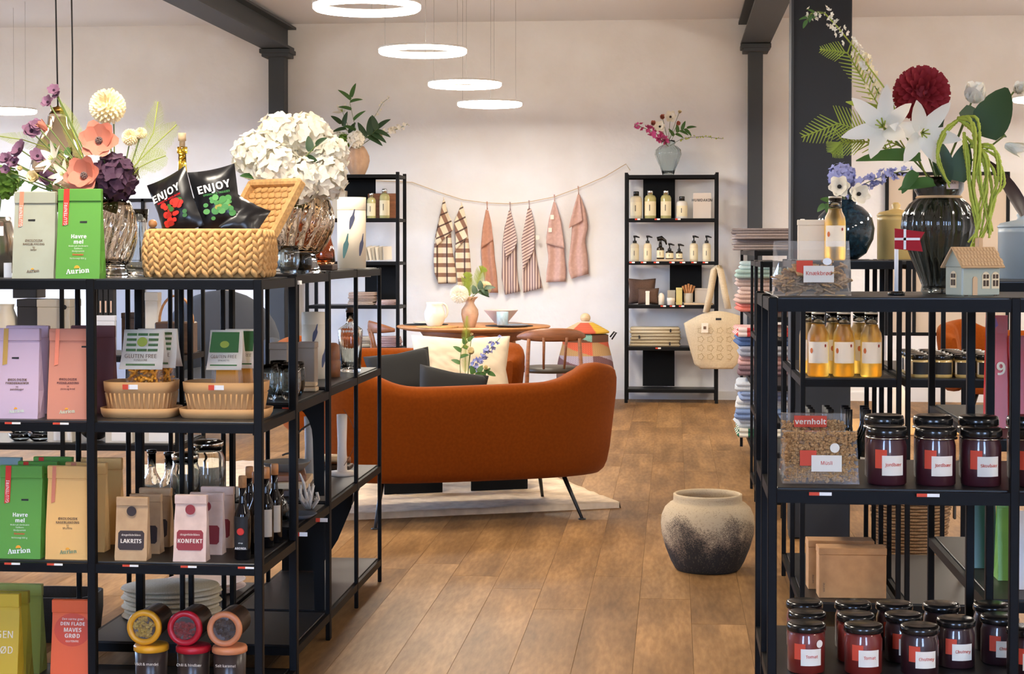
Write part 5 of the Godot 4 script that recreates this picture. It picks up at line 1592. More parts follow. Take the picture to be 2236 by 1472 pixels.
	for q in [[452, 5.78, 0.062, 0.235, "large clear storage jar with a wire clip lid"], [405, 5.7, 0.05, 0.2, "clear storage jar beside the large one"]]:
		var t := thing("storage_jar", q[4], "jar", on(q[0], q[1], y3))
		var rr: float = q[2]; var hh: float = q[3]
		part(t, "glass", Shape.new().lathe(walls([Vector2(0, 0), Vector2(rr * 0.94, 0), Vector2(rr, 0.008), Vector2(rr, hh * 0.82), Vector2(rr * 0.85, hh * 0.92), Vector2(rr * 0.85, hh)], 0.003, 0.008), 36), M.glass_clear)
		part(t, "lid", Shape.new().lathe([Vector2(rr * 0.86, hh), Vector2(rr * 0.92, hh + 0.004), Vector2(rr * 0.92, hh + 0.018), Vector2(rr * 0.6, hh + 0.024), Vector2(0, hh + 0.025)], 32), M.chrome)
	for q in [[332, 5.86], [369, 5.8]]:
		var t := thing("milk_bottle", "clear glass bottle with a black cap, one of two", "bottle", on(q[0], q[1], y3), 0.0, "clear bottles with black caps")
		part(t, "glass", Shape.new().lathe(walls(bottle_profile(0.032, 0.2, 0.014, 0.5), 0.003, 0.006), 28), M.glass_clear)
		part(t, "cap", Shape.new().lathe([Vector2(0, 0.201), Vector2(0.017, 0.201), Vector2(0.017, 0.212), Vector2(0, 0.213)], 20), M.lid_black)
	# bottom of the twin row
	var mat_ := grain(rgb8(176, 164, 138), rgb8(206, 194, 168), Vector3(14, 14, 14), 0.95, 0.03)
	for k in 7:
		var o := solo("woven_placemat", "oval woven placemat in the sagging stack on the bottom board", "placemat", loft([[0.16, 0.12, 0.0], [0.17, 0.13, 0.006], [0.165, 0.125, 0.012], [0.0, 0.0, 0.016]], 1.0), mat_, on(372, 5.86, 0.1004 + 0.0165 * k) + Vector3(0.01 * (k % 2), 0, 0), 0.05 * k, "oval woven placemats")
		o.scale = Vector3(1, 1.0, 1)
	for k in 2:
		solo("rose_platter", "rose ceramic platter in the pair behind the placemats", "platter", Shape.new().lathe(walls([Vector2(0, 0), Vector2(0.10, 0), Vector2(0.15, 0.022)], 0.006, 0.007), 36), mk(rgb8(214, 190, 180), 0.35), on(455, 6.3, 0.1004 + 0.024 * k) + Vector3(-0.01, 0, 0), 0.0, "rose ceramic platters")
	solo("black_hamper", "low black woven hamper on the floor behind the orange bag", "hamper", loft([[0.13, 0.1, 0.0], [0.14, 0.11, 0.1], [0.14, 0.11, 0.16], [0.13, 0.1, 0.16], [0.12, 0.09, 0.02]], 0.5), grain(rgb8(26, 27, 30), rgb8(48, 48, 52), Vector3(20, 20, 20), 0.9, 0.05), on(250, 5.7, 0.0) + Vector3(-0.28, 0.0, -0.25))
	# top of the shelf: smoky footed vase and decanters behind the bags
	var sv := thing("footed_vase", "smoky brown fluted vase on a foot, holding peach anemones", "vase", on(252, 5.24, LT + 0.0004))
	footed_vase(sv, 0.068, 0.24, 0.045, M.glass_smoke, 16, 5.0)
	var dc := thing("glass_decanter", "clear hammered glass carafe beside the smoky vase", "carafe", on(303, 5.36, LT + 0.0004))
	part(dc, "glass", Shape.new().lathe(walls([Vector2(0, 0), Vector2(0.034, 0), Vector2(0.046, 0.02), Vector2(0.052, 0.055), Vector2(0.045, 0.09), Vector2(0.03, 0.125), Vector2(0.027, 0.17), Vector2(0.032, 0.215)], 0.004, 0.012), 32, 9, 0.05), M.glass_clear)
	part(dc, "gold_sticker", Shape.new().box(Vector3(-0.012, 0.07, 0.054), Vector3(0.014, 0.012, 0.0012)), M.sun_yellow)
	var od := thing("cork_decanter", "small clear decanter with a round cork ball stopper", "decanter", on(334, 5.33, LT + 0.0004))
	part(od, "glass", Shape.new().lathe(walls([Vector2(0, 0), Vector2(0.03, 0), Vector2(0.034, 0.06), Vector2(0.022, 0.1), Vector2(0.012, 0.12), Vector2(0.012, 0.155)], 0.003, 0.008), 24), M.glass_clear)
	part(od, "stopper", Shape.new().ball(Vector3(0, 0.168, 0), Vector3(0.014, 0.014, 0.014), 16, 10), M.oak)
	var oil := thing("oil_bottle", "slim tapered bottle of golden oil with a cork", "bottle", on(399, 5.36, LT + 0.0004))
	part(oil, "glass", Shape.new().lathe([Vector2(0, 0), Vector2(0.028, 0), Vector2(0.031, 0.01), Vector2(0.03, 0.18), Vector2(0.013, 0.355), Vector2(0.012, 0.39), Vector2(0.0165, 0.392), Vector2(0.0165, 0.412), Vector2(0, 0.413)], 24), glass(Color(0.97, 0.80, 0.25)))
	part(oil, "cork", Shape.new().lathe([Vector2(0, 0.4135), Vector2(0.009, 0.4135), Vector2(0.009, 0.43), Vector2(0.0125, 0.431), Vector2(0.0125, 0.456), Vector2(0, 0.457)], 18), M.pale_wood)
	var mv := thing("mercury_vase", "hammered silver vase at the shelf's end under a green hydrangea", "vase", on(-8, 5.3, LT + 0.0004))
	part(mv, "body", Shape.new().lathe(walls([Vector2(0, 0), Vector2(0.04, 0), Vector2(0.062, 0.05), Vector2(0.066, 0.11), Vector2(0.05, 0.17), Vector2(0.045, 0.19)], 0.003, 0.008), 32, 11, 0.07), mk(rgb8(168, 160, 150), 0.18, 0.9))
	var pt := part(mv, "price_label", Shape.new().box(Vector3(0.035, 0.145, 0.052), Vector3(0.02, 0.03, 0.001)), M.white)
	pt.name = "price_label"
	# glass pendant lamp hanging over the flowers
	var pd := thing("glass_pendant", "smoky ribbed glass pendant on a black cord behind the flowers", "pendant lamp", at(127, 330, 7.2))
	part(pd, "shade", Shape.new().lathe(shade_walls([Vector2(0.12, -0.12), Vector2(0.118, -0.08), Vector2(0.1, 0.0), Vector2(0.07, 0.07), Vector2(0.045, 0.11), Vector2(0.042, 0.15), Vector2(0.03, 0.17)]), 56, 26, 0.05), M.glass_smoke)
	part(pd, "cap", Shape.new().lathe([Vector2(0, 0.165), Vector2(0.032, 0.165), Vector2(0.03, 0.185), Vector2(0.008, 0.19), Vector2(0, 0.2)], 24), mk(rgb8(150, 110, 50), 0.3, 0.9))
	part(pd, "cord", Shape.new().tube([Vector3(0, 0.19, 0), Vector3(-0.006, 0.6, 0), Vector3(-0.02, CEIL - at(127, 330, 7.2).y, 0)], 0.0035, 6), M.ink)
	var pd2 := thing("glass_pendant", "second glass pendant mostly hidden, its cord beside the cream dahlia", "pendant lamp", at(158, 400, 7.6))
	part(pd2, "shade", Shape.new().lathe(shade_walls([Vector2(0.11, -0.13), Vector2(0.1, 0.0), Vector2(0.06, 0.08), Vector2(0.03, 0.12)]), 48, 22, 0.05), M.glass_smoke)
	part(pd2, "cord", Shape.new().tube([Vector3(0, 0.12, 0), Vector3(0.004, 0.6, 0), Vector3(-0.01, CEIL - at(158, 400, 7.6).y, 0)], 0.0035, 6), M.ink)
# ---------- the right-hand shelves ----------
func jam_jar(pos: Vector3, r: float, h: float, jam: Material, label: String, group: String, word: String, turn := 0.0, dot := false, clamp := false) -> Node3D:
	var t := thing("jam_jar", label, "jam jar", pos, turn, group)
	part(t, "jar", Shape.new().lathe([Vector2(0, 0), Vector2(r * 0.88, 0), Vector2(r * 0.95, h * 0.03), Vector2(r * 0.95, h * 0.68), Vector2(r * 0.88, h * 0.77), Vector2(r * 0.86, h * 0.84), Vector2(0, h * 0.84)], 32), jam)
	part(t, "lid", Shape.new().lathe([Vector2(0, h * 0.84), Vector2(r * 0.97, h * 0.84), Vector2(r, h * 0.86), Vector2(r, h * 0.93), Vector2(r * 0.95, h * 0.985), Vector2(r * 0.8, h), Vector2(0, h * 0.985)], 32), M.lid_black)
	if clamp:
		part(t, "sealing_ring", Shape.new().lathe([Vector2(r * 0.9, h * 0.79), Vector2(r * 1.03, h * 0.795), Vector2(r * 1.03, h * 0.82), Vector2(r * 0.9, h * 0.825)], 32), M.chrome)
	part(t, "red_label", wrap_label(r * 0.958, h * 0.3, h * 0.62, 0.62, PI / 2 + 0.42), M.ink_red)
	part(t, "white_label", wrap_label(r * 0.968, h * 0.18, h * 0.52, 1.15, PI / 2 - 0.22), M.paper)
	letters(t, word, r * 0.22, Vector3(r * 0.21, h * 0.37, r * 0.955), M.ink_red, "Droid Sans", false, Vector3(0, 0.22, 0))
	if dot: part(t, "dot_sticker", Shape.new().slab(ellipse(r * 0.2, r * 0.2), 0.0004), M.paper, Vector3(r * 0.62, h * 0.62, r * 0.76), Vector3(0, 0.68, 0))
	return t

func juice_bottle(pos: Vector3, m: Material, label: String, turn := 0.0) -> void:
	var t := thing("juice_bottle", label, "bottle", pos, turn, "golden juice bottles")
	var r := 0.039; var h := 0.228
	var o := [Vector2(0, 0), Vector2(r * 0.92, 0), Vector2(r, 0.006), Vector2(r, h * 0.62), Vector2(r * 0.93, h * 0.70), Vector2(r * 0.66, h * 0.79), Vector2(r * 0.60, h * 0.88), Vector2(r * 0.62, h * 0.99)]
	part(t, "glass", Shape.new().lathe([Vector2(0, h * 0.84), Vector2(r * 0.60, h * 0.86), Vector2(r * 0.62, h), Vector2(r * 0.58, h), Vector2(r * 0.56, h * 0.87), Vector2(0, h * 0.86)], 28), M.glass_clear)
	part(t, "juice", Shape.new().lathe(o.slice(0, 6) + [Vector2(r * 0.62, h * 0.838), Vector2(0, h * 0.8385)], 32), m)
	part(t, "cap", Shape.new().lathe([Vector2(0, h + 0.0005), Vector2(r * 0.63, h + 0.0005), Vector2(r * 0.63, h + 0.007), Vector2(0, h + 0.0075)], 24), mk(rgb8(190, 184, 168), 0.3, 0.6))
	part(t, "label", wrap_label(r * 1.012, h * 0.22, h * 0.56, 2.2, PI / 2), M.paper)
	part(t, "seal_print", Shape.new().slab(ellipse(0.004, 0.006, 10), 0.0004), mk(rgb8(150, 50, 36), 0.7), Vector3(0.024, h * 0.5, 0.033), Vector3(0, 0.63, 0))
	part(t, "fruit_print", Shape.new().slab(ellipse(0.006, 0.010, 12), 0.0004), mk(rgb8(206, 110, 60), 0.7), Vector3(-0.026, h * 0.42, 0.031), Vector3(0, -0.72, 0))

func fill_right_front() -> void:
	var T := RT + 0.0004
	# clear bag of crispbread
	var a := on(1690, 3.86, T); var b := on(1862, 3.86, T)
	var w := b.x - a.x
	var cb := thing("crispbread_bag", "clear bag of broken crispbread with a red and white label", "bag", Vector3((a.x + b.x) / 2, T, -3.92))
	var r := RandomNumberGenerator.new(); r.seed = 21
	var crumbs := Shape.new()
	for i in 150:
		var x := r.randf_range(-0.44, 0.44) * w
		var lim := 0.065 - 0.03 * absf(x) / (w * 0.5) + (0.02 if x > 0.03 else 0.0)
		crumbs.move(Vector3(x, 0.008 + r.randf() * lim, r.randf_range(-0.018, 0.022)), Vector3(r.randf_range(-0.5, 0.5), r.randf() * 3.0, r.randf_range(-0.7, 0.7)))
		crumbs.box(Vector3.ZERO, Vector3(r.randf_range(0.012, 0.04), 0.004, r.randf_range(0.008, 0.02)), 0.001)
	var cr := part(cb, "crispbread", crumbs, grain(rgb8(140, 92, 56), rgb8(226, 182, 128), Vector3(18, 18, 18), 0.9, 0.03)); cr.set_meta("kind", "stuff")
	part(cb, "film", bag_shape(w, 0.122, 0.07, 0.01, 3), M.cello)
	part(cb, "red_label", Shape.new().box(Vector3(-0.017, 0.062, 0.031), Vector3(0.036, 0.032, 0.0012)), M.ink_red)
	part(cb, "white_label", Shape.new().box(Vector3(0.014, 0.048, 0.033), Vector3(0.067, 0.037, 0.0012)), M.paper)
	letters(cb, "Knækbrød", 0.0125, Vector3(0.014, 0.05, 0.0342), M.ink_red)
	part(cb, "dot_sticker", Shape.new().slab(ellipse(0.010, 0.008), 0.0005), M.white, Vector3(0.033, 0.076, 0.028))
	# flag
	var fl := thing("table_flag", "small red table flag with a white cross on a white pole", "flag", on(1957, 3.93, T))
	part(fl, "base", Shape.new().lathe([Vector2(0, 0), Vector2(0.019, 0), Vector2(0.019, 0.006), Vector2(0.015, 0.009), Vector2(0, 0.0095)], 24), M.lid_black)
	part(fl, "pole", Shape.new().lathe([Vector2(0, 0.009), Vector2(0.0046, 0.009), Vector2(0.0046, 0.147), Vector2(0, 0.148)], 14), M.white)
	var redf := mk(rgb8(168, 22, 36), 0.85)
	var fw := 0.066; var fh := 0.046
	var cloth := part(fl, "cloth", Shape.new().slab([Vector2(0, 0), Vector2(fw * 0.94, -0.006), Vector2(fw * 0.85, fh * 0.42), Vector2(fw, fh * 0.82), Vector2(0, fh)], 0.0016), redf, Vector3(-0.005, 0.104, 0.006))
	part(cloth, "white_cross", Shape.new().box(Vector3(fw * 0.34, fh * 0.47, 0.0006), Vector3(0.0055, fh * 0.98, 0.0016)).box(Vector3(fw * 0.42, fh * 0.48, 0.0006), Vector3(fw * 0.84, 0.0055, 0.0016)), M.ink_white)
	# big dark vase
	var v := thing("dark_vase", "large ribbed dark grey glass vase holding lilies and a red dahlia", "vase", on(2049, 4.08, T))
	var vp := [Vector2(0, 0), Vector2(0.036, 0), Vector2(0.040, 0.006), Vector2(0.038, 0.02), Vector2(0.046, 0.045), Vector2(0.062, 0.085), Vector2(0.077, 0.125), Vector2(0.0835, 0.155), Vector2(0.080, 0.185), Vector2(0.066, 0.208), Vector2(0.05, 0.222), Vector2(0.049, 0.228), Vector2(0.056, 0.24), Vector2(0.057, 0.255), Vector2(0.05, 0.27)]
	part(v, "glass", Shape.new().lathe(walls(vp, 0.004, 0.014), 72, 18, 0.11, 0.0, 0.02, 0.215), M.glass_dark)
	part(v, "cord", Shape.new().lathe([Vector2(0.05, 0.220), Vector2(0.0535, 0.223), Vector2(0.05, 0.227)], 28), M.kraft)
	part(v, "price_label", Shape.new().box(Vector3(0.022, 0.258, 0.056), Vector3(0.027, 0.034, 0.001)), M.pink_kraft)
	letters(v, "DKK", 0.009, Vector3(0.022, 0.255, 0.0568), M.ink_brown)
	ceramic_house(on(2127, 3.90, T))
	# canister on the shelf behind
	canister(on(2232, 4.85, 1.3004), 0.065, 0.175, mk(rgb8(176, 190, 196), 0.3), "pale blue enamel canister behind the ceramic house")
	# granola
	granola(1708, 1878, 945, 3.84, "clear bag of granola with a red and white label on the middle board", true)
	granola(1703, 1852, 905, 3.99, "clear granola bag behind, with a red header label", false)
	var jam1 := mk(rgb8(62, 14, 24), 0.06, 0.0, {"clearcoat_enabled": true})
	var jam2 := mk(rgb8(116, 26, 14), 0.06, 0.0, {"clearcoat_enabled": true})
	var jam3 := mk(rgb8(44, 12, 18), 0.06, 0.0, {"clearcoat_enabled": true})
	var A := RA + 0.0004
	var i := 0
	for px in [1936, 2043, 2142, 2247]:
		jam_jar(on(px, 3.86, A), 0.045, 0.128, jam1, ["dark berry jam jar beside the granola, front row", "dark berry jam jar, second from the granola, front row", "dark berry jam jar, third from the granola, front row", "dark berry jam jar, fourth from the granola, front row"][i], "dark berry jam jars", ["Jordbær", "Jordbær", "Skovbær", "Skovbær"][i], 0.0, false, true)
		jam_jar(on(px - 6, 3.98, A), 0.045, 0.142, jam1, ["dark berry jam jar beside the granola, back row", "dark berry jam jar, second from the granola, back row", "dark berry jam jar, third from the granola, back row", "dark berry jam jar, fourth from the granola, back row"][i], "dark berry jam jars", "Jordbær", 0.0, false, true)
		i += 1
	for q in [[1790, 3.755], [2025, 3.755]]: price_tag(q[0], q[1], RA - 0.003, "under the granola", 0.007)
	var B := RB + 0.0004
	var spots := [[1760, 3.85, jam2, "Tomat", true], [1885, 3.85, jam2, "Tomat", false], [2008, 3.85, jam3, "Chutney", false], [2087, 3.93, jam3, "Chutney", false], [1762, 3.97, jam2, "Tomat", false], [1868, 3.96, jam2, "Tomat", false], [1972, 3.97, jam3, "Chutney", false], [1756, 4.09, jam2, "Tomat", false], [1862, 4.09, jam2, "Tomat", false], [1952, 4.09, jam3, "Chutney", false], [2055, 4.09, jam3, "Chutney", false], [2182, 3.97, jam3, "Chutney", false], [2240, 3.85, jam3, "Rødløg", false], [2165, 4.1, jam3, "Rødløg", false]]
	for s in spots:
		var red: bool = s[2] == jam2
		var row: String = "front row" if s[1] < 3.94 else ("middle row" if s[1] < 4.0 else "back row")
		jam_jar(on(s[0], s[1], B), 0.0432, 0.108, s[2], "%s jar with black lid on the lowest board, %s" % ["tomato chutney" if red else "dark chutney", row + (", with dot sticker" if s[4] else "")], "chutney jars on the lowest board", s[3], 0.0, s[4])

func granola(px0: float, px1: float, pytop: float, d: float, label: String, front: bool) -> void:
	var y := RA + 0.0004
	var a := on(px0, d, y); var b := on(px1, d, y)
	var w := b.x - a.x
	var h := at((px0 + px1) / 2, pytop, d).y - y
	var t := thing("granola_bag", label, "bag", Vector3((a.x + b.x) / 2, y, -d - 0.032), 0.0, "granola bags")
	var r := RandomNumberGenerator.new(); r.seed = int(px0)
	var s := Shape.new()
	for i in 900:
		var yy := r.randf() * h * (0.95 if front else 0.84)
		var z := (0.024 if i % 4 else r.randf_range(-0.024, 0.024)) * (1.0 - 0.25 * yy / h)
		s.move(Vector3(r.randf_range(-0.46, 0.46) * w, 0.006 + yy, z + r.randf_range(-0.004, 0.002)), Vector3(r.randf() * 3, r.randf() * 3, r.randf() * 3))
		s.box(Vector3.ZERO, Vector3(r.randf_range(0.005, 0.011), r.randf_range(0.005, 0.009), 0.005), 0.0014)
	var g := part(t, "granola", s, grain(rgb8(140, 84, 44), rgb8(238, 184, 122), Vector3(24, 24, 24), 0.8, 0.04)); g.set_meta("kind", "stuff")
	part(t, "film", bag_shape(w * 0.98, h, 0.062, 0.02, int(px1)), M.cello)
	if front:
		part(t, "red_label", Shape.new().box(Vector3(-0.028, h * 0.5, 0.0285), Vector3(0.036, 0.034, 0.0012)), M.ink_red)
		part(t, "white_label", Shape.new().box(Vector3(0.012, h * 0.4, 0.0305), Vector3(0.066, 0.036, 0.0012)), M.paper)
		letters(t, "Müsli", 0.011, Vector3(0.012, h * 0.41, 0.0315), M.ink_red)
		part(t, "dot_sticker", Shape.new().slab(ellipse(0.0105, 0.0105), 0.0005), M.paper, Vector3(0.03, h * 0.7, 0.0275))
	else:
		part(t, "header_label", Shape.new().box(Vector3(-0.008, h * 0.88, 0.027), Vector3(0.074, 0.026, 0.0014)), M.ink_red)
		letters(t, "vernholt", 0.017, Vector3(-0.008, h * 0.878, 0.028), M.paper, "Droid Sans", true)

func ceramic_house(pos: Vector3) -> void:
	var h := thing("ceramic_house", "little sage ceramic cottage with a tan tiled roof and arched windows", "ornament", pos + Vector3(0, 0, -0.02), 0.5)
	var wall := mk(rgb8(168, 172, 154), 0.35)
	var lw := 0.104; var lh := 0.066; var dp := 0.06
	var body := Shape.new().box(Vector3(0, lh / 2, 0), Vector3(lw, lh, dp), 0.003)
	part(h, "walls", body, wall)
	for sx in [-1.0, 1.0]:
		var g := Shape.new().slab([Vector2(-dp / 2, 0), Vector2(dp / 2, 0), Vector2(0, 0.042)], 0.006)
		part(h, "gable", g, wall, Vector3(sx * (lw / 2 - 0.003) + (0.003 if sx > 0 else -0.003), lh - 0.001, 0), Vector3(0, PI / 2 * sx, 0))
	var roof := mk(rgb8(198, 160, 116), 0.4)
	var slope := Vector2(dp / 2 + 0.008, 0.046)
	for sz in [-1.0, 1.0]:
		var ang := atan2(slope.y, slope.x)
		var rf := part(h, "roof", Shape.new().box(Vector3.ZERO, Vector3(lw + 0.014, 0.004, slope.length()), 0.001), roof, Vector3(0, lh + 0.019, sz * slope.x / 2), Vector3(sz * ang, 0, 0))
		for rr in 5:
			for c in 13:
				part(rf, "tile", tile_mesh(), roof, Vector3(-0.053 + c * 0.0088 + (0.003 if rr % 2 else 0.0), 0.0028, sz * (-0.021 + rr * 0.0105)))
	part(h, "chimney", Shape.new().box(Vector3(0.02, lh + 0.05, -0.004), Vector3(0.014, 0.026, 0.014), 0.002), roof)
	var cream := mk(rgb8(226, 206, 168), 0.4)
	for x in [0.012, 0.038]: arched(h, Vector3(x, 0.034, dp / 2 + 0.001), Vector3.ZERO, cream)
	arched(h, Vector3(-lw / 2 - 0.001, 0.036, 0.0), Vector3(0, -PI / 2, 0), cream)
	var dr := [Vector2(-0.0065, 0), Vector2(0.0065, 0), Vector2(0.0065, 0.036), Vector2(0.0035, 0.041), Vector2(-0.0035, 0.041), Vector2(-0.0065, 0.036)]
	part(h, "door", Shape.new().slab(dr, 0.002), mk(rgb8(206, 170, 130), 0.5), Vector3(-0.018, 0.002, dp / 2 + 0.0018))
	for x in [-0.04, 0.04]: part(h, "foot", Shape.new().box(Vector3(x, 0.001, 0.026), Vector3(0.008, 0.002, 0.008)), M.dark_wood)

var _tile: Mesh
func tile_mesh() -> Mesh:
	if _tile == null: _tile = Shape.new().box(Vector3.ZERO, Vector3(0.0082, 0.0024, 0.0108), 0.001).done()
	return _tile

func arched(h: Node3D, p: Vector3, rot: Vector3, m: Material) -> void:
	var o := []
	for i in 9: o.append(Vector2(cos(PI * i / 8) * 0.0105, 0.008 + sin(PI * i / 8) * 0.0115))
	o.append(Vector2(-0.0105, -0.018)); o.append(Vector2(0.0105, -0.018))
	var f := part(h, "window_surround", Shape.new().slab(o, 0.002), m, p, rot)
	for q in [[-0.0042, -0.006], [0.0042, -0.006], [-0.0042, 0.009], [0.0042, 0.009]]:
		part(f, "window_opening", Shape.new().box(Vector3(q[0], q[1], 0.0004), Vector3(0.0056, 0.013 if q[1] < 0 else 0.009, 0.0012)), M.dark_wood)

func canister(pos: Vector3, r: float, h: float, m: Material, label: String) -> void:
	var t := thing("enamel_canister", label, "canister", pos)
	part(t, "body", Shape.new().lathe([Vector2(0, 0), Vector2(r, 0), Vector2(r, h * 0.72), Vector2(r * 1.015, h * 0.73), Vector2(r, h * 0.74), Vector2(r, h * 0.8), Vector2(0, h * 0.8)], 40), m)
	part(t, "lid", Shape.new().lathe([Vector2(0, h * 0.8), Vector2(r * 1.03, h * 0.8), Vector2(r * 1.03, h * 0.825), Vector2(r * 0.9, h * 0.87), Vector2(r * 0.25, h * 0.92), Vector2(r * 0.2, h * 0.95), Vector2(r * 0.26, h * 1.0), Vector2(r * 0.15, h * 1.05), Vector2(0, h * 1.055)], 36), m)

func fill_right_row() -> void:
	var T := 1.3404
	# on top of the row
	gift_box(on(1774, 6.48, T), Vector3(0.11, 0.15, 0.01), M.paper, "blank cream card standing behind the crispbread bag")
	solo("white_candle", "slim white candle beside the cream card", "candle", Shape.new().lathe([Vector2(0, 0), Vector2(0.009, 0), Vector2(0.009, 0.16), Vector2(0, 0.161)], 16), M.white, on(1752, 6.9, T) + Vector3(0.0, 0, 0))
	var gold := glass(Color(0.93, 0.60, 0.16))
	var jb := glass(Color(0.98, 0.80, 0.36), 0.4)
	juice_bottle(on(1823, 6.45, T), jb, "golden juice bottle standing on top, behind the crispbread bag")
	var bv := thing("round_vase", "round midnight blue glass vase with pale spring flowers", "vase", on(1845, 7.05, T))
	part(bv, "glass", Shape.new().lathe(walls([Vector2(0, 0), Vector2(0.05, 0), Vector2(0.085, 0.025), Vector2(0.112, 0.08), Vector2(0.117, 0.125), Vector2(0.105, 0.175), Vector2(0.07, 0.21), Vector2(0.045, 0.222), Vector2(0.048, 0.24)], 0.004, 0.01), 48), grain(rgb8(14, 24, 36), rgb8(44, 74, 92), Vector3(10, 10, 10), 0.04, 0.02))
	canister(on(1956, 7.15, T), 0.075, 0.22, mk(rgb8(216, 182, 112), 0.3), "butter yellow enamel canister with a knobbed lid")
	# juice and honey
	var A := 0.9154
	for k in 3:
		juice_bottle(on([1786.0, 1842.0, 1902.0][k], 6.40, A), jb, ["golden juice bottle at the post, front row", "golden juice bottle in the middle, front row", "golden juice bottle next to the honey, front row"][k])
		juice_bottle(on([1768.0, 1818.0, 1876.0][k], 6.56, A), jb, ["golden juice bottle at the post, back row", "golden juice bottle in the middle, back row", "golden juice bottle next to the honey, back row"][k], 0.6)
	var hm := mk(rgb8(206, 174, 104), 0.1, 0.0, {"clearcoat_enabled": true})
	var proto: Node3D = null
	for rw in 5:
		for c in 4:
			var p := on(2010.0 + 48.0 * c - rw * 8.0, 6.39 + rw * 0.085, A)
			if proto == null:
				proto = thing("honey_jar", "squat honey jar with black label, one of the dense block", "honey jar", p, 0.0, "honey jars in a block")
				part(proto, "jar", Shape.new().lathe([Vector2(0, 0), Vector2(0.033, 0), Vector2(0.035, 0.005), Vector2(0.035, 0.06), Vector2(0.031, 0.066), Vector2(0, 0.066)], 24), hm)
				part(proto, "lid", Shape.new().lathe([Vector2(0, 0.066), Vector2(0.036, 0.066), Vector2(0.037, 0.069), Vector2(0.037, 0.08), Vector2(0.035, 0.083), Vector2(0, 0.0825)], 24), M.lid_black)
				part(proto, "label", wrap_label(0.0355, 0.012, 0.056, 2.0), M.ink)
				part(proto, "label_edge", wrap_label(0.0353, 0.012, 0.056, 0.35, PI / 2 + 1.18), M.paper)
			else: copy(proto, p, 0.0)
	# wine bottles on the next board
	var B := 0.4904
	var wine: Node3D = null
	for k in 12:
		var p := on(1770.0 + 41.0 * (k % 4) - 4.0 * (k / 4), 6.42 + 0.085 * (k / 4), B)
		if wine == null:
			wine = thing("wine_bottle", "dark wine bottle in the group behind the granola bags", "bottle", p, 0.0, "dark wine bottles")
			part(wine, "glass", Shape.new().lathe(bottle_profile(0.034, 0.30, 0.0135, 0.58) + [Vector2(0, 0.30)], 24), mk(rgb8(14, 18, 18), 0.06))
			part(wine, "capsule", Shape.new().lathe([Vector2(0.0145, 0.245), Vector2(0.0148, 0.302), Vector2(0, 0.3025)], 18), mk(rgb8(22, 22, 26), 0.35))
			part(wine, "label", wrap_label(0.0346, 0.05, 0.13, 1.8), M.card)
		else: copy(wine, p, 0.0)
	# kraft boxes on the bottom board
	var C := 0.1004
	for k in 2:
		var t := gift_box(on([1858.0, 1833.0][k], [6.44, 6.60][k], C), Vector3(0.245, 0.185, 0.09), M.box_kraft, ["kraft carton with creased end on the bottom board, in front", "kraft carton behind its twin on the bottom board"][k], 0.03, "kraft cartons")
		letters(t, "varme", 0.012, Vector3(-0.105, 0.04, 0.0465), M.ink_brown, "Droid Sans", false, Vector3(0, 0, PI / 2))
	# wicker log basket standing on the floor
	var wb := thing("wicker_basket", "brown wicker basket on the floor past the kraft cartons", "basket", on(1958, 8.0, 0.0) + Vector3(0.06, 0, 0))
	var rows := Shape.new()
	for i in 22:
		var ring := []
		for j in 32:
			var a := TAU * j / 32
			var rr := 0.15 + 0.0016 * i + (0.004 if (i + j) % 2 else -0.004)
			ring.append(Vector3(cos(a) * rr, 0.008 + 0.0145 * i, sin(a) * rr))
		rows.tube(ring, 0.0078, 5, true)
	var wv := part(wb, "wicker", rows, grain(rgb8(96, 70, 46), rgb8(160, 126, 90), Vector3(14, 14, 14), 0.85, 0.04)); wv.set_meta("kind", "stuff")
	part(wb, "liner", Shape.new().lathe([Vector2(0, 0.004), Vector2(0.14, 0.004), Vector2(0.178, 0.31), Vector2(0.17, 0.31), Vector2(0, 0.02)], 28), grain(rgb8(96, 70, 46), rgb8(160, 126, 90), Vector3(14, 14, 14), 0.85, 0.04))
	part(wb, "strap", Shape.new().box(Vector3(0.195, 0.2, 0.02), Vector3(0.012, 0.09, 0.03), 0.003), M.leather)
	# the unit tucked between: crisp bags
	shelf_unit("black metal shelf with crisp bags tucked behind the jam shelf", 0.80, 1.24, 4.46, 5.45, [1.30, 0.90, 0.49, 0.1], 1.30, 0.02)
	var chips := [["upright crisp bag shading from purple to red, behind the jam shelf", 2156.0, 2204.0, 690.0, 4.72, 0.9004, rgb8(196, 52, 44)], ["red crisp bag beside the purple and red one", 2206.0, 2262.0, 735.0, 4.70, 0.9004, rgb8(168, 32, 38)], ["dark green bag on the board under the crisps", 2120.0, 2178.0, 1075.0, 4.9, 0.4904, rgb8(34, 78, 66)], ["bright green bag beside the dark green one", 2180.0, 2214.0, 1085.0, 4.72, 0.4904, rgb8(108, 164, 72)], ["white and brown bag at the end of the green ones", 2216.0, 2290.0, 1120.0, 4.6, 0.4904, rgb8(206, 190, 176)]]
	for c in chips:
		var t := bag(c[1], c[2], c[3], c[4], c[5], c[0], {"mat": mk(c[6], 0.35), "dep": 0.07, "fold": false, "name": "crisp_bag"})
		if c[1] == 2156.0:
			part(t, "purple_corner", Shape.new().slab([Vector2(-0.031, 0.255), Vector2(0.002, 0.285), Vector2(-0.004, 0.305), Vector2(-0.031, 0.305)], 0.0008), mk(rgb8(136, 62, 128), 0.35), Vector3(0, -0.01, 0.0125), Vector3(-0.0, 0, 0))
			letters(t, "9", 0.05, Vector3(0.008, 0.16, 0.024), M.paper, "Droid Sans", true, Vector3(-0.1, 0, 0))
	# folded blankets
	var d0 := 11.1
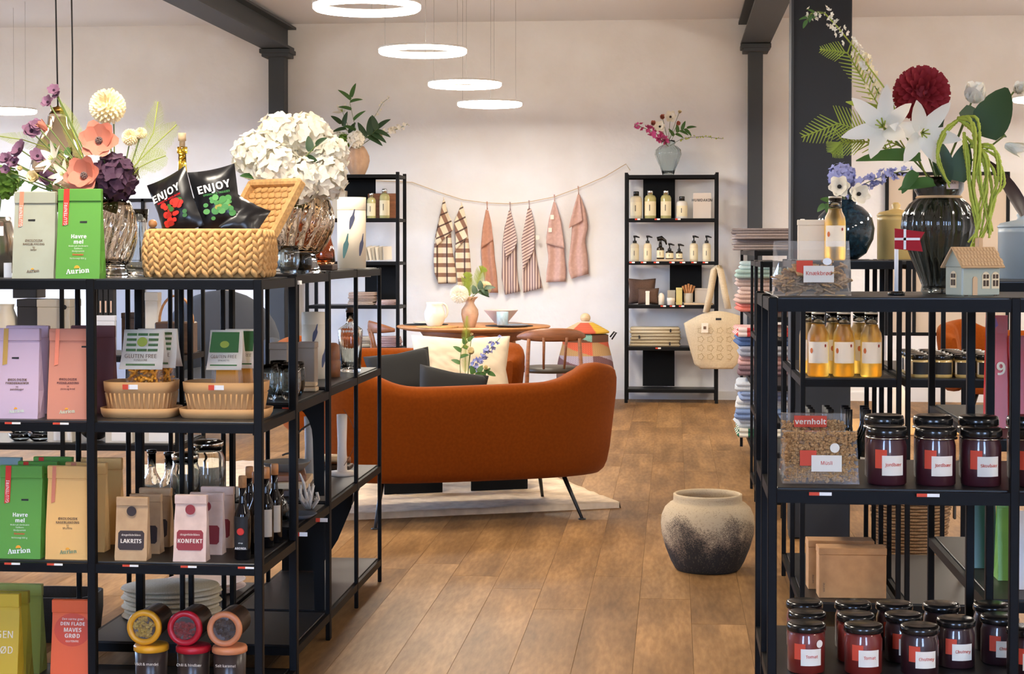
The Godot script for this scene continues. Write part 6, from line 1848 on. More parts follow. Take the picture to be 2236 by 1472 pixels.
	var stacks := [[1.3754, [rgb8(150, 134, 128), rgb8(142, 128, 124), rgb8(158, 142, 136), rgb8(140, 126, 122)], 0.034, "grey folded blanket on top of the shelf"], [0.9904, [rgb8(214, 112, 92), rgb8(196, 160, 142), rgb8(206, 176, 160), rgb8(190, 164, 150), rgb8(166, 190, 176), rgb8(190, 206, 200)], 0.052, "folded throw above the checked ones"], [0.5904, [rgb8(118, 88, 92), rgb8(196, 150, 140), rgb8(150, 152, 160), rgb8(70, 96, 140), rgb8(196, 60, 54)], 0.06, "folded throw on the middle board of the blanket shelf"], [0.2004, [rgb8(40, 100, 74), rgb8(196, 206, 214), rgb8(120, 146, 190), rgb8(214, 216, 214), rgb8(140, 160, 196), rgb8(206, 212, 216)], 0.058, "folded towel low on the blanket shelf"]]
	var r := RandomNumberGenerator.new(); r.seed = 44
	for s in stacks:
		var yy: float = s[0]
		var n := 0
		for c in s[1]:
			var th: float = s[2]
			var m := grain(c.darkened(0.08), c.lightened(0.06), Vector3(9, 9, 9), 1.0, 0.03)
			if c == rgb8(196, 60, 54) or c == rgb8(40, 100, 74):
				var im := Image.create(16, 16, false, Image.FORMAT_RGB8)
				im.fill(c)
				im.fill_rect(Rect2i(0, 0, 8, 8), rgb8(236, 228, 212)); im.fill_rect(Rect2i(8, 8, 8, 8), rgb8(236, 228, 212))
				m = image_mat(im, 1.0)
				m.uv1_triplanar = true
				m.uv1_scale = Vector3(9, 9, 9)
				m.texture_filter = BaseMaterial3D.TEXTURE_FILTER_NEAREST
			var o := thing("folded_blanket", "%s, number %s from the bottom" % [s[3], ["one", "two", "three", "four", "five", "six"][n]], "blanket", Vector3(0.585 + r.randf_range(-0.02, 0.012), yy, -d0 + r.randf_range(-0.04, 0.04)), r.randf_range(-0.06, 0.06), "folded blankets")
			if s[0] > 1.3: o.position.x += 0.0
			for k in 2:
				part(o, "fold", Shape.new().soft(true).box(Vector3(0, th * (0.25 + 0.5 * k), 0), Vector3((0.36 if s[0] < 1.3 else 0.40) - 0.012 * k, th * 0.5, 0.42), th * 0.22), m)
			yy += th + 0.0006
			n += 1
# ---------- goods on the two wall shelves ----------
func soap_bottle(pos: Vector3, r: float, h: float, m: Material, top: String, label: String, band := true) -> void:
	var t := thing("soap_bottle", label, "bottle", pos)
	part(t, "bottle", Shape.new().lathe([Vector2(0, 0), Vector2(r * 0.93, 0), Vector2(r, 0.006), Vector2(r, h * 0.86), Vector2(r * 0.8, h * 0.96), Vector2(r * 0.35, h), Vector2(0, h)], 24), m)
	if band: part(t, "label", wrap_label(r * 1.02, h * 0.12, h * 0.72, 2.6), mk(rgb8(238, 222, 182), 0.8))
	part(t, "ink_line", Shape.new().box(Vector3(-r * 0.1, h * 0.45, r * 1.02), Vector3(r * 0.12, h * 0.26, 0.002)), M.ink)
	if top == "pump":
		part(t, "collar", Shape.new().lathe([Vector2(0, h), Vector2(r * 0.5, h), Vector2(r * 0.45, h + 0.022), Vector2(0, h + 0.022)], 16), M.lid_black)
		part(t, "pump", Shape.new().tube([Vector3(0, h + 0.02, 0), Vector3(0, h + 0.055, 0)], 0.006, 8).tube([Vector3(-0.012, h + 0.058, 0), Vector3(0.012, h + 0.06, 0), Vector3(0.044, h + 0.05, 0.005)], [0.011, 0.009, 0.005], 8), M.lid_black)
	elif top == "spray":
		part(t, "collar", Shape.new().lathe([Vector2(0, h), Vector2(r * 0.5, h), Vector2(r * 0.45, h + 0.03), Vector2(0, h + 0.03)], 16), M.lid_black)
		part(t, "trigger", Shape.new().tube([Vector3(-0.03, h + 0.07, 0), Vector3(0.01, h + 0.08, 0), Vector3(0.045, h + 0.055, 0), Vector3(0.055, h + 0.02, 0)], [0.02, 0.021, 0.012, 0.006], 8).box(Vector3(0, h + 0.045, 0), Vector3(0.024, 0.04, 0.024), 0.004), M.lid_black)
	else:
		part(t, "cap", Shape.new().lathe([Vector2(0, h), Vector2(r * 0.5, h), Vector2(r * 0.5, h + 0.035), Vector2(r * 0.45, h + 0.04), Vector2(0, h + 0.04)], 16), M.lid_black if top == "cap" else M.chrome)

func folded_stack(pos: Vector3, w: float, th: float, cols: Array, label: String, group: String, tab := false) -> void:
	var y := 0.0
	var n := 0
	for c in cols:
		var o := thing("folded_towel", "%s, %s from the board" % [label, ["first", "second", "third", "fourth", "fifth"][n]], "towel", pos + Vector3(0.008 * (n % 2), y, 0), 0.03 * (n % 3 - 1), group)
		var m := grain((c as Color).darkened(0.1), (c as Color).lightened(0.08), Vector3(12, 12, 12), 1.0, 0.03)
		for k in 2:
			part(o, "fold", Shape.new().soft(true).box(Vector3(0, th * (0.25 + 0.5 * k), 0), Vector3(w - 0.01 * k, th * 0.5, 0.22), th * 0.22), m)
		if tab: part(o, "woven_tab", Shape.new().box(Vector3(w * (0.3 if n % 2 == 0 else -0.32), th * 0.5, 0.113), Vector3(0.014, 0.03, 0.003)), M.ink)
		y += th + 0.0006
		n += 1

func fill_wall_shelves() -> void:
	var d := 15.68
	var ivory := mk(rgb8(228, 210, 172), 0.5)
	var olive := glass(Color(0.86, 0.84, 0.52))
	var clear_oil := mk(rgb8(190, 180, 120), 0.12)
	var Y := [1.6604, 1.2734, 0.8824, 0.5044]
	soap_bottle(on(1389, d, Y[0]), 0.052, 0.205, ivory, "cap", "cream soap refill with a black cap, at the shelf's post")
	soap_bottle(on(1420, d, Y[0]), 0.052, 0.215, clear_oil, "chrome", "clear oil flask with cream label, first of two")
	soap_bottle(on(1454, d, Y[0]), 0.048, 0.215, clear_oil, "chrome", "clear oil flask with cream label, beside the short white flask")
	soap_bottle(on(1489, d, Y[0]), 0.05, 0.16, mk(rgb8(232, 224, 208), 0.5), "cap", "short white flask with a black band beside the printed card")
	var sg := thing("printed_card", "cream standing card printed with a dark name on the wall shelf", "card", on(1533, d, Y[0]))
	part(sg, "card", Shape.new().box(Vector3(0, 0.115, 0), Vector3(0.16, 0.23, 0.008), 0.001), mk(rgb8(226, 210, 192), 0.8))
	letters(sg, "HUMDAKIN", 0.034, Vector3(0, 0.165, 0.0045), M.ink, "Droid Sans", true)
	var pumps := [[1386, 0.038, 0.165, "pump", "amber necked pump bottle at the post"], [1414, 0.036, 0.165, "pump", "pump bottle with a hanging kraft tag"], [1442, 0.034, 0.11, "spray", "dark trigger spray bottle"], [1462, 0.036, 0.075, "pump", "short pump bottle with cream label"], [1483, 0.03, 0.07, "pump", "short dark pump bottle"], [1515, 0.037, 0.165, "pump", "tall pump bottle, first past the short dark one"], [1543, 0.037, 0.165, "pump", "tall amber necked pump bottle next to the tote bag"]]
	for p in pumps:
		var low: bool = p[2] < 0.12
		soap_bottle(on(p[0], d - (0.0 if not low else 0.02), Y[1] + (0.0205 if low else 0.0)), p[1], p[2], ivory if p[2] > 0.12 else mk(rgb8(54, 46, 36), 0.15), p[3], p[4] + " on the wall shelf")
	solo("wooden_tray", "pale wooden tray under the short bottles", "tray", Shape.new().box(Vector3(0, 0.01, 0), Vector3(0.25, 0.02, 0.12), 0.003), M.pale_wood, on(1463, d - 0.02, Y[1]))
	# toiletries
	var brown := grain(rgb8(84, 60, 48), rgb8(112, 84, 68), Vector3(9, 9, 9), 0.95, 0.04)
	for q in [[1402, 0.25, 0.235, 15.70, "large brown quilted toilet bag"], [1416, 0.19, 0.15, 15.62, "small brown quilted toilet bag in front of the large one"]]:
		var sh := Shape.new()
		for g in pillow_points(q[1], q[2], 0.12, 12, 0.0): sh.sheet(g)
		var tb := thing("toilet_bag", q[4], "bag", on(q[0], q[3], Y[2] + q[2] * 0.5 + 0.001))
		part(tb, "body", sh, brown)
		part(tb, "woven_tab", Shape.new().box(Vector3(0, -q[2] * 0.14, 0.056), Vector3(0.03, 0.012, 0.004)), M.ink)
	gift_box(on(1414, 15.56, Y[2]), Vector3(0.034, 0.125, 0.03), M.paper, "slim cream carton leaning on the small brown bag")
	solo("roll_on", "cream domed roll-on stick on the wall shelf", "stick", Shape.new().lathe([Vector2(0, 0), Vector2(0.026, 0), Vector2(0.028, 0.07), Vector2(0.025, 0.09), Vector2(0.012, 0.105), Vector2(0, 0.108)], 20), M.paper, on(1444, 15.6, Y[2]))
	solo("cream_pot", "round cream pot in front of a kraft carton", "pot", Shape.new().lathe([Vector2(0, 0), Vector2(0.032, 0), Vector2(0.034, 0.035), Vector2(0.036, 0.037), Vector2(0.036, 0.062), Vector2(0, 0.064)], 24), M.paper, on(1465, 15.58, Y[2]))
	gift_box(on(1466, 15.68, Y[2]), Vector3(0.07, 0.13, 0.05), M.card, "kraft grey carton behind the round cream pot")
	gift_box(on(1483, 15.6, Y[2]), Vector3(0.055, 0.155, 0.05), mk(rgb8(206, 188, 116), 0.7), "tall mustard carton beside the brush cup")
	var cup := thing("brush_cup", "pale stone cup holding wooden brushes", "cup", on(1503, 15.63, Y[2]))
	part(cup, "cup", Shape.new().lathe(walls([Vector2(0, 0), Vector2(0.04, 0), Vector2(0.042, 0.105)], 0.004, 0.008), 24), M.card)
	for k in 5: part(cup, "brush", Shape.new().tube([Vector3(0.0, 0.012, 0), Vector3(-0.05 + 0.026 * k, 0.19 - 0.01 * absf(k - 2), 0.01 * (k % 2))], [0.005, 0.012], 6), M.oak)
	var fr := gift_box(on(1533, 15.66, Y[2]), Vector3(0.13, 0.15, 0.03), mk(rgb8(214, 202, 186), 0.8), "flat pale gift set carton beside the brush cup")
	fr.name = fr.name
	solo("pale_tray", "pale wooden tray below the tote bag's handles", "tray", Shape.new().box(Vector3(0, 0.009, 0), Vector3(0.26, 0.018, 0.06), 0.003), M.pale_wood, on(1525, 15.58, Y[2]))
	folded_stack(on(1430, 15.68, Y[3]), 0.46, 0.058, [rgb8(190, 174, 140), rgb8(186, 172, 142), rgb8(206, 192, 160)], "folded linen towel on the soap shelf", "folded linen towels", true)
	for q in [[1392, 0], [1435, 0], [1480, 0], [1380, 1], [1405, 1], [1433, 1], [1467, 1], [1490, 1], [1515, 1], [1540, 1], [1448, 2], [1468, 2], [1488, 2], [1437, 3]]: price_tag(q[0], 15.528, Y[q[1]] - 0.003, "along the soap shelf")
	tote_bag()
	# left-hand wall shelf
	var e := 15.4
	soap_bottle(on(811, e, Y[0]), 0.04, 0.19, clear_oil, "chrome", "clear oil flask before the dark board, by the peacock tin")
	soap_bottle(on(840, e, Y[0]), 0.046, 0.225, clear_oil, "chrome", "taller clear oil flask before the dark board")
	solo("serving_board", "dark walnut serving board propped behind the oil flasks", "board", Shape.new().move(Vector3(0, 0.115, 0), Vector3(-0.08, 0, 0)).box(Vector3.ZERO, Vector3(0.26, 0.23, 0.015), 0.006), M.walnut, on(834, 15.53, Y[0]))
	for k in 6:
		solo("greeting_card", "greeting card in the fanned row by the peacock tin", "card", Shape.new().move(Vector3(0, 0.074, 0), Vector3(0, 0.7, 0.3 - 0.05 * k)).box(Vector3.ZERO, Vector3(0.09, 0.12, 0.003)), M.paper if k % 2 else M.card, on(806.0 + 8.0 * k, 15.4, Y[1]), 0.0, "fanned greeting cards")
	gift_box(on(752, e, Y[1]), Vector3(0.1, 0.2, 0.08), M.card, "pale carton on the wall shelf behind the peacock tin")
	gift_box(on(742, e, Y[0]), Vector3(0.12, 0.25, 0.1), M.card, "pale carton high on the wall shelf behind the hydrangeas")
	folded_stack(on(792, e, Y[2]), 0.24, 0.028, [rgb8(188, 166, 150), rgb8(150, 130, 118), rgb8(176, 150, 136), rgb8(190, 164, 148)], "folded striped cloth beneath the greeting cards", "folded striped cloths")
	folded_stack(on(846, e, Y[2]), 0.18, 0.022, [rgb8(190, 158, 152), rgb8(206, 176, 168)], "folded rose cloth beneath the greeting cards", "folded rose cloths")
	folded_stack(on(790, e, Y[3]), 0.2, 0.03, [rgb8(196, 188, 172), rgb8(150, 140, 128), rgb8(200, 192, 178)], "folded pale cloth low on the wall shelf", "folded pale cloths")
	folded_stack(on(850, e, Y[3]), 0.2, 0.03, [rgb8(186, 150, 150), rgb8(178, 142, 142), rgb8(190, 156, 152)], "folded mauve cloth low on the wall shelf", "folded mauve cloths")
	# vases on top
	var cv := thing("clay_vase", "sand coloured vase with spiralling flutes on the wall shelf", "vase", on(781, e, 2.0504))
	part(cv, "body", Shape.new().lathe([Vector2(0, 0), Vector2(0.06, 0), Vector2(0.066, 0.006), Vector2(0.09, 0.07), Vector2(0.105, 0.13), Vector2(0.103, 0.17), Vector2(0.08, 0.225), Vector2(0.058, 0.26), Vector2(0.05, 0.262), Vector2(0.06, 0.22), Vector2(0, 0.03)], 72, 12, 0.12, 9.0, 0.01, 0.24), grain(rgb8(186, 146, 112), rgb8(204, 166, 134), Vector3(5, 5, 5), 0.8))
	var gv := thing("grey_vase", "ribbed grey glass vase on the soap shelf", "vase", on(1459, d, 2.0504))
	part(gv, "glass", Shape.new().lathe(walls([Vector2(0, 0), Vector2(0.05, 0), Vector2(0.052, 0.006), Vector2(0.064, 0.05), Vector2(0.098, 0.13), Vector2(0.118, 0.19), Vector2(0.113, 0.23), Vector2(0.08, 0.262), Vector2(0.055, 0.272), Vector2(0.065, 0.29), Vector2(0.06, 0.315)], 0.004, 0.012), 72, 18, 0.06, 0.0, 0.02, 0.26), M.glass_grey)

func tote_bag() -> void:
	var d := 15.5
	var org := at(1555, 760, d)
	var t := thing("tote_bag", "cream quilted tote bag hanging from the shelf post by its long handles", "tote bag", org)
	var cream := grain(rgb8(208, 186, 148), rgb8(224, 204, 168), Vector3(7, 7, 7), 0.95, 0.03)
	var pt := func(px: float, py: float, dz := 0.0) -> Vector3: return at(px, py, d - dz) - org
	# body: rows between its two edges
	var L := [[1493, 706], [1500, 738], [1508, 768], [1516, 795], [1530, 806]]
	var R := [[1617, 690], [1616, 730], [1615, 765], [1612, 792], [1600, 806]]
	for part_ in 2:
		var pts := []
		for i in 13:
			var f := i / 12.0 * 4.0
			var k := mini(int(f), 3)
			var a := Vector2(lerpf(L[k][0], L[k + 1][0], f - k), lerpf(L[k][1], L[k + 1][1], f - k))
			var b := Vector2(lerpf(R[k][0], R[k + 1][0], f - k), lerpf(R[k][1], R[k + 1][1], f - k))
			var row := []
			for j in 17:
				var s := j / 16.0
				var q := a.lerp(b, s)
				var sag := 0.0
				if i == 0: sag = -18.0 * sin(PI * s)
				var bulge := 0.075 * sin(PI * s) * (0.35 + 0.65 * sin(PI * clampf(i / 12.0, 0.0, 1.0) * 0.6 + 0.5)) + 0.004 * sin(s * 34.0) * sin(i * 1.9)
				row.append(pt.call(q.x, q.y + sag, bulge if part_ == 0 else -bulge * 0.4))
			pts.append(row)
		if part_ == 0: pts.reverse()
		part(t, "front_panel" if part_ == 0 else "back_panel", Shape.new().sheet(pts, 0.004), cream)
	var path_f := [pt.call(1541, 682, 0.06), pt.call(1550, 640, 0.05), pt.call(1558, 590, 0.05), pt.call(1566, 579, 0.04), pt.call(1572, 590, 0.05), pt.call(1582, 640, 0.05), pt.call(1589, 674, 0.05)]
	for k in 2:
		var pp := []
		for q in path_f: pp.append(q + Vector3(0.014 * k, -0.005 * k, -0.09 * k * (1.0 if q.y < path_f[3].y - 0.05 else 0.3)))
		var pts := []
		for q in pp: pts.append([q + Vector3(-0.026, 0, 0), q + Vector3(0.0, 0, 0.003), q + Vector3(0.022, 0, 0)])
		part(t, "handle", Shape.new().sheet(pts, 0.005), cream)
	part(t, "woven_tab", Shape.new().box(pt.call(1569, 697, 0.095), Vector3(0.05, 0.02, 0.004)), M.ink)
	part(t, "paper_label", Shape.new().box(pt.call(1539, 716, 0.095), Vector3(0.06, 0.085, 0.003)), M.paper)
	part(t, "label_mark", Shape.new().box(pt.call(1539, 716, 0.098), Vector3(0.024, 0.026, 0.003)), M.ink_brown)
	# stitched floral quilting, raised cord
	var q := Shape.new()
	for fy in 4:
		for fx in 4:
			var c := Vector2(1530.0 + fx * 21.0, 722.0 + fy * 19.0)
			if c.x > 1605.0: continue
			var ring := []
			for i in 15:
				var a := TAU * i / 15
				var rr := 6.2 + 1.6 * cos(a * 5.0)
				var s := (c.x - 1500.0) / 115.0
				ring.append(pt.call(c.x + cos(a) * rr, c.y + sin(a) * rr, 0.078 * sin(PI * s) + 0.008))
			q.tube(ring, 0.0022, 4, true)
	var st := part(t, "stitching", q, mk(rgb8(186, 160, 120), 0.95)); st.set_meta("kind", "stuff")
# ---------- flowers ----------
var fr := RandomNumberGenerator.new()
func sphere_dir(i: int, n: int) -> Vector3:
	var y := 1.0 - 2.0 * (i + 0.5) / n
	var a := i * 2.39996
	var q := sqrt(1.0 - y * y)
	return Vector3(cos(a) * q, y, sin(a) * q)

func hydrangea_head(r: float, n := 66, size := 0.36) -> Shape:
	var s := Shape.new()
	s.ball(Vector3.ZERO, Vector3.ONE * r * 0.72, 10, 7)
	for i in n:
		var d := (sphere_dir(i, n) + Vector3(fr.randf_range(-1, 1), fr.randf_range(-1, 1), fr.randf_range(-1, 1)) * 0.12).normalized()
		var side := d.cross(Vector3(0.3, 1, 0.2)).normalized()
		var up2 := side.cross(d)
		var turn := fr.randf() * TAU
		var c := d * r * fr.randf_range(0.80, 1.0)
		for k in 4:
			var a := turn + TAU * k / 4
			s.petal(c, side * cos(a) + up2 * sin(a) + d * 0.25, d, r * size, r * size * 0.85, fr.randf_range(-0.2, 0.25), 0.15, 0.0, 2)
	return s

func dahlia_head(r: float) -> Shape:
	var s := Shape.new()
	s.ball(Vector3.ZERO, Vector3.ONE * r * 0.55, 10, 7)
	var n := 150
	for i in n:
		var d := sphere_dir(i, n)
		var out := (d + Vector3(0, 0.0, 0.0)).normalized()
		var up := Vector3(0, 0.2, 1).normalized()
		var lie := (out + (out - up * out.dot(up)) * 0.5).normalized()
		s.petal(d * r * 0.45, lie, up if absf(out.dot(up)) < 0.95 else Vector3.RIGHT, r * 0.58, r * 0.30, 0.12, 0.5, -0.1, 2)
	return s

func open_head(r: float, n: int, pointed: float, cup: float, layers := 1) -> Shape:   # opens towards +y
	var s := Shape.new()
	for l in layers:
		for k in n:
			var a := TAU * (k + 0.5 * l) / n + fr.randf_range(-0.06, 0.06)
			var d := Vector3(cos(a), cup + 0.25 * l, sin(a))
			s.petal(Vector3(cos(a), 0.1, sin(a)) * r * 0.08, d, Vector3.UP, r * (1.0 - 0.15 * l), r * (0.95 if pointed < 0.2 else 0.42), fr.randf_range(-0.05, 0.3), 0.25, pointed, 5)
	return s

func facing(dir: Vector3) -> Vector3:     # turn that takes +y to dir
	var q := Quaternion(Vector3.UP, dir.normalized())
	return Basis(q).get_euler()

func stem_to(t: Node3D, from: Vector3, bend := 0.25, r := 0.0022, m: Material = null) -> void:
	var f := from - t.position
	var mid := f * 0.5 + Vector3(f.x * -bend * 0.5, absf(f.y) * 0.12, 0)
	var pts := []
	for i in 9:
		var u := i / 8.0
		pts.append(f * (1 - u) * (1 - u) + mid * 2.0 * u * (1 - u))
	part(t, "stem", Shape.new().tube(pts, r, 5), m if m else M.stem)

func flower(kind: String, label: String, p: Vector3, r: float, from: Vector3, m: Material, dir := Vector3(0.1, 0.45, 1.0), heart: Material = null) -> Node3D:
	var t := thing(kind, label, "flower", p)
	var rot := facing(dir)
	match kind:
		"hydrangea": part(t, "flower_head", hydrangea_head(r), m)
		"dahlia": part(t, "flower_head", dahlia_head(r), m)
		"anemone":
			part(t, "flower_head", open_head(r, 6, 0.0, 0.3, 2), m, Vector3.ZERO, rot)
			var h := Shape.new()
			for i in 34: h.ball(sphere_dir(i, 34) * r * 0.15 + Vector3(0, r * 0.16, 0), Vector3.ONE * r * 0.05, 5, 4)
			part(t, "flower_heart", h, heart if heart else M.dark_wood, Vector3.ZERO, rot)
		"lily":
			part(t, "flower_head", open_head(r, 6, 0.45, 0.42), m, Vector3.ZERO, rot)
			var h := Shape.new()
			for i in 6: h.tube([Vector3.ZERO, Vector3(cos(i * 1.05) * 0.12, 0.34, sin(i * 1.05) * 0.12) * r], r * 0.02, 4)
			part(t, "stamens", h, heart if heart else M.fern, Vector3.ZERO, rot)
		"rose": part(t, "flower_head", open_head(r, 6, 0.0, 1.6, 3), m, Vector3(0, -r * 0.4, 0), rot)
		"tulip": part(t, "flower_head", open_head(r, 6, 0.2, 2.6, 2), m, Vector3(0, -r * 0.5, 0), rot)
	stem_to(t, from)
	return t

# a spike or spray of small blossoms along a line of points
func spray(kind: String, label: String, path: Array, m: Material, size: float, count: int, spread: float, stem_m: Material = null, from_t := 0.25) -> Node3D:
	var org: Vector3 = path[0]
	var t := thing(kind, label, "flower", org)
	var loc := []
	for q in path: loc.append(q - org)
	part(t, "stem", Shape.new().tube(loc, 0.0018 if size < 0.03 else 0.003, 5), stem_m if stem_m else M.stem)
	var s := Shape.new()
	for i in count:
		var u := lerpf(from_t, 1.0, (i + 0.5) / count)
		var f := u * (loc.size() - 1)
		var k := mini(int(f), loc.size() - 2)
		var c: Vector3 = (loc[k] as Vector3).lerp(loc[k + 1], f - k)
		var o := Vector3(fr.randf_range(-1, 1), fr.randf_range(-1, 1), fr.randf_range(-0.6, 1)).normalized()
		c += o * spread * fr.randf_range(0.5, 1.0)
		var sz := size * (1.0 - 0.45 * u) * fr.randf_range(0.8, 1.15)
		var side := o.cross(Vector3(0.2, 1, 0.1)).normalized()
		for p in 5:
			var a := TAU * p / 5
			s.petal(c, side * cos(a) + side.cross(o) * sin(a) + o * 0.4, o, sz, sz * 0.9, 0.1, 0.2, 0.0, 2)
	part(t, "blossoms", s, m)
	return t

func leaf(t: Node3D, p: Vector3, d: Vector3, l: float, w: float, m: Material, curl := -0.25) -> void:
	part(t, "leaf", Shape.new().petal(p, d, Vector3(0, 0.7, 0.7), l, w, curl, 0.25, 0.35, 8), m)

func leafy_stem(label: String, path: Array, n: int, l: float, w: float, m: Material) -> Node3D:
	var org: Vector3 = path[0]
	var t := thing("leaf_sprig", label, "foliage", org)
	var loc := []
	for q in path: loc.append(q - org)
	part(t, "stem", Shape.new().tube(loc, 0.0022, 5), M.stem)
	for i in n:
		var u := lerpf(0.3, 1.0, float(i) / maxf(1.0, n - 1.0))
		var f := u * (loc.size() - 1)
		var k := mini(int(f), loc.size() - 2)
		var c: Vector3 = (loc[k] as Vector3).lerp(loc[k + 1], f - k)
		var dir: Vector3 = (loc[k + 1] - loc[k]).normalized()
		var s := 1.0 if i % 2 else -1.0
		var d := dir * (0.6 if i < n - 1 else 1.4) + dir.cross(Vector3.BACK) * s * (0.9 if i < n - 1 else 0.0) + Vector3(0, 0, fr.randf_range(-0.2, 0.5))
		leaf(t, c, d, l * fr.randf_range(0.85, 1.15), w, m)
	return t

# feathery frond: a rib with fine side needles
func fern(label: String, path: Array, l: float, m: Material, n := 60, broad := 0.0022) -> Node3D:
	var org: Vector3 = path[0]
	var t := thing("fern_frond", label, "foliage", org)
	var loc := []
	for q in path: loc.append(q - org)
	part(t, "rib", Shape.new().tube(loc, 0.0016, 4), m)
	var s := Shape.new()
	for i in n:
		var u := lerpf(0.12, 1.0, float(i) / n)
		var f := u * (loc.size() - 1)
		var k := mini(int(f), loc.size() - 2)
		var c: Vector3 = (loc[k] as Vector3).lerp(loc[k + 1], f - k)
		var dir: Vector3 = (loc[k + 1] - loc[k]).normalized()
		var side := dir.cross(Vector3.BACK).normalized()
		var len_ := l * sin(PI * clampf(u * 0.86 + 0.1, 0.0, 1.0)) + l * 0.08
		for sg in [-1.0, 1.0]:
			var d: Vector3 = (side * sg * 0.85 + dir * 0.75 + Vector3(0, 0, fr.randf_range(-0.25, 0.35))).normalized()
			var e := c + d * len_
			var w := dir * broad
			s.quad(c - w, c + w, e + w * 0.4, e - w * 0.4)
			s.quad(c + d.cross(dir) * broad, c - d.cross(dir) * broad, e - d.cross(dir) * broad * 0.4, e + d.cross(dir) * broad * 0.4)
			if broad < 0.001:
				for q in 5:
					var b := c.lerp(e, 0.25 + 0.16 * q)
					var dd := (d + dir * 0.9).normalized() * len_ * 0.2
					s.tri(b - w * 0.6, b + w * 0.6, b + dd)
					dd = (d - dir * 0.7).normalized() * len_ * 0.16
					s.tri(b - w * 0.6, b + w * 0.6, b + dd)
	var o := part(t, "needles", s, m)
	o.set_meta("kind", "stuff")
	return t

func line(pts: Array, d: float) -> Array:
	var o := []
	for q in pts: o.append(at(q[0], q[1], d + (q[2] if q.size() > 2 else 0.0)))
	return o

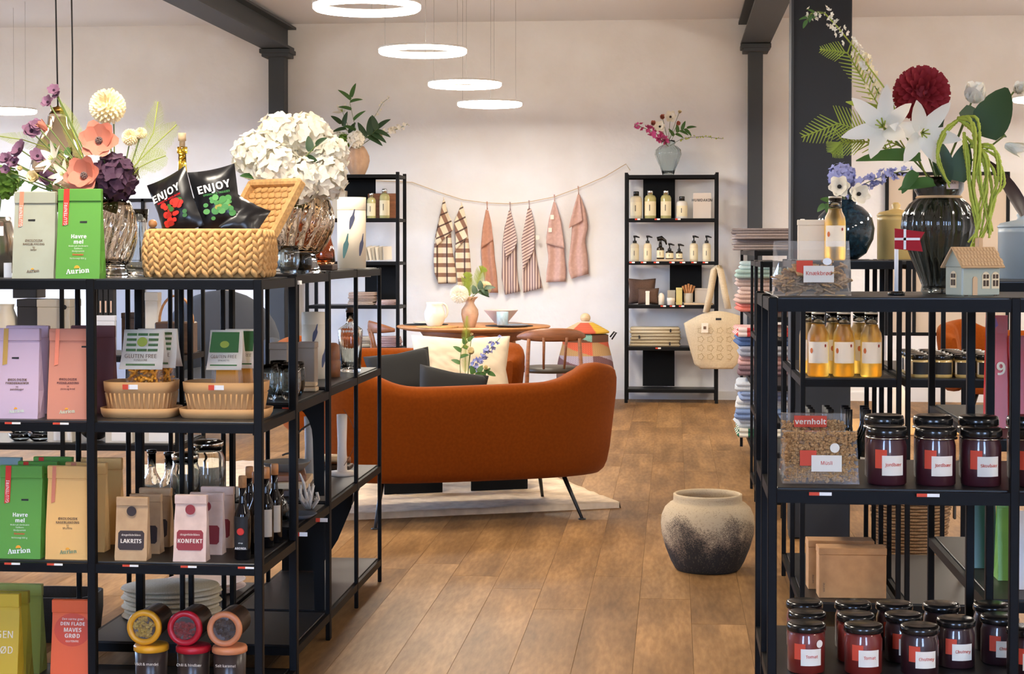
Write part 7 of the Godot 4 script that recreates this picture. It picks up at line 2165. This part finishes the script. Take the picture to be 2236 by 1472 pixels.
func build_flowers() -> void:
	fr.seed = 99
	# white hydrangeas in the globe vase
	var m0 := on(657, 5.78, 1.56)
	var k := 0
	for h in [[562, 338, 52, -0.06], [612, 300, 50, 0.0], [606, 368, 50, -0.12], [672, 298, 50, 0.05], [722, 335, 40, 0.06], [655, 395, 48, -0.1], [712, 388, 46, -0.05]]:
		flower("hydrangea", "creamy white hydrangea head in the globe vase, %s" % ["at the outer edge above the basket", "uppermost, towards the oil bottle", "lower, above the basket lid", "uppermost, towards the clay vase", "at the edge by the wall shelf", "lower middle, over the vase rim", "lower, at the edge by the wall shelf"][k], at(h[0], h[1], 5.78 + h[3]), span(h[2], 5.9), m0 + Vector3(0, -0.05, 0), M.petal_white)
		k += 1
	leafy_stem("dark green hydrangea leaves amid the white heads", [m0, at(665, 345, 5.68), at(690, 318, 5.66)], 4, 0.05, 0.028, M.leaf_dark)
	leafy_stem("green hydrangea leaf drooping over the basket lid", [m0, at(600, 400, 5.7), at(560, 388, 5.68)], 3, 0.05, 0.03, M.leaf)
	# mixed bouquet in the smoky vase
	var m1 := on(252, 5.24, LT + 0.2)
	flower("dahlia", "large pale cream dahlia high in the mixed bouquet", at(235, 233, 5.22), span(39, 5.35), m1, M.petal_cream)
	flower("rose", "closed cream bud above the cream dahlia", at(247, 196, 5.24), span(9, 5.35), m1, M.petal_cream)
	flower("anemone", "peach anemone with grey heart under the cream dahlia", at(217, 308, 5.17), span(44, 5.3), m1, M.petal_peach, Vector3(0.15, 0.2, 1), mk(rgb8(118, 100, 96), 0.8))
	flower("anemone", "peach anemone with grey heart just above the green flour bag", at(186, 385, 5.14), span(44, 5.3), m1, M.petal_peach, Vector3(-0.1, 0.25, 1), mk(rgb8(118, 100, 96), 0.8))
	flower("tulip", "peach poppy bud turned away, near the glass pendant", at(102, 272, 5.2), span(28, 5.35), m1, M.petal_peach, Vector3(-0.5, 0.7, 0.3))
	flower("hydrangea", "dark purple hydrangea above the smoky vase", at(250, 388, 5.2), span(50, 5.3), m1, M.petal_purple)
	flower("lily", "pale yellow white hellebore open beside the pendant", at(118, 350, 5.2), span(42, 5.3), m1, M.petal_white, Vector3(-0.6, 0.5, 0.8))
	flower("lily", "pale cream hellebore lower beside the peach anemone", at(140, 382, 5.22), span(34, 5.3), m1, M.petal_white, Vector3(-0.3, 0.3, 0.9))
	flower("rose", "cream ranunculus over the sage flour bag", at(77, 380, 5.2), span(24, 5.3), m1, M.petal_cream, Vector3(-0.1, 0.2, 1))
	flower("rose", "small cream bud beside the cream ranunculus", at(45, 366, 5.22), span(11, 5.3), m1, M.petal_cream)
	flower("dahlia", "small cream mum by the feathery green fronds", at(285, 300, 5.22), span(19, 5.3), m1, M.petal_cream)
	flower("dahlia", "tiny cream mum bud at the tip by the fronds", at(308, 291, 5.22), span(13, 5.3), m1, M.petal_cream)
	var mauves := [[118, 198, 11], [126, 208, 9], [106, 224, 12], [68, 287, 15], [80, 275, 12], [46, 328, 17], [32, 356, 12], [82, 342, 14], [14, 348, 12], [100, 390, 14], [12, 372, 9]]
	var rows := ["topmost over the pendant", "beside the topmost one", "on a side twig below the topmost", "beyond the peach poppy bud", "touching the peach poppy bud", "above the cream bud", "below its larger neighbour", "over the cream ranunculus", "at the green frond", "by the cream ranunculus", "over the green hydrangea"]
	for i in mauves.size():
		var q: Array = mauves[i]
		flower("anemone", "small mauve sweet pea blossom, %s" % rows[i], at(q[0], q[1], 5.24), span(q[2] * 1.4, 5.3), m1, M.petal_mauve, Vector3(fr.randf_range(-0.6, 0.6), 0.5, 1), M.petal_purple)
	flower("hydrangea", "green hydrangea at the shelf's end over the silver vase", at(6, 398, 5.3), span(36, 5.4), on(-8, 5.3, LT + 0.12), M.petal_green)
	fern("feathery green frond standing tall beside the oil bottle", line([[262, 400], [300, 355], [335, 290], [345, 222]], 5.24), 0.045, M.fern, 46, 0.0005)
	fern("feathery green frond spreading towards the oil bottle", line([[265, 400], [305, 350], [345, 310], [386, 272]], 5.22), 0.05, M.fern, 46, 0.0005)
	fern("feathery green frond drooping over the decanter", line([[268, 410], [305, 365], [335, 350], [362, 340]], 5.2), 0.045, M.fern, 40, 0.0005)
	fern("feathery lime plume upright behind the anemones", line([[200, 390], [175, 330], [155, 275], [135, 226]], 5.28), 0.035, M.petal_lime, 60, 0.0006)
	fern("feathery lime plume reaching past the shelf's end", line([[200, 390], [110, 325], [50, 305], [-4, 297]], 5.26), 0.03, M.petal_lime, 60, 0.0006)
	leafy_stem("dark rounded leaves under the pale hellebores", [m1, at(150, 340, 5.24), at(120, 322, 5.24)], 4, 0.03, 0.022, M.leaf)
	leafy_stem("dark green leaves round the cream ranunculus", [m1, at(90, 410, 5.26), at(40, 388, 5.26)], 6, 0.03, 0.02, M.leaf)
	# wall shelf bouquets
	var m2 := on(781, 15.4, 2.29)
	flower("hydrangea", "white hydrangea in the twisted clay vase", at(778, 304, 15.25), span(18, 15.7), m2, M.petal_white)
	flower("hydrangea", "green hydrangea in the twisted clay vase", at(753, 308, 15.35), span(15, 15.7), m2, M.petal_green)
	leafy_stem("tall sprig of dark leaves rising from the clay vase", line([[780, 325], [776, 280], [764, 225], [767, 212]], 15.4), 6, 0.13, 0.045, M.leaf)
	leafy_stem("spreading dark leaves on the clay vase's far side", line([[783, 325], [800, 300], [815, 290], [825, 280]], 15.3), 8, 0.15, 0.06, M.leaf_dark)
	leafy_stem("dark leaves leaning over the green hydrangea", line([[779, 325], [770, 300], [755, 280], [745, 270]], 15.4), 5, 0.13, 0.05, M.leaf_dark)
	spray("blossom_twig", "long twig of white blossom reaching out sideways from the clay vase", line([[785, 320], [820, 296], [860, 285], [889, 272]], 15.4), M.petal_white, 0.04, 26, 0.03)
	spray("blossom_twig", "upright twig of white blossom above the clay vase", line([[785, 320], [815, 260], [835, 225], [850, 213]], 15.4), M.petal_white, 0.022, 16, 0.02)
	spray("blossom_twig", "twig of white blossom bending towards the white hydrangeas", line([[780, 320], [755, 290], [735, 290], [712, 290]], 15.45), M.petal_white, 0.04, 18, 0.03)
	flower("lily", "pale cream magnolia high in the clay vase", at(748, 245, 15.45), span(22, 15.7), m2, M.petal_white, Vector3(-0.3, 0.8, 0.6))
	var m3 := on(1459, 15.68, 2.35)
	spray("delphinium", "magenta delphinium spike leaning out of the grey vase", line([[1459, 320], [1440, 296], [1415, 283], [1388, 273]], 15.62), M.petal_pink, 0.042, 34, 0.035, null, 0.1)
	flower("anemone", "white anemone with dark heart in the grey vase", at(1441, 277, 15.55), span(13, 15.7), m3, M.petal_white, Vector3(-0.1, 0.2, 1), M.ink)
	flower("anemone", "white anemone uppermost in the grey vase", at(1464, 256, 15.6), span(14, 15.7), m3, M.petal_white, Vector3(0, 0.3, 1))
	flower("rose", "dusky pink rose between the magenta spike and white anemone", at(1426, 268, 15.65), span(10, 15.7), m3, M.petal_peach)
	flower("rose", "dusky pink rose above the white anemones", at(1446, 254, 15.7), span(10, 15.7), m3, M.petal_peach)
	flower("rose", "dusky pink rose at the other side of the white anemones", at(1481, 268, 15.6), span(9, 15.7), m3, M.petal_peach)
	flower("rose", "cream rosebud topping the grey vase's bouquet", at(1484, 243, 15.65), span(7, 15.7), m3, M.petal_cream)
	leafy_stem("green leaves in the grey vase", line([[1461, 315], [1472, 295], [1485, 285], [1500, 280]], 15.65), 7, 0.09, 0.035, M.leaf)
	spray("blossom_twig", "thin budding twig stretched level from the grey vase", line([[1463, 318], [1490, 302], [1530, 298], [1578, 303]], 15.65), M.petal_lime, 0.016, 22, 0.012, M.leaf_dark)
	# dining table
	var m4 := on(1026, 14.1, 0.98)
	flower("dahlia", "cream dahlia low over the ruffled vase lip", at(1003, 643, 14.0), span(20, 14.3), m4, M.petal_white)
	flower("dahlia", "cream dahlia high in the ruffled vase", at(1060, 628, 14.1), span(14, 14.3), m4, M.petal_cream)
	fern("feathery frond upright in the ruffled vase", line([[1028, 655], [1042, 620], [1050, 595], [1057, 584]], 14.1), 0.06, M.fern, 40, 0.003)
	fern("feathery frond leaning in the ruffled vase", line([[1026, 655], [1024, 630], [1020, 610], [1022, 595]], 14.12), 0.06, M.fern, 40, 0.003)
	leafy_stem("dark leaves in the ruffled vase", line([[1028, 655], [1040, 640], [1050, 632], [1058, 630]], 14.05), 5, 0.09, 0.05, M.leaf_dark)
	# coffee table bouquet, its vase hidden by the sofa back
	var ctop := 0.395
	var cv := thing("clear_vase", "slender clear vase on the coffee table behind the sofa back", "vase", Vector3(at(1018, 830, 9.8).x, ctop, -9.8))
	part(cv, "glass", Shape.new().lathe(walls([Vector2(0, 0), Vector2(0.035, 0), Vector2(0.045, 0.06), Vector2(0.03, 0.15), Vector2(0.03, 0.2)], 0.003, 0.008), 28), M.glass_clear)
	var m5 := Vector3(cv.position.x, ctop + 0.18, -9.8)
	flower("rose", "pale yellow ranunculus in front of the fluffy cushion", at(1028, 765, 9.78), span(15, 10.0), m5, M.petal_cream, Vector3(0.1, 0.6, 0.8))
	flower("tulip", "pale yellow bud over the sofa's back", at(1061, 798, 9.75), span(16, 10.0), m5, M.petal_cream)
	flower("tulip", "small yellow bud topping the coffee table bouquet", at(1030, 727, 9.8), span(9, 10.0), m5, M.petal_cream)
	spray("delphinium", "lavender blue delphinium spike before the fluffy cushion", [m5, at(1035, 800, 9.8), at(1062, 770, 9.78), at(1092, 738, 9.78)], M.petal_blue, 0.026, 30, 0.022)
	fern("feathery frond rising from the coffee table bouquet", line([[1016, 830], [1016, 780], [1018, 730], [1020, 690]], 9.8), 0.035, M.fern, 50, 0.002)
	leafy_stem("tall green leaves in the coffee table bouquet", line([[1006, 830], [1004, 790], [1008, 760], [1022, 745]], 9.8), 6, 0.05, 0.03, M.leaf)
	leafy_stem("grey green leaves low on the coffee table bouquet", line([[1020, 830], [1035, 815], [1050, 812], [1065, 815]], 9.74), 6, 0.045, 0.035, M.leaf)
	right_flowers()

func right_flowers() -> void:
	var m6 := on(2049, 4.08, RT + 0.25)
	var d := 4.05
	flower("lily", "open white lily foremost in the dark vase", at(1930, 278, d - 0.06), span(86, 4.15), m6, M.petal_white, Vector3(-0.35, 0.25, 0.9))
	flower("lily", "open white lily drooping beside the red dahlia", at(2012, 290, d - 0.05), span(80, 4.15), m6, M.petal_white, Vector3(0.15, -0.1, 0.95))
	flower("dahlia", "deep red dahlia above the white lilies", at(2012, 205, d), span(58, 4.2), m6, M.petal_red)
	flower("rose", "cream white rose beside the big dark leaf", at(2128, 206, d), span(44, 4.2), m6, M.petal_white, Vector3(0, 1, 0.4))
	flower("rose", "white rose half cut off past the big dark leaf", at(2222, 190, d + 0.03), span(24, 4.2), m6, M.petal_white)
	flower("tulip", "white tulip nodding out over the canister", at(2195, 295, d), span(42, 4.2), m6, M.petal_white, Vector3(0.8, -0.3, 0.5))
	flower("rose", "small red thistle beside the cream rose", at(2115, 245, d + 0.02), span(22, 4.2), m6, M.petal_red)
	var lf := leafy_stem("big dark rose leaves high in the dark vase", [m6, at(2130, 300, d), at(2170, 250, d)], 0, 0.1, 0.06, M.leaf_dark)
	var lo: Vector3 = lf.position
	leaf(lf, at(2150, 300, d - 0.02) - lo, at(2192, 190, d) - at(2150, 300, d), span(120, 4.15), span(80, 4.15), M.leaf_dark)
	leaf(lf, at(2060, 270, d - 0.02) - lo, at(2000, 252, d) - at(2060, 270, d), span(62, 4.15), span(48, 4.15), M.leaf_dark)
	leaf(lf, at(2100, 240, d - 0.02) - lo, at(2150, 290, d) - at(2100, 240, d), span(70, 4.15), span(50, 4.15), M.leaf_dark)
	leaf(lf, at(2130, 280, d + 0.01) - lo, at(2195, 285, d) - at(2130, 280, d), span(70, 4.15), span(40, 4.15), M.leaf_dark)
	var l2 := leafy_stem("long pointed green leaves round the dark vase's neck", [m6, at(2050, 370, d - 0.03), at(2048, 350, d - 0.03)], 0, 0.1, 0.05, M.leaf)
	lo = l2.position
	for q in [[2010, 345, 1872, 325, 40], [2040, 400, 1960, 400, 34], [2060, 380, 2050, 300, 44], [2090, 395, 2110, 310, 46], [2050, 330, 2080, 400, 40], [2000, 375, 1965, 420, 26]]:
		leaf(l2, at(q[0], q[1], d - 0.05) - lo, at(q[2], q[3], d - 0.07) - at(q[0], q[1], d - 0.05), at(q[2], q[3], d).distance_to(at(q[0], q[1], d)), span(q[4], 4.15), M.leaf if q[0] < 2045 else M.leaf_dark)
	leaf(l2, at(1942, 262, d + 0.02) - lo, at(1855, 205, d) - at(1942, 262, d), span(100, 4.15), span(34, 4.15), M.fern)
	var pod := thing("dark_leaf", "long almost black leaf arching beyond the dark vase", "foliage", at(2236, 470, d))
	leaf(pod, Vector3.ZERO, at(2178, 345, d) - at(2236, 470, d), span(140, 4.15), span(34, 4.15), mk(rgb8(44, 22, 22), 0.35))
	# hanging amaranth
	var am := thing("amaranth", "lime green amaranth tassels trailing over the dark vase onto the cottage", "flower", at(2092, 262, d - 0.04))
	var o := am.position
	var paths := [[[2092, 262], [2060, 290], [2046, 340], [2062, 385], [2075, 400]], [[2092, 258], [2125, 270], [2130, 320], [2125, 400], [2135, 480], [2120, 540]], [[2095, 262], [2135, 300], [2140, 380], [2150, 450], [2160, 500]], [[2110, 300], [2150, 340], [2155, 400], [2140, 470], [2130, 545], [2145, 580]], [[2120, 320], [2175, 330], [2185, 400], [2165, 450], [2160, 520]], [[2105, 290], [2115, 340], [2120, 420], [2140, 500]], [[2130, 330], [2160, 380], [2165, 440], [2150, 500], [2125, 540]]]
	for rep in paths.size() * 3:
		var p: Array = paths[rep / 3]
		var pts := []
		for i in p.size(): pts.append(at(p[i][0] + (fr.randf_range(-9, 9) if i > 0 and rep % 3 else 0.0), p[i][1] + (fr.randf_range(-12, 12) if i > 0 and rep % 3 else 0.0), d - 0.05 - 0.05 * minf(1.0, i / 2.0) + 0.004 * (rep % 3)) - o)
		var cv := Curve3D.new()
		for i in pts.size():
			var tan_: Vector3 = (pts[mini(i + 1, pts.size() - 1)] - pts[maxi(i - 1, 0)]) / 6.0
			cv.add_point(pts[i], -tan_, tan_)
		cv.bake_interval = 0.004
		var fine := Array(cv.get_baked_points())
		var rad := []
		for i in fine.size(): rad.append(0.0036 * (0.7 + 0.6 * fr.randf()) * (1.0 - 0.4 * i / fine.size()))
		part(am, "tassel", Shape.new().tube(fine, rad, 6), M.petal_lime)
	# tall sprig against the steel column
	spray("blossom_branch", "arching lime sprig with pale blossom clusters before the black column", line([[2030, 400], [1985, 300], [1930, 190], [1870, 110], [1830, 60], [1800, 28], [1770, 30]], d), M.petal_white, 0.011, 46, 0.016, M.fern, 0.42)
	spray("blossom_branch", "shorter pale blossom branch over the lilies", line([[2020, 380], [1975, 290], [1925, 215], [1885, 140], [1880, 130]], d + 0.03), M.petal_cream, 0.014, 40, 0.022, M.stem, 0.5)
	var tip := leafy_stem("small leaves at the arching sprig's tip", line([[1800, 28], [1785, 26], [1770, 32], [1762, 45]], d), 5, 0.022, 0.010, M.leaf)
	tip.name = tip.name
	fern("green fern frond fanning before the black column", line([[1990, 330], [1900, 290], [1830, 270], [1750, 300]], d - 0.02), 0.05, M.fern, 24, 0.0026)
	fern("green fern frond drooping before the black column", line([[1980, 340], [1890, 310], [1840, 310], [1815, 335]], d - 0.01), 0.04, M.fern, 20, 0.0026)
	fern("green fern frond curling high before the black column", line([[1980, 330], [1900, 200], [1850, 115], [1790, 108]], d + 0.02), 0.035, M.fern, 26, 0.0024)
	# blue vase
	var m7 := on(1845, 7.05, 1.57)
	flower("hydrangea", "pale blue hydrangea over the midnight blue vase", at(1838, 386, 7.02), span(28, 7.2), m7, M.petal_blue)
	flower("anemone", "cream anemone facing out of the midnight blue vase", at(1833, 408, 6.94), span(24, 7.1), m7, M.petal_white, Vector3(-0.1, 0.1, 1), M.ink)
	flower("anemone", "cream anemone lower in the midnight blue vase", at(1874, 424, 6.94), span(24, 7.1), m7, M.petal_white, Vector3(0.3, 0.1, 1), M.ink)
	spray("delphinium", "lavender delphinium spike stretching sideways from the midnight blue vase", [m7, at(1880, 405, 6.98), at(1925, 385, 6.98), at(1985, 370, 7.0)], M.petal_blue, 0.026, 42, 0.022, null, 0.15)
	leafy_stem("green leaves at the midnight blue vase's rim", [m7, at(1815, 440, 6.98), at(1802, 448, 6.98)], 4, 0.04, 0.03, M.leaf)
